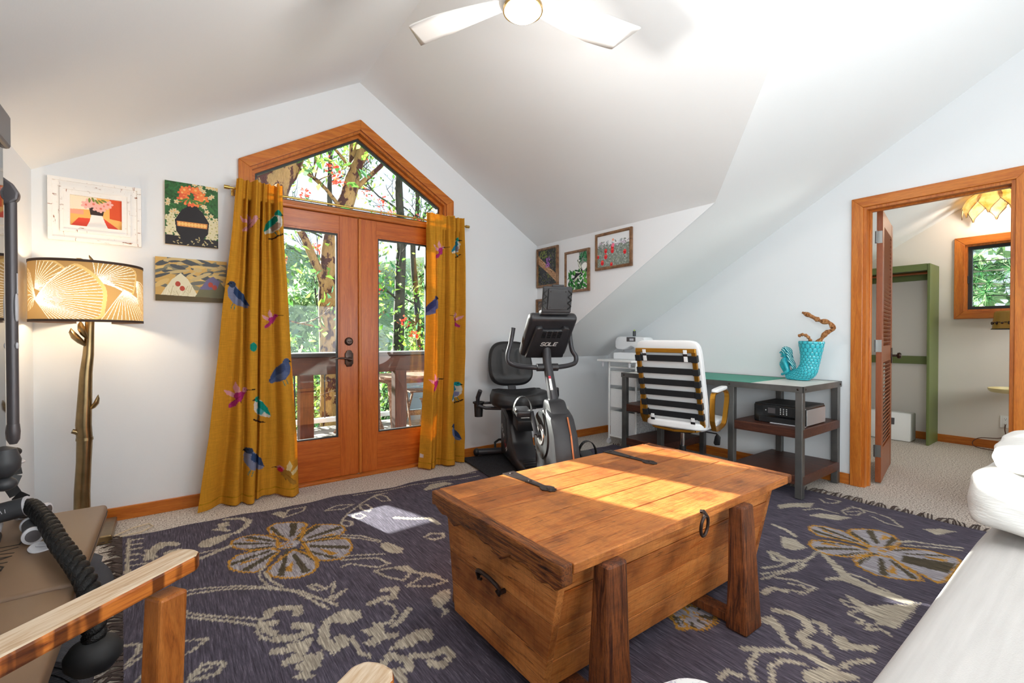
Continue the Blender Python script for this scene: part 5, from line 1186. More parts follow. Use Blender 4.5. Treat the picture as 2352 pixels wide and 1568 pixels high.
def ph_fly(p, a):
    r = random.Random(3); p.poly([(0, 0), (a, 0), (a, 1), (0, 1)], '#dfdfe0'); p.poly([(a * .6, 1), (a, 1), (a, .3), (a * .7, .6)], '#7d8a80')
    for k in range(110): p.ell(a * r.uniform(.1, 1), r.uniform(0, .55), r.uniform(.03, .09), r.uniform(.015, .04), r.choice(['#1f6b2c', '#2f8a35', '#135022', '#62b04a', '#0f3d1e']), r.uniform(0, 3))
    for k in range(30): p.ell(a * r.uniform(.65, 1), r.uniform(.75, 1), .05, .02, r.choice(['#1f6b3c', '#2f8a55', '#0f4d2e']), r.uniform(0, 3))
    p.ell(a * .85, .6, .12, .09, '#f1f3ee', .6)
    for w_ in ([(.74, .46), (.6, .6), (.52, .78), (.55, .82), (.66, .72), (.78, .5)], [(.74, .44), (.45, .46), (.3, .22), (.36, .2), (.55, .32), (.72, .4)]):
        p.poly([(a * x, y) for x, y in w_], '#15181c')
        for k in range(4):
            (x0, y0), (x1, y1) = w_[0], w_[1 + k]; p.line([(a * (x0 + (x1 - x0) * .35), y0 + (y1 - y0) * .35), (a * (x0 + (x1 - x0) * .92), y0 + (y1 - y0) * .92)], .018, '#e4ead8')
    p.ell(a * .75, .45, .015, .05, '#22201e', .5); p.line([(a * .5, .3), (a * .5, 0)], .01, '#9ac07a')
def ph_cactus(p, a):
    r = random.Random(6); p.poly([(0, 0), (a, 0), (a, 1), (0, 1)], '#7d8780')
    for k in range(700): p.line([(x := r.uniform(0, a), y := r.uniform(0, .75)), (x + r.uniform(-.06, .06), y + r.uniform(-.06, .06))], .008, r.choice(['#d4dad6', '#aab4ae', '#4a5650', '#6a7a62', '#8fa07a']))
    p.poly([(0, .72), (a, .66), (a, 1), (0, 1)], '#dfe2e4')
    for k in range(60): p.ell(r.uniform(0, a), r.uniform(.62, .8), r.uniform(.02, .06), .02, r.choice(['#9aa3a6', '#c7ccd0', '#b4a7b8', '#7a8478']), r.uniform(0, 3))
    for (x, y, s) in ((.27, .5, 1), (.48, .6, 1), (.48, .48, 1.1), (.27, .32, 1.1), (.16, .14, 1.1), (.86, .38, 1), (.45, .05, .9), (.02, .35, .8)): p.ell(a * x, y, .06 * s, .075 * s, '#d4202c'); p.ell(a * x, y + .03, .04 * s, .03 * s, '#ee5a50'); p.ell(a * x, y + .01, .015, .015, '#7d1020')
    p.ell(a * .5, .65, .06, .06, '#ee7a98'); p.ell(a * .5, .82, .04, .04, '#f0a58a')
def ph_dark(p, a):
    r = random.Random(9); p.poly([(0, 0), (a, 0), (a, 1), (0, 1)], '#6a5a52')
    for k in range(160): p.ell(r.uniform(0, a), r.uniform(0, 1), r.uniform(.02, .06), .02, r.choice(['#7d6a5c', '#52463f', '#8a7a70', '#44505a']), r.uniform(0, 3))
gp = 'framed nature photographs on the dormer cheek'
frame_pic('framed_photograph', 'bronze framed photo of a fallen log with purple flowers, next to the corner', 3.287, 3.602, 1.592, 1.982, .024, M['pframe'], ph_log, 'x', .022, group=gp)
frame_pic('framed_photograph', 'bronze framed photo of a striped butterfly on green leaves', 2.875, 3.19, 1.51, 1.892, .024, M['pframe'], ph_fly, 'x', .022, group=gp)
frame_pic('framed_photograph', 'bronze framed photo of red cactus flowers, the highest and rightmost', 2.405, 2.802, 1.674, 1.988, .024, M['pframe'], ph_cactus, 'x', .022, group=gp)
frame_pic('framed_photograph', 'bronze framed photo half hidden behind the bike tablet holder', 3.29, 3.61, 1.13, 1.478, .024, M['pframe'], ph_dark, 'x', .022, group=gp)
def outlet(loc, rz, label):
    o = thing('wall_outlet', label, 'outlet', loc, rz)
    m = MB(); m.box((0, .004, 0), (.075, .006, .118), bev=.003); obj('cover_plate', m, M['white'], o)
    for z in (-.027, .027):
        m = MB(); m.box((0, -.0005, z), (.034, .003, .04), bev=.001); r_ = obj('socket', m, M['white'], o)
        m = MB(); m.box((-.007, -.0022, z + .004), (.002, .001, .009)); m.box((.007, -.0022, z + .004), (.002, .001, .009)); m.ell((0, -.0022, z - .008), (.003, .001, .003), 8, 6); obj('slots', m, M['black'], r_)
    return o
outlet((3.405, Y1 - .008, .295), 0, 'white wall outlet plate on the window wall behind the bike')

# ------------------------------------------------------------------ desk
M['rsteel'] = mat('raw_steel', '#6f6e6c', .42, .75, .25, 6, .05, 60)
M['darkwood'] = wood('dark_plank', [(.25, '#2a1612'), (.45, '#4a2a20'), (.6, '#5d3628'), (.8, '#3a2019')], (18, 1.4, 18), .4, .25, .4)
M['dtop'] = mat('pale_desktop', '#d9d5cd', .5, 0, .05, 8)
dk = thing('desk', 'industrial steel desk with pale top and dark plank shelves along the right wall', 'desk', (3.70, 2.065, 0))
def D(x, y, z): return (x - 3.70, y - 2.065, z)
m = MB(); m.box(D(3.705, 2.065, .752), (.66, 1.525, .026), bev=.001); obj('desktop', m, M['dtop'], dk)
m = MB()
for (c_, s) in (((3.370, 2.065, .747), (.006, 1.54, .042)), ((4.040, 2.065, .747), (.006, 1.54, .042)), ((3.705, 1.298, .747), (.676, .006, .042)), ((3.705, 2.832, .747), (.676, .006, .042))): m.box(D(*c_), s, bev=.001)
ap = obj('apron', m, M['rsteel'], dk)
m = MB()
for y in (1.33, 1.80, 2.40, 2.80): m.ell(D(3.366, y, .747), (.004, .008, .008), 12, 8)
for x in (3.40, 4.01): m.ell(D(x, 1.294, .747), (.008, .004, .008), 12, 8)
obj('rivets', m, M['bronze'], ap, True)
for (x, y) in ((3.392, 1.325), (4.015, 1.325), (3.392, 1.79), (4.015, 1.72), (3.392, 2.805), (4.015, 2.805), (3.392, 2.42), (4.015, 2.40)):
    m = MB(); zb = .014 if x < 3.5 else .003; m.box(D(x, y, (zb + .73) / 2), (.045, .045, .73 - zb), bev=.003); obj('leg', m, M['rsteel'], dk)
for (a_, b_) in ((1.302, 1.79), (2.42, 2.83)):
    for z in (.447, .132): m = MB(); m.box(D(3.705, (a_ + b_) / 2, z), (.645, b_ - a_, .066), bev=.006); obj('shelf', m, M['darkwood'], dk)
m = MB(); m.prism([(3.39, 1.66), (3.98, 1.66), (4.0, 1.70), (4.0, 2.42), (3.39, 2.42)], .7655, .7685, 'z')
t = NT('cutting_mat_green'); t.bsdf(.5, 0, None, .3); br_ = t.n('ShaderNodeTexBrick'); br_.offset = 0; br_.inputs['Scale'].default_value = 20; br_.inputs['Brick Width'].default_value = .5; br_.inputs['Row Height'].default_value = .5; br_.inputs['Mortar Size'].default_value = .012
br_.inputs['Color1'].default_value = L4('#2f8f78'); br_.inputs['Color2'].default_value = L4('#2f8f78'); br_.inputs['Mortar'].default_value = L4('#57a48e'); t.l(t.coord(), br_.inputs[0]); t.l(br_.outputs[0], t.b.inputs['Base Color'])
o = obj('cutting_mat', m, t.m); tag(o, 'green cutting mat lying on the pale desktop', 'cutting mat')
# printer
pr_ = thing('printer', 'black inkjet printer with small screen on the middle shelf of the desk', 'printer', (3.64, 1.495, .4805))
m = MB(); m.box((0, 0, .066), (.34, .345, .132), bev=.010, seg=3); obj('body', m, M['blackgloss'], pr_)
m = MB(); m.box((.004, -.1745, .062), (.315, .004, .11), bev=.002); obj('side_panel', m, M['silver'], pr_)
m = MB(); m.box((0, 0, .134), (.33, .335, .008), bev=.003); obj('lid', m, M['black'], pr_)
m = MB(); m.box((-.172, .0, .088), (.006, .21, .064), bev=.002); cp = obj('control_panel', m, M['black'], pr_)
m = MB(); m.box((-.1757, .045, .09), (.002, .05, .038)); obj('display', m, M['gun'], cp)
m = MB()
for r in range(4):
    for c_ in range(3): m.ell((-.1757, -.015 - c_ * .02, .108 - r * .012), (.0015, .0042, .003), 8, 6)
m.ell((-.1757, .085, .09), (.0015, .004, .004), 8, 6); obj('buttons', m, M['white'], cp)
m = MB(); m.box((-.172, .0, .022), (.006, .27, .036), bev=.002); obj('paper_tray', m, M['black'], pr_)
m = MB(); m.box((-.166, -.06, .004), (.05, .22, .004)); obj('tray_lip', m, M['lgrey'], pr_)

# ------------------------------------------------------------------ office chair
M['gold'] = mat('brushed_gold', '#c48a2f', .32, .85)
M['wleather'] = mat('white_leather', '#efefef', .4, 0, .02, 4, .06, 120)
M['strap'] = mat('black_strap', '#232426', .45)
OC = thing('office_chair', 'white leather office chair with gold frame and black strapped back at the desk', 'office chair', (3.09, 2.01, .014), math.radians(10))
def bx_(z): return -.155 - (z - .45) * .29           # back leans
def O_(nm, mb, mt, sm=True, par=None): return obj(nm, mb, M[mt], par or OC, sm, angle=50)
m = MB()
def padf(u, v):
    y = (u - .5) * .475; z = .415 + v * .64
    return (bx_(z) + .055 + .012 * math.sin(PI * v), y, z)
n1, n2 = 14, 20
m = MB(); m.cushion((0, 0, 0), (.06, .475, .655), p=9, puff=0, n=18)
for v in m.bm.verts: z = v.co.z + .735; v.co = Vector((v.co.x + bx_(z) + .055, v.co.y, z))
O_('back_pad', m, 'wleather')
m = MB()
for s in (-1, 1):
    pts = [(bx_(.99), s * .205, .99), (bx_(.75), s * .207, .75), (bx_(.53), s * .208, .53), (bx_(.47) + .02, s * .206, .465), (bx_(.44) + .06, s * .2, .435)]
    for a_, b_ in zip(pts[:-1], pts[1:]): m.bar(a_, b_, .03, .022, .003, up=(1, 0, 0))
m.bar((bx_(.99), -.22, .99), (bx_(.99), .22, .99), .022, .03, .003, up=(1, 0, 0)) if False else m.box((bx_(.99), 0, .99), (.022, .44, .03), bev=.003)
pts = [(bx_(.44) + .05, -.2, .437), (-.14, -.15, .415), (-.15, 0, .405), (-.14, .15, .415), (bx_(.44) + .05, .2, .437)]
for a_, b_ in zip(pts[:-1], pts[1:]): m.bar(a_, b_, .03, .016, .003)
O_('frame', m, 'gold', False)
for z in (.935, .845, .762, .683, .604, .527):
    m = MB(); x = bx_(z) - .004; m.box((x - .004, 0, z), (.005, .40, .045), Euler((0, -.28, 0)))
    for s in (-1, 1): m.box((x + .004, s * .207, z), (.032, .042, .047), Euler((0, -.28, 0)), bev=.003)
    O_('back_strap', m, 'strap', False)
for z in (.955, .475):
    for y in (-.15, .15):
        m = MB(); m.box((bx_(z) - .013, y, z), (.006, .026, .085), Euler((0, -.28, 0)), bev=.002); bt = O_('buckle_tab', m, 'wleather', False)
        m = MB(); m.box((bx_(z) - .018, y, z + .005), (.003, .032, .018), Euler((0, -.28, 0)), bev=.001); O_('buckle', m, 'chrome', False, bt)
m = MB(); m.cushion((.06, 0, .452), (.48, .46, .075), p=6, puff=.15, n=16); O_('seat', m, 'wleather')
for y in (-.262, .262):
    m = MB(); pts = spline([(-.10, y, .455), (-.125, y, .50), (-.125, y, .60), (-.115, y, .672), (-.08, y, .692), (.06, y, .702), (.14, y, .685), (.165, y, .64), (.14, y, .55), (.11, y, .47), (.07, y, .445), (-.02, y, .43), (-.08, y, .43), (-.10, y, .455)], 40)
    for a_, b_ in zip(pts[:-1], pts[1:]): m.bar(a_, b_ + (b_ - a_) * .12, .032, .012, 0, up=Vector((0, 1, 0)).cross(b_ - a_))
    ar = O_('armrest', m, 'gold', False)
    m = MB(); m.cushion((.01, y, .712), (.23, .05, .03), Euler((0, -.06, 0)), p=4, puff=.2, n=10); O_('arm_pad', m, 'wleather', True, ar)
m = MB(); m.box((0, 0, .40), (.2, .2, .035), bev=.008); m.cyl((0, -.27, .425), (0, .27, .425), .012, 10); O_('mechanism', m, 'black')
m = MB(); m.cyl((0, 0, .25), (0, 0, .39), .014, 16); cyl_ = O_('gas_lift', m, 'chrome'); m = MB(); m.cyl((0, 0, .09), (0, 0, .27), .025, 18); O_('lift_sleeve', m, 'black', True, cyl_)
m = MB(); m.tube([(.06, -.03, .395), (.10, -.13, .375), (.10, -.215, .372)], .005, 8); m.prism([(-.215, .376), (-.24, .35), (-.235, .29), (-.2, .285), (-.19, .3), (-.2, .35)], .095, .108, 'x', bev=.004); O_('tilt_lever', m, 'black')
for k in range(5):
    a = 2 * PI * k / 5 + .3; m = MB(); m.bar((0, 0, .095), (.29 * math.cos(a), .29 * math.sin(a), .065), .04, .025, .006); lg = O_('base_arm', m, 'gold', False)
    m = MB(); m.cyl((.29 * math.cos(a) - .012, .29 * math.sin(a) - .02, .027), (.29 * math.cos(a) + .012, .29 * math.sin(a) + .02, .027), .027, 14); O_('caster', m, 'black', True, lg)

# ------------------------------------------------------------------ craft cart and sewing machine
t = NT('perforated_white'); t.bsdf(.45, 0, None, .4); vo = t.n('ShaderNodeTexVoronoi'); vo.inputs['Scale'].default_value = 85; vo.inputs['Randomness'].default_value = .25; t.l(t.coord(), vo.inputs[0])
t.l(t.ramp(vo.outputs[0], [(.30, '#7d8084'), (.36, '#eeeeee')]), t.b.inputs['Base Color']); M['perf'] = t.m
CA = thing('craft_cart', 'white rolling cart with three perforated drawers in the corner behind the desk', 'cart', (3.80, 3.04, 0))
def cb_(x, y, z): return (x - 3.80, y - 3.04, z)
for x in (3.63, 3.97):
    for y in (2.87, 3.21):
        m = MB(); m.cyl(cb_(x, y, .055), cb_(x, y, .85), .0105, 12); lg = obj('post', m, M['white'], CA, True)
        m = MB(); m.cyl(cb_(x - .01, y + .004, .026), cb_(x + .01, y + .004, .026), .025, 16); m.box(cb_(x, y, .048), (.03, .025, .02), bev=.004); obj('caster', m, M['lgrey'], lg, True)
m = MB()
for z in (.085, .79):
    for y in (2.87, 3.21): m.cyl(cb_(3.63, y, z), cb_(3.97, y, z), .009, 10)
    for x in (3.63, 3.97): m.cyl(cb_(x, 2.87, z), cb_(x, 3.21, z), .009, 10)
obj('rails', m, M['white'], CA, True)
for z0_, z1_ in ((.61, .745), (.385, .565), (.095, .34)):
    m = MB(); x0, x1, y0, y1 = 3.632, 3.955, 2.888, 3.192
    for (c_, s) in (((x0, (y0 + y1) / 2, (z0_ + z1_) / 2), (.004, y1 - y0, z1_ - z0_)), ((x1, (y0 + y1) / 2, (z0_ + z1_) / 2), (.004, y1 - y0, z1_ - z0_)), (((x0 + x1) / 2, y0, (z0_ + z1_) / 2), (x1 - x0, .004, z1_ - z0_)), (((x0 + x1) / 2, y1, (z0_ + z1_) / 2), (x1 - x0, .004, z1_ - z0_)), (((x0 + x1) / 2, (y0 + y1) / 2, z0_ + .002), (x1 - x0, y1 - y0, .004))): m.box(cb_(*c_), s)
    dr = obj('drawer', m, M['perf'], CA)
    m = MB()
    for (a_, b_) in (((x0, y0), (x0, y1)), ((x0, y1), (x1, y1)), ((x1, y1), (x1, y0)), ((x1, y0), (x0, y0))): m.cyl(cb_(a_[0], a_[1], z1_), cb_(b_[0], b_[1], z1_), .006, 8)
    obj('rim', m, M['white'], dr, True)
m = MB(); m.prism([(-.27, -.19), (-.25, -.2), (.2, -.2), (.2, .26), (-.25, .26), (-.27, .25)], .851, .869, 'z', bev=.004); obj('top_board', m, M['white'], CA)
for y in (.20, -.14): m = MB(); m.cushion((-.235, y, .822), (.022, .026, .055), p=3, puff=0, n=6); obj('top_catch', m, M['lgrey'], CA, True, angle=180)
SM_ = thing('sewing_machine', 'white sewing machine with thread spool standing on the craft cart', 'sewing machine', (3.79, 3.04, .8692))
M['smw'] = mat('machine_white', '#eeeff1', .3)
m = MB(); m.box((0, -.01, .035), (.16, .40, .07), bev=.012, seg=3); obj('bed', m, M['smw'], SM_)
m = MB(); m.prism([(-.2, .06), (-.2, .215), (-.18, .23), (.12, .235), (.155, .225), (.175, .19), (.175, .13), (.16, .105), (.07, .10), (.03, .115), (-.03, .14), (-.07, .12), (-.09, .06)], -.07, .07, 'x', bev=.014); hd_ = obj('arm_housing', m, M['smw'], SM_, True)
m = MB(); m.box((-.072, -.035, .205), (.006, .11, .045), bev=.003); fp = obj('control_panel', m, M['gun'], hd_)
m = MB(); m.box((-.0755, -.045, .203), (.002, .05, .022)); obj('display', m, M['lgrey'], fp)
m = MB(); m.cyl((-.0, .115, .07), (0, .115, .11), .004, 8); m.box((-.01, .115, .075), (.03, .02, .005)); obj('needle', m, M['chrome'], SM_)
m = MB(); m.cyl((0, -.02, .235), (0, -.02, .30), .004, 8); obj('spool_pin', m, M['black'], SM_)
m = MB(); m.cyl((0, -.02, .237), (0, -.02, .29), .016, 14); o = obj('thread_spool', m, M['graph'], SM_, True); m = MB(); m.cyl((0, -.02, .29), (0, -.02, .303), .007, 12); obj('spool_cap', m, mat('lime_cap', '#b8d23c', .4), o, True)

# ------------------------------------------------------------------ mermaid vase and driftwood   (local x = towards the doorway side, z up)
VA = thing('mermaid_vase', 'turquoise glazed mermaid vase with scaled upright tail at the near end of the desk', 'vase', (3.89, 1.535, .7665), math.radians(-90 - 4))
t = NT('turquoise_glaze'); t.bsdf(.1, 0, None, .6); f = t.noise(t.coord(), 30, 3); t.l(t.ramp(f, [(.3, '#1793a4'), (.7, '#2fb3c0')]), t.b.inputs['Base Color']); M['glaze'] = t.m
t = NT('hair_glaze'); t.bsdf(.1, 0, None, .6); wv = t.n('ShaderNodeTexWave', wave_type='BANDS', bands_direction='DIAGONAL'); wv.inputs['Scale'].default_value = 26; wv.inputs['Distortion'].default_value = 4; t.l(t.coord(), wv.inputs[0])
t.l(t.ramp(wv.outputs['Fac'], [(.2, '#0e7286'), (.6, '#3fbac4'), (.85, '#a9e2e0')]), t.b.inputs['Base Color']); t.bump(wv.outputs['Fac'], .6, .004); M['hairg'] = t.m
cu = spline([(-.085, 0, .026), (-.03, 0, .034), (.03, 0, .05), (.07, 0, .085), (.083, 0, .14), (.09, 0, .21), (.093, 0, .30)], 40)
ru = [np.interp(k / 39, [0, .12, .3, .45, .6, .8, 1], [.02, .032, .05, .062, .058, .064, .084]) for k in range(40)]
nv_, nu_ = 260, 210; vv_ = np.linspace(0, 1, nv_)
CX = np.interp(vv_, np.linspace(0, 1, 40), [c_.x for c_ in cu]); CZ = np.interp(vv_, np.linspace(0, 1, 40), [max(c_.z, r * .9) for c_, r in zip(cu, ru)]); RR = np.interp(vv_, np.linspace(0, 1, 40), ru)
TX_, TZ_ = np.gradient(CX), np.gradient(CZ); ln_ = np.hypot(TX_, TZ_); TX_, TZ_ = TX_ / ln_, TZ_ / ln_
UU, VV = np.meshgrid(np.linspace(0, 2 * PI, nu_, endpoint=False), vv_); rows, cols = 20, 15
rv = VV * rows; best = np.zeros_like(UU)
for dr in (-1, 0, 1):
    ri = np.floor(rv) + dr; cu_ = UU / (2 * PI) * cols + .5 * (ri % 2)
    du = (cu_ - np.floor(cu_) - .5) / .56; dv_ = (rv - ri - .5) / .74
    best = np.maximum(best, np.sqrt(np.maximum(0, 1 - du ** 2 - dv_ ** 2)))
rr_ = RR[:, None] * (1 + 0 * UU) + .006 * best * np.clip((1 - VV) * 30, 0, 1)
NX, NZ = TZ_, -TX_
PX = CX[:, None] + NX[:, None] * np.cos(UU) * rr_; PY = np.sin(UU) * rr_ * .98; PZ = np.maximum(CZ[:, None] + NZ[:, None] * np.cos(UU) * rr_, .0008)
dk_, lt_ = np.array(lin('#04333f')), np.array(lin('#3cb8c6')); k_ = np.clip(best * 1.45 - .25, 0, 1)[..., None]
M['scale'] = vcol_mat('scale_glaze', .12, spec=.6)
sheet('tail_cup', np.stack([PX, PY, PZ], -1), dk_ * (1 - k_) + lt_ * k_, M['scale'], VA, wrap=True)
m = MB(); m.tube([(.093, 0, .2995), (.0915, 0, .25), (.09, 0, .16)], [.082, .066, .03], 36, cap=False); obj('cup_lining', m, M['glaze'], VA, True)
m = MB(); m.cushion((.01, 0, .01), (.15, .08, .02), p=3, puff=0, n=10); obj('foot', m, M['glaze'], VA, True, angle=180)
m = MB(); bmv = m.bm
def skin(verts, edges, name, mt, parent, sub=2):
    me = bpy.data.meshes.new(name); me.from_pydata([v[:3] for v in verts], edges, []); me.materials.append(mt)
    o = bpy.data.objects.new(name, me); COL.objects.link(o); o.parent = parent
    o.modifiers.new('skin', 'SKIN').use_smooth_shade = True
    for sv, v in zip(me.skin_vertices[0].data, verts): sv.radius = (v[3], v[4] if len(v) > 4 else v[3])
    me.skin_vertices[0].data[0].use_root = True
    s = o.modifiers.new('sub', 'SUBSURF'); s.levels = s.render_levels = sub
    return o
sv = [(-.07, 0, .035, .036, .034), (-.088, 0, .075, .026, .024), (-.10, 0, .105, .032, .034), (-.098, 0, .135, .032, .038), (-.092, 0, .158, .02, .03), (-.095, 0, .175, .013, .013), (-.103, 0, .205, .03, .028), (-.104, 0, .232, .026, .026),
      (-.088, -.04, .148, .016), (-.062, -.048, .10, .014), (-.056, -.045, .068, .013), (-.085, -.036, .048, .011), (-.115, -.022, .036, .011),
      (-.088, .04, .148, .016), (-.062, .048, .10, .014), (-.056, .045, .068, .013), (-.085, .036, .048, .011), (-.115, .022, .036, .011),
      (-.118, -.018, .122, .017), (-.118, .018, .122, .017)]
se = [(0, 1), (1, 2), (2, 3), (3, 4), (4, 5), (5, 6), (6, 7), (4, 8), (8, 9), (9, 10), (10, 11), (11, 12), (4, 13), (13, 14), (14, 15), (15, 16), (16, 17), (2, 18), (2, 19)]
skin(sv, se, 'figure', M['glaze'], VA)
m = MB(); m.tube([(-.126, 0, .222), (-.138, 0, .206), (-.13, 0, .20)], [.004, .006, .003], 8); m.ell((-.129, 0, .192), (.006, .009, .003), 10, 6); m.ell((-.122, 0, .18), (.01, .011, .009), 10, 8)
for s in (-1, 1): m.ell((-.126, s * .012, .214), (.004, .006, .003), 8, 6)
obj('face', m, M['glaze'], VA, True)
m = MB(); m.ell((-.094, 0, .225), (.032, .034, .034)); 
for y in (-.024, -.012, 0, .012, .024): m.tube(spline([(-.09, y, .248), (-.068, y * 1.1, .225), (-.062, y, .18), (-.052, y, .145), (-.036, y, .115), (-.03, y * .9, .085)], 14), [.008, .01, .011, .011, .011, .011, .011, .011, .010, .010, .009, .008, .006, .004], 10)
obj('hair', m, M['hairg'], VA, True)
t = NT('driftwood'); t.bsdf(.7, 0, None, .2); f = t.noise(t.coord((20, 20, 12)), 2.5, 6, .7, 1.5); t.l(t.ramp(f, [(.34, '#2e190f'), (.42, '#8a5530'), (.6, '#c58e5c'), (.8, '#d8a877')]), t.b.inputs['Base Color']); t.bump(f, .8, .012); M['drift'] = t.m
def drift(label, pts, rr_):
    o = thing('driftwood', label, 'driftwood', (3.89, 1.535, .7665), math.radians(-94)); c_ = spline(pts, 40); r = random.Random(len(pts)); m = MB()
    m.tube(c_, [rr_ * (1 + .22 * math.sin(k * 1.1) + .15 * r.uniform(-1, 1)) * (1 if k < 38 else .6) for k in range(40)], 10); obj('branch', m, M['drift'], o, True, angle=70); return o
drift('tall gnarled driftwood branch standing in the mermaid vase', [(.07, 0, .12), (.12, 0, .27), (.155, .0, .31), (.19, .0, .36), (.236, .0, .39), (.215, 0, .435), (.16, .0, .45), (.13, .0, .465), (.075, .0, .497), (.028, .0, .52)], .0155)
drift('short curled driftwood stub poking over the rim of the mermaid vase', [(.10, .02, .17), (.088, .01, .28), (.078, .0, .318), (.06, -.005, .342), (.03, -.01, .35), (.004, -.01, .337)], .011)
# ------------------------------------------------------------------ ceiling fan
CF = thing('ceiling_fan', 'white three-blade ceiling fan with round lit lens under the ridge', 'ceiling fan', (1.195, 1.535, 2.45))
M['fanw'] = mat('fan_white', '#f4f2ee', .4)
m = MB(); m.lathe([(.0, .018), (.078, .018), (.078, .03), (.098, .045), (.105, .075), (.10, .11), (.06, .135), (.02, .14), (0, .14)], 40); obj('motor_housing', m, M['fanw'], CF, True)
m = MB(); m.lathe([(.0785, .014), (.0835, .014), (.0835, .03), (.0785, .03)], 40, closed=True); obj('lens_ring', m, M['brass'], CF, True)
m = MB(); m.lathe([(.096, .112), (.098, .112), (.098, .122), (.06, .138), (.04, .138)], 36); obj('motor_band', m, M['copper'], CF, True)
M['lens'] = emis('lamp_lens', '#fff3e0', 6)
m = MB(); m.lathe([(0, 0), (.04, .001), (.07, .006), (.078, .016), (.0, .0175)], 40); obj('lens', m, M['lens'], CF, True)
m = MB(); m.cyl((0, 0, .138), (0, 0, .60), .012, 14); m.lathe([(.05, .62), (.055, .60), (.03, .56), (.012, .55)], 24); obj('downrod', m, M['fanw'], CF, True)
for a in (123, -8, 238):
    m = MB(); Rz = Matrix.Rotation(math.radians(a), 4, 'Z'); n_ = 16
    def bl(u, v):
        r = .075 + .485 * u; w = .075 + .095 * min(1, u * 1.6) ** .8 - .012 * u
        t_ = (v - .5) * w; sk = -.03 * u * u
        end = .035 * (v) * max(0, (u - .9) / .1)
        ang = math.radians(11 - 4 * u)
        return Rz @ Vector((r - end, (t_ + sk) * math.cos(ang), .065 + t_ * math.sin(ang) * -1 - .012 * u))
    m.grid(n_ + 1, 7, bl); o = obj('blade', m, M['fanw'], CF, True, fix=False)
    md = o.modifiers.new('thickness', 'SOLIDIFY'); md.thickness = .008; md.offset = 0
light('fan_lamp', 'POINT', (1.195, 1.535, 2.385), 13, (1, .965, .92), shadow_soft_size=.06)

# ------------------------------------------------------------------ closet room
M['olive'] = mat('olive_paint', '#68743f', .45, 0, .05, 3)
WR = thing('open_wardrobe', 'olive green open wardrobe frame with hanging rod in the closet', 'wardrobe', (6.3, 1.7, 0))
def Wd(x, y, z): return (x - 6.3, y - 1.7, z)
m = MB(); m.box(Wd(6.31, 1.225, .92), (.36, .022, 1.84), bev=.003); obj('side_panel', m, M['olive'], WR)
m = MB(); m.box(Wd(6.31, 2.15, .92), (.36, .022, 1.84), bev=.003); obj('side_panel', m, M['olive'], WR)
m = MB(); m.box(Wd(6.31, 1.688, 1.83), (.36, .90, .022), bev=.003); obj('top_shelf', m, M['olive'], WR)
m = MB(); m.box(Wd(6.14, 1.688, 1.80), (.018, .90, .05), bev=.002); m.box(Wd(6.478, 1.688, 1.755), (.02, .90, .10)); obj('top_rail', m, M['olive'], WR)
m = MB(); m.cyl(Wd(6.30, 1.24, 1.765), Wd(6.30, 2.14, 1.765), .014, 14); obj('hanging_rod', m, M['copper'], WR, True)
m = MB(); m.box(Wd(6.48, 1.688, .85), (.018, .90, .085), bev=.002); m.box(Wd(6.465, 1.255, .84), (.02, .03, .09)); obj('wall_cleat', m, M['olive'], WR)
HT = thing('panel_heater', 'white floor heater with a dark square panel on the closet carpet', 'heater', (6.27, 1.62, .002))
m = MB(); m.prism([(-.10, 0), (.10, 0), (.10, .29), (-.07, .295)], -.255, .255, 'y', bev=.015); obj('casing', m, M['white'], HT, True)
m = MB(); m.box((-.0855, -.08, .20), (.005, .075, .07), Euler((0, math.radians(5.7), 0))); obj('grille', m, M['gun'], HT)
# petal wall lamp
PL = thing('petal_lamp', 'cream glass petal wall lamp glowing above the closet window', 'wall lamp', (6.28, .80, 2.39))
t = NT('petal_glass'); b = t.bsdf(.25, 0, None, .5); f = t.noise(t.coord(), 18, 3); c = t.ramp(f, [(.3, '#d9b46a'), (.6, '#f3e2b8')]); t.l(c, b.inputs['Base Color'])
tr_ = t.n('ShaderNodeBsdfTranslucent'); t.l(c, tr_.inputs[0]); mx = t.n('ShaderNodeMixShader'); mx.inputs[0].default_value = .6; t.l(b.outputs[0], mx.inputs[1]); t.l(tr_.outputs[0], mx.inputs[2]); t.l(mx.outputs[0], t.out.inputs['Surface']); M['petal'] = t.m
for k in range(8):
    a0 = 2 * PI * k / 8
    lower = k % 2
    def pf(u, v):
        w = (math.sin(PI * min(1, .12 + v * .88)) ** .6) * (1 if v < .6 else 1 - ((v - .6) / .4) ** 1.6)
        a = a0 + (u - .5) * .95 * max(.05, w); r = .03 + .185 * math.sin(min(1, v * 1.05) * PI / 2) ** .8 + (.008 if lower else 0) - .02 * max(0, v - .75)
        return (r * math.cos(a), r * math.sin(a), .11 - .25 * v ** 1.7 - .012 * lower)
    m = MB(); m.grid(9, 12, pf); o = obj('petal', m, M['petal'], PL, True, fix=False)
    md = o.modifiers.new('thickness', 'SOLIDIFY'); md.thickness = .004
    m = MB(); m.tube([pf(0, v / 11) for v in range(12)], .0022, 6); m.tube([pf(1, v / 11) for v in range(12)], .0022, 6); obj('leading', m, M['bronze'], o, True)
m = MB(); m.lathe([(0, .115), (.03, .11), (.035, .09), (.0, .085)], 20); m.tube([(0, 0, .11), (.06, -.03, .13), (.14, -.09, .06), (.205, -.11, .0)], .008, 8); m.lathe([(0, 0), (.05, 0), (.055, .012), (.03, .02)], 24, (.205, -.11, 0), Matrix.Rotation(-PI / 2, 3, 'Y')); obj('canopy', m, M['brass'], PL, True)
m = MB(); m.ell((0, 0, .02), (.03, .03, .04)); obj('bulb', m, M['bulb'], PL, True)
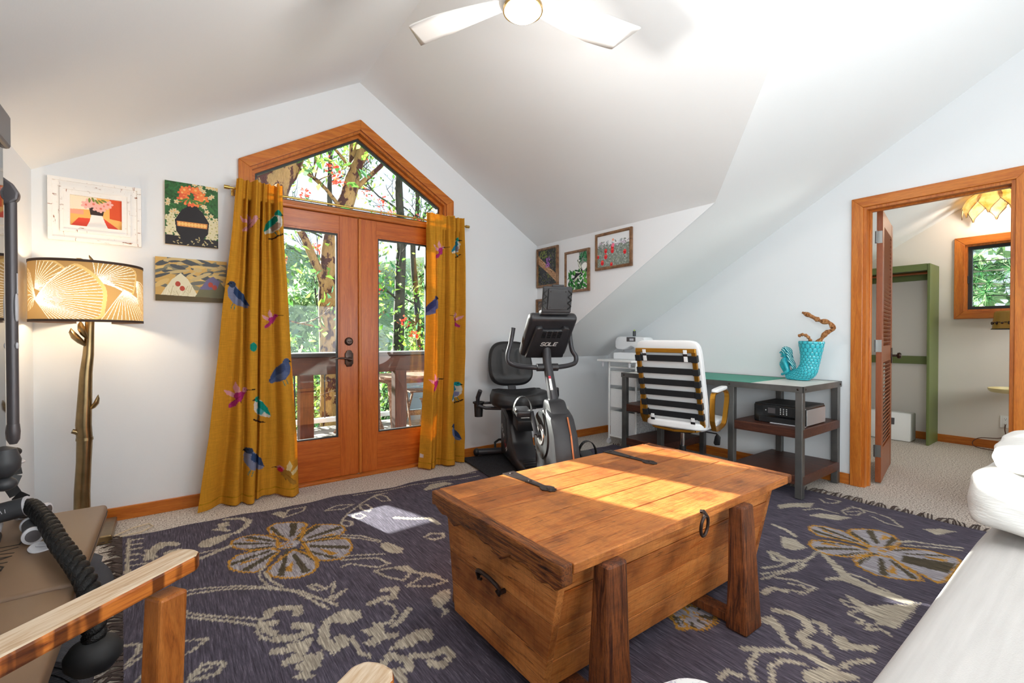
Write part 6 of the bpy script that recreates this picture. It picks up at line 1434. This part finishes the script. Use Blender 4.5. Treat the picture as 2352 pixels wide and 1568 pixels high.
light('petal_lamp_bulb', 'POINT', (6.22, .80, 2.33), 6, (1, .86, .70), shadow_soft_size=.06)
# tole floor lamp with tray
M['tole'] = mat('mustard_enamel', '#b18a3c', .35, .2, .1, 6)
TL = thing('tray_lamp', 'mustard metal floor lamp with round tray, partly hidden by the right door casing', 'floor lamp', (6.22, .61, .002))
m = MB(); m.lathe([(.176, 1.17), (.180, 1.17), (.165, 1.325), (.16, 1.325)], 48); m.lathe([(.16, 1.325), (.155, 1.335), (.10, 1.338), (.06, 1.338)], 48); sh_ = obj('shade', m, M['tole'], TL, True)
m = MB()
for k in range(22):
    a = 2 * PI * k / 22; r = .1765; m.ell((r * math.cos(a), r * math.sin(a), 1.225), (.010, .010, .010 if k % 2 else .016), 8, 6); m.ell((r * math.cos(a + .14), r * math.sin(a + .14), 1.232), (.006, .012, .004), 8, 6)
obj('leaf_band', m, M['bronze'], sh_, True)
m = MB(); m.lathe([(.181, 1.166), (.186, 1.166), (.186, 1.174), (.181, 1.174)], 48, closed=True); obj('shade_rim', m, M['black'], TL, True)
m = MB(); m.lathe([(0, .585), (.185, .585), (.20, .60), (.205, .622), (.198, .622), (.19, .60), (0, .592)], 48); obj('tray', m, mat('tray_cream', '#e2d3a0', .4, 0, .1), TL, True)
m = MB(); m.cyl((0, 0, 0), (0, 0, 1.34), .012, 14); m.lathe([(0, 0), (.13, 0), (.13, .012), (.03, .03), (0, .03)], 36); obj('stem', m, M['tole'], TL, True)
M['brcord'] = mat('brown_cord', '#5d3a2c', .5)
m = MB(); m.tube(spline([(.265, .115, .25), (.262, .118, .20), (.26, .115, .14), (.24, .16, .11), (.2, .28, .10), (.19, .33, .05), (.17, .30, .01), (.1, .15, .008), (.0, .05, .008)], 40), .004, 8); obj('cord', m, M['brcord'], TL, True)
o = outlet((6.492, .725, .275), -PI / 2, 'white wall outlet with a brown plug below the closet window')
# ------------------------------------------------------------------ outdoors
def gm(name, stops, scale, rough=.9):
    t = NT(name); t.bsdf(rough, 0, None, .1); f = t.noise(t.coord(), scale, 8, .65); t.l(t.ramp(f, stops), t.b.inputs['Base Color']); t.bump(f, .5, .05); return t.m
M['deckb'] = wood('grey_deck', [(.3, '#6f6a66'), (.5, '#a09a94'), (.7, '#c2bdb7')], (2, 14, 14), .8, .3, .2)
M['hill'] = gm('wooded_slope', [(.3, '#1f3220'), (.42, '#4d6b3f'), (.5, '#86a06c'), (.58, '#4f6e62'), (.68, '#9ab8b4'), (.75, '#56756a')], 3.2)
m = MB()
for k in range(16): m.box((2.2, 3.9 + .145 * k, -.06), (9, .138, .03), bev=.004)
struct('deck_floor', m, M['deckb'])
m = MB(); m.grid(40, 40, lambda u, v: (-40 + 100 * u, 3.9 + 46 * v, -2.6 - 1.2 * math.sin(v * 9) * (v < .3) + (max(0, v - .25) ** 1.2) * 17 + 1.2 * math.sin(u * 31) * v + .7 * math.sin(u * 17 + v * 11)))
struct('ground_slope', m, M['hill'], smooth=True)
m = MB(); m.box((12, 1, -2.9), (10, 30, .2)); struct('ground_yard', m, M['hill'])
# near guard rail : heavy timber, just outside the doors
M['timber'] = wood('brown_timber', [(.3, '#2a150c'), (.5, '#432415'), (.7, '#583320')], (1.4, 16, 16), .5, .15, .4)
M['timberv'] = wood('brown_timber_post', [(.3, '#2a150c'), (.5, '#432415'), (.7, '#583320')], (16, 16, 1.4), .5, .15, .4)
gr = thing('guard_rail', 'heavy brown timber guard rail just outside the french doors', 'railing', (1.36, 4.25, -.045))
m = MB(); m.box((0, .0, .985), (3.4, .12, .03), bev=.004); obj('cap', m, M['black'], gr)
m = MB(); m.box((0, 0, .89), (3.3, .05, .155), bev=.004); obj('top_board', m, M['timber'], gr)
for x in (-1.4, -.43, .42, 1.4): m = MB(); m.box((x, 0, .41), (.115, .10, .82), bev=.005); obj('post', m, M['timberv'], gr)
fr = thing('deck_railing', 'far deck railing of black balusters above a white bottom rail', 'railing', (1.5, 6.05, -.045))
m = MB(); m.box((0, 0, .10), (8, .09, .055), bev=.004); obj('bottom_rail', m, M['white'], fr)
m = MB(); m.box((0, 0, .93), (8, .09, .04), bev=.004); obj('top_rail', m, M['white'], fr)
for k in range(80):
    m = MB(); m.cyl((-3.8 + .175 * k, 0, .12), (-3.8 + .175 * k, 0, .92), .010, 8); obj('baluster', m, M['black'], fr)
for x in (-3.9, 3.9): m = MB(); m.box((x, 0, .48), (.09, .09, .96)); obj('post', m, M['white'], fr)
# low painted siding behind the table
M['bluegrey'] = mat('blue_grey_paint', '#8fa2ad', .6)
m = MB()
for k in range(5): m.box((4.6, 5.9, .02 + .16 * k), (4.4, .03 - .003 * (k % 2), .155), bev=.004)
struct('deck_siding', m, M['bluegrey'])
M['teak'] = wood('weathered_teak', [(.3, '#6d4a38'), (.5, '#94705a'), (.7, '#b59680')], (3, 16, 16), .6, .2, .3)
tb = thing('patio_table', 'weathered wooden patio table on the deck beyond the guard rail', 'table', (2.35, 5.12, -.045))
m = MB()
for k in range(7): m.box((0, -.27 + .09 * k, .685), (1.0, .084, .03), bev=.004)
obj('tabletop', m, M['teak'], tb)
for sx in (-1, 1):
    for sy in (-1, 1): m = MB(); m.bar((sx * .40, sy * .2, .67), (sx * .36, sy * .24, 0), .045, .045, .004); obj('leg', m, M['teak'], tb)
m = MB(); m.box((0, 0, .64), (.8, .4, .05)); obj('apron', m, M['teak'], tb)
def fchair(loc, rz, label):
    c = thing('folding_chair', label, 'chair', loc, rz)
    for s in (-1, 1):
        m = MB(); m.bar((.22, s * .2, 0), (-.20, s * .2, .86), .03, .022, .003, up=(0, 1, 0)); obj('back_leg', m, M['teak'], c)
        m = MB(); m.bar((-.20, s * .17, 0), (.20, s * .17, .44), .03, .022, .003, up=(0, 1, 0)); obj('front_leg', m, M['teak'], c)
    m = MB()
    for k in range(5): m.box((-.14 + .075 * k, 0, .445), (.066, .4, .016), bev=.003)
    obj('seat', m, M['teak'], c)
    m = MB()
    for k in range(3): z = .60 + .1 * k; m.box((-.0 - .20 * (z / .86) - (-.22) * (1 - z / .86) , 0, z), (.018, .4, .07), Euler((0, -.45, 0)), bev=.003)
    obj('back_slats', m, M['teak'], c)
    m = MB(); m.box((.08, 0, .18), (.02, .4, .035)); m.box((-.1, 0, .12), (.02, .34, .035)); obj('stretcher', m, M['teak'], c)
    return c
fchair((1.80, 5.55, -.045), math.radians(-60), 'wooden folding chair at the left end of the patio table')
fchair((2.65, 5.58, -.045), math.radians(-100), 'wooden folding chair behind the patio table')
fchair((2.42, 4.58, -.045), math.radians(80), 'wooden folding chair between guard rail and patio table')

# ---- trees
def bark(name, base, hi, spots, amt, sp2=None):
    t = NT(name); t.bsdf(.75, 0, None, .2); f = t.noise(t.coord((3, 3, 1)), 3, 6, .6); c = t.ramp(f, [(.3, base), (.7, hi)])
    g = t.noise(t.coord((4, 4, 2.2)), 2.6, 5, .65); c = t.mixc(t.ramp(g, [(amt, '#ffffff'), (amt + .03, '#000000')]), c, spots)
    fine = t.noise(t.coord((40, 40, 9)), 2, 4, .7); c = t.mixc(.5, c, t.ramp(fine, [(.3, '#8a8078'), (.65, '#ffffff')]), 'MULTIPLY')
    t.l(c, t.b.inputs['Base Color']); t.bump(fine, .5, .02); return t.m
M['madrone'] = bark('madrone_bark', '#8a6a40', '#b08d5a', '#47201c', .455)
M['greybark'] = bark('grey_bark', '#2f2c27', '#57534a', '#2a2c22', .42)
def leafmat(name, stops, tl=.45):
    t = NT(name); g = t.n('ShaderNodeNewGeometry'); c = t.ramp(g.outputs['Random Per Island'], stops)
    d = t.n('ShaderNodeBsdfDiffuse'); tr = t.n('ShaderNodeBsdfTranslucent'); mx = t.n('ShaderNodeMixShader'); mx.inputs[0].default_value = tl
    t.l(c, d.inputs[0]); t.l(c, tr.inputs[0]); t.l(d.outputs[0], mx.inputs[1]); t.l(tr.outputs[0], mx.inputs[2]); t.l(mx.outputs[0], t.out.inputs['Surface']); return t.m
M['leaf_m'] = leafmat('madrone_leaves', [(0, '#3f7a3a'), (.35, '#7fae45'), (.6, '#b7d65a'), (.8, '#4f8f6c'), (1, '#d5e58c')])
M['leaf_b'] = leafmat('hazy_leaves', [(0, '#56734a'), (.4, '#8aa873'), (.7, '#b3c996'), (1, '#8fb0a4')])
M['leaf_d'] = leafmat('dark_leaves', [(0, '#2f4f34'), (.5, '#58803f'), (1, '#9dbf58')])
M['berry'] = leafmat('red_blossoms', [(0, '#d5352a'), (.5, '#ee5a45'), (1, '#f08a6a')], .3)
M['needle'] = leafmat('pine_needles', [(0, '#1f4f33'), (.4, '#3f7a4c'), (.75, '#77b06c'), (1, '#c4e6b0')])
def leaves(name, pts, size, mt, parent, seed=0, asp=2.2, droop=.3):
    g = np.random.RandomState(seed); P = np.array(pts, float); n = len(P)
    d = g.normal(size=(n, 3)); d[:, 2] -= droop; d /= np.linalg.norm(d, axis=1, keepdims=True)
    e = np.cross(d, g.normal(size=(n, 3))); e /= np.linalg.norm(e, axis=1, keepdims=True)
    s = size * g.uniform(.6, 1.3, (n, 1)); k = np.cross(d, e) * s * .12
    V = np.stack([P, P + d * s * .5 + e * s / asp * .5 + k, P + d * s, P + d * s * .5 - e * s / asp * .5 + k], 1).reshape(-1, 3)
    me = bpy.data.meshes.new(name); me.vertices.add(4 * n); me.vertices.foreach_set('co', V.astype(np.float32).reshape(-1))
    me.loops.add(4 * n); me.loops.foreach_set('vertex_index', np.arange(4 * n, dtype=np.int32)); me.polygons.add(n); me.polygons.foreach_set('loop_start', np.arange(0, 4 * n, 4, dtype=np.int32))
    me.update(calc_edges=True); me.materials.append(mt); o = bpy.data.objects.new(name, me); COL.objects.link(o); o.parent = parent; return o
def twigs(m, p, d, L, r, depth, rr, tips, curl=.5):
    pts = [Vector(p)]; d = Vector(d).normalized(); n = 5
    for k in range(n):
        d = (d + Vector((rr.uniform(-1, 1), rr.uniform(-1, 1), rr.uniform(-.6, .9))) * curl * .5).normalized(); pts.append(pts[-1] + d * L / n)
    m.tube(pts, [r * (1 - .13 * k) for k in range(n + 1)], 6 if depth > 1 else 4)
    tips.append(pts[-1]); tips.append(pts[3])
    if depth > 0:
        for k in range(rr.randint(2, 3)):
            b_ = pts[rr.randint(2, n)]; nd = (d + Vector((rr.uniform(-1, 1), rr.uniform(-1, 1), rr.uniform(-.5, .9))) * 1.1).normalized()
            twigs(m, b_, nd, L * rr.uniform(.55, .8), r * .55, depth - 1, rr, tips, curl)
def tree(name, label, trunks, branches, barkm, leafm, nleaf, lsize, seed, berries=0, group=None, spread=.22, keep=None):
    base = trunks[0][0][0]; o = thing(name, label, 'tree', base, group=group); B = Vector(base); rr = random.Random(seed)
    for pts, rad in trunks:
        c_ = spline(pts, 24); n = len(rad); m = MB(); m.tube([p - B for p in c_], [float(np.interp(k / 23, np.linspace(0, 1, n), rad)) * (1 + .04 * math.sin(k * 2.3)) for k in range(24)], 14); obj('trunk', m, barkm, o, True, angle=80)
    tips = []; m = MB()
    for p, d, L, r, dep in branches: twigs(m, p, d, L, r, dep, rr, tips)
    for v in m.bm.verts: v.co -= B
    if branches: obj('branches', m, barkm, o, True, angle=180)
    T_ = [t_ for t_ in tips if keep is None or keep(t_)]
    pts = [tuple(rr.choice(T_) - B + Vector((rr.gauss(0, spread), rr.gauss(0, spread), rr.gauss(0, spread)))) for _ in range(nleaf)] if T_ else []
    if pts: leaves('foliage', pts, lsize, leafm, o, seed)
    if berries:
        bp = []
        for k in range(berries):
            c_ = rr.choice(T_) - B + Vector((rr.gauss(0, spread * .6), rr.gauss(0, spread * .6), rr.gauss(0, spread * .6)))
            for j in range(26): bp.append(tuple(c_ + Vector((rr.gauss(0, .045), rr.gauss(0, .045), rr.gauss(0, .05)))))
        leaves('blossoms', bp, .05, M['berry'], o, seed + 1, 1.3, 0)
    return o
# the big madrone seen through the left door and the transom
A0 = (1.74, 6.5, -3.2)
tree('madrone_tree', 'tan-barked forked tree just beyond the deck, seen through the left door', [
    ([A0, (1.74, 6.5, -.5), (1.735, 6.5, .77), (1.70, 6.5, 1.53), (1.76, 6.5, 2.4), (1.93, 6.5, 2.9), (2.06, 6.52, 3.3), (2.10, 6.55, 4.0), (2.2, 6.6, 5.2)], [.16, .14, .13, .11, .12, .12, .09, .07, .05]),
    ([(1.95, 6.5, 2.95), (2.0, 6.45, 3.25), (2.13, 6.4, 3.6), (2.2, 6.35, 3.9), (2.12, 6.3, 4.6)], [.09, .08, .075, .06, .04]),
    ([(1.68, 6.5, 1.72), (1.6, 6.46, 1.95), (1.47, 6.4, 2.2), (1.36, 6.36, 2.42), (1.18, 6.3, 2.6)], [.06, .055, .05, .045, .03]),
    ([(2.06, 6.5, 3.15), (2.25, 6.5, 3.35), (2.48, 6.55, 3.6), (2.7, 6.6, 3.9)], [.04, .035, .03, .02])],
    [((1.2, 6.3, 2.58), (-1, 0, .4), .9, .022, 2), ((1.9, 6.5, 2.85), (-.8, -.3, .5), 1.0, .03, 3), ((2.2, 6.4, 3.9), (-.9, .1, .5), 1.2, .03, 3), ((2.1, 6.5, 3.4), (-.7, -.4, .3), 1.1, .025, 3), ((2.7, 6.6, 3.9), (1, .1, .2), .9, .018, 2), ((2.15, 6.5, 4.5), (.7, 0, .5), 1.4, .03, 3), ((1.75, 6.5, .9), (.9, .3, .6), .9, .018, 2), ((1.7, 6.5, 1.2), (-.9, .2, .1), .9, .018, 3), ((1.7, 6.5, 1.5), (.8, .5, .2), .8, .015, 2)],
    M['madrone'], M['leaf_m'], 1500, .12, 11, 34, spread=.22)
tree('madrone_tree', 'thick leaning tan tree trunk with red peeling bark at the left of the transom window', [
    ([(.35, 5.6, -3.2), (.5, 5.55, 0), (.72, 5.5, 1.8), (.9, 5.5, 2.65), (1.07, 5.5, 3.05), (1.5, 5.5, 4.3)], [.22, .19, .16, .13, .125, .10]), ([(.86, 5.5, 2.5), (.80, 5.52, 2.9), (.66, 5.55, 3.6), (.6, 5.6, 4.4)], [.11, .10, .10, .09])],
    [((1.1, 5.5, 3.2), (.9, .2, .1), .9, .025, 3), ((.8, 5.5, 3.0), (-.9, .1, .4), .9, .02, 2)], M['madrone'], M['leaf_m'], 220, .13, 21, 16, spread=.18)
# thin dark trunks right of centre
for k, (x, y, lean, r, lab) in enumerate(((3.3, 8.0, .1, .11, 'straight dark-barked tree seen through the right door'), (4.15, 8.6, -.25, .07, 'slim grey tree leaning left at the right of the transom window'), (2.35, 8.9, .05, .07, 'thin dark tree behind the forked madrone'))):
    tree('slender_tree', lab, [([(x, y, -3.4), (x + lean * .2, y, 0), (x + lean * .6, y, 1.6), (x + lean, y, 2.9), (x + lean * .6, y, 4.0), (x + lean * 2.2, y, 5.4)], [r * 1.1, r, r * .9, r * .8, r * .6, r * .35])],
         [((x + lean * .5, y, 1.2 + .55 * j), (math.cos(j * 2.3 + k), -.3, .45), .9 - .05 * j, .02, 3) for j in range(7)], M['greybark'], M['leaf_d'] if k != 1 else M['leaf_m'], 620 if k != 1 else 160, .09, 31 + k, 14 if k == 0 else 3, spread=.16, group=None)
# shrubs filling the view through the door panes
def shrub(label, c_, r, n, sz, mt, seed, berries=0):
    o = thing('leafy_shrub', label, 'shrub', (c_[0], c_[1], -2.9)); rr = random.Random(seed); m = MB(); tips = []
    for k in range(9): twigs(m, (c_[0] + rr.uniform(-.1, .1), c_[1] + rr.uniform(-.1, .1), -2.9 + 1.2), (rr.uniform(-1, 1) * r[0], rr.uniform(-.2, .4), 1.9), r[2] * .9, .022, 3, rr, tips)
    B = Vector((c_[0], c_[1], -2.9))
    for v in m.bm.verts: v.co -= B
    m.cyl((0, 0, 0), (0, 0, 1.25), .05, 8); obj('stems', m, M['greybark'], o, True, angle=180)
    pts = []
    while len(pts) < n:
        q = Vector((rr.uniform(-1, 1), rr.uniform(-1, 1), rr.uniform(-1, 1)))
        if .25 < q.length < 1: pts.append((q.x * r[0], q.y * r[1], c_[2] + 2.9 + q.z * r[2]))
    leaves('foliage', pts, sz, mt, o, seed)
    if berries:
        bp = []
        for k in range(berries):
            q = Vector((rr.uniform(-.9, .9), -rr.uniform(.3, .9), rr.uniform(-.6, .95)))
            for j in range(22): bp.append((q.x * r[0] + rr.gauss(0, .04), q.y * r[1] + rr.gauss(0, .04), c_[2] + 2.9 + q.z * r[2] + rr.gauss(0, .04)))
        leaves('blossoms', bp, .05, M['berry'], o, seed + 1, 1.3, 0)
shrub('bright green shrub below the deck, left of the forked tree', (.9, 7.4, -.1), (1.2, .7, 1.5), 2200, .10, M['leaf_m'], 41, 4)
shrub('green shrub with red blossoms beyond the deck, right of the doors', (3.6, 6.9, .1), (1.1, .5, 1.5), 2300, .09, M['leaf_m'], 42, 30)
shrub('low green shrub behind the forked tree trunk', (2.3, 7.6, -.2), (.9, .6, 1.5), 1500, .09, M['leaf_d'], 43, 3)
for k, (x, y, top, w_) in enumerate(((-.5, 12, 1.8, 1.6), (2.6, 12.5, 2.2, 1.7), (5.6, 12, 2.0, 1.7), (8.4, 13.5, 2.4, 2.0), (1.0, 16, 3.4, 2.2), (4.3, 18.5, 3.6, 2.2), (7.9, 16.5, 3.6, 2.0), (11.5, 18.5, 4.2, 3.0), (12.2, 2.0, 2.6, 2.0), (17.5, 18, 4.2, 2.6))):
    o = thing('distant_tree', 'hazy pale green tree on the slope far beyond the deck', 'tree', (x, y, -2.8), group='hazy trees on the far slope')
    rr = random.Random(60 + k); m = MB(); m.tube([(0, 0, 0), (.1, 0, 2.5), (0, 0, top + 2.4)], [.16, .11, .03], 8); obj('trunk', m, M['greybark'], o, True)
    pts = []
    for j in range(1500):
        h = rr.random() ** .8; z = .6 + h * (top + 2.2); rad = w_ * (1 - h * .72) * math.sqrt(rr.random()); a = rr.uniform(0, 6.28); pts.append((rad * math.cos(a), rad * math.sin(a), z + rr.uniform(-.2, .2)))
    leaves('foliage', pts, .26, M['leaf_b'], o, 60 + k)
# pine outside the closet window
o = thing('pine_tree', 'long-needled green pine right outside the closet window', 'tree', (8.3, .9, -2.8)); rr = random.Random(5)
m = MB(); m.tube([(.9, 2.6, 0), (.9, 2.6, 5.5)], [.14, .08], 8); obj('trunk', m, M['greybark'], o, True)
m = MB(); tf = []
for k in range(80):
    a = Vector((.85, 2.5, 4.1 + .017 * k)); b_ = Vector((rr.uniform(-.9, .3), rr.uniform(-.6, .9), a.z + rr.uniform(-.25, .3))); md_ = a.lerp(b_, .5) + Vector((0, 0, .08)); m.tube([a, md_, b_], [.014, .009, .005], 5); tf += [b_, md_.lerp(b_, .5), a.lerp(md_, .8)]
obj('branches', m, M['greybark'], o, True)
V = []; F = []
for c_ in tf:
    for j in range(70):
        d = Vector((rr.gauss(0, 1), rr.gauss(0, 1), rr.gauss(.1, 1))).normalized(); e_ = d.cross(Vector((rr.gauss(0, 1), rr.gauss(0, 1), rr.gauss(0, 1)))).normalized() * .0035; L_ = rr.uniform(.12, .22); i = len(V)
        V += [c_ - e_, c_ + e_, c_ + d * L_ + Vector((0, 0, -.02))]; F.append((i, i + 1, i + 2))
me = bpy.data.meshes.new('needles'); me.from_pydata([tuple(v) for v in V], [], F); me.materials.append(M['needle']); n_ = bpy.data.objects.new('needles', me); COL.objects.link(n_); n_.parent = o
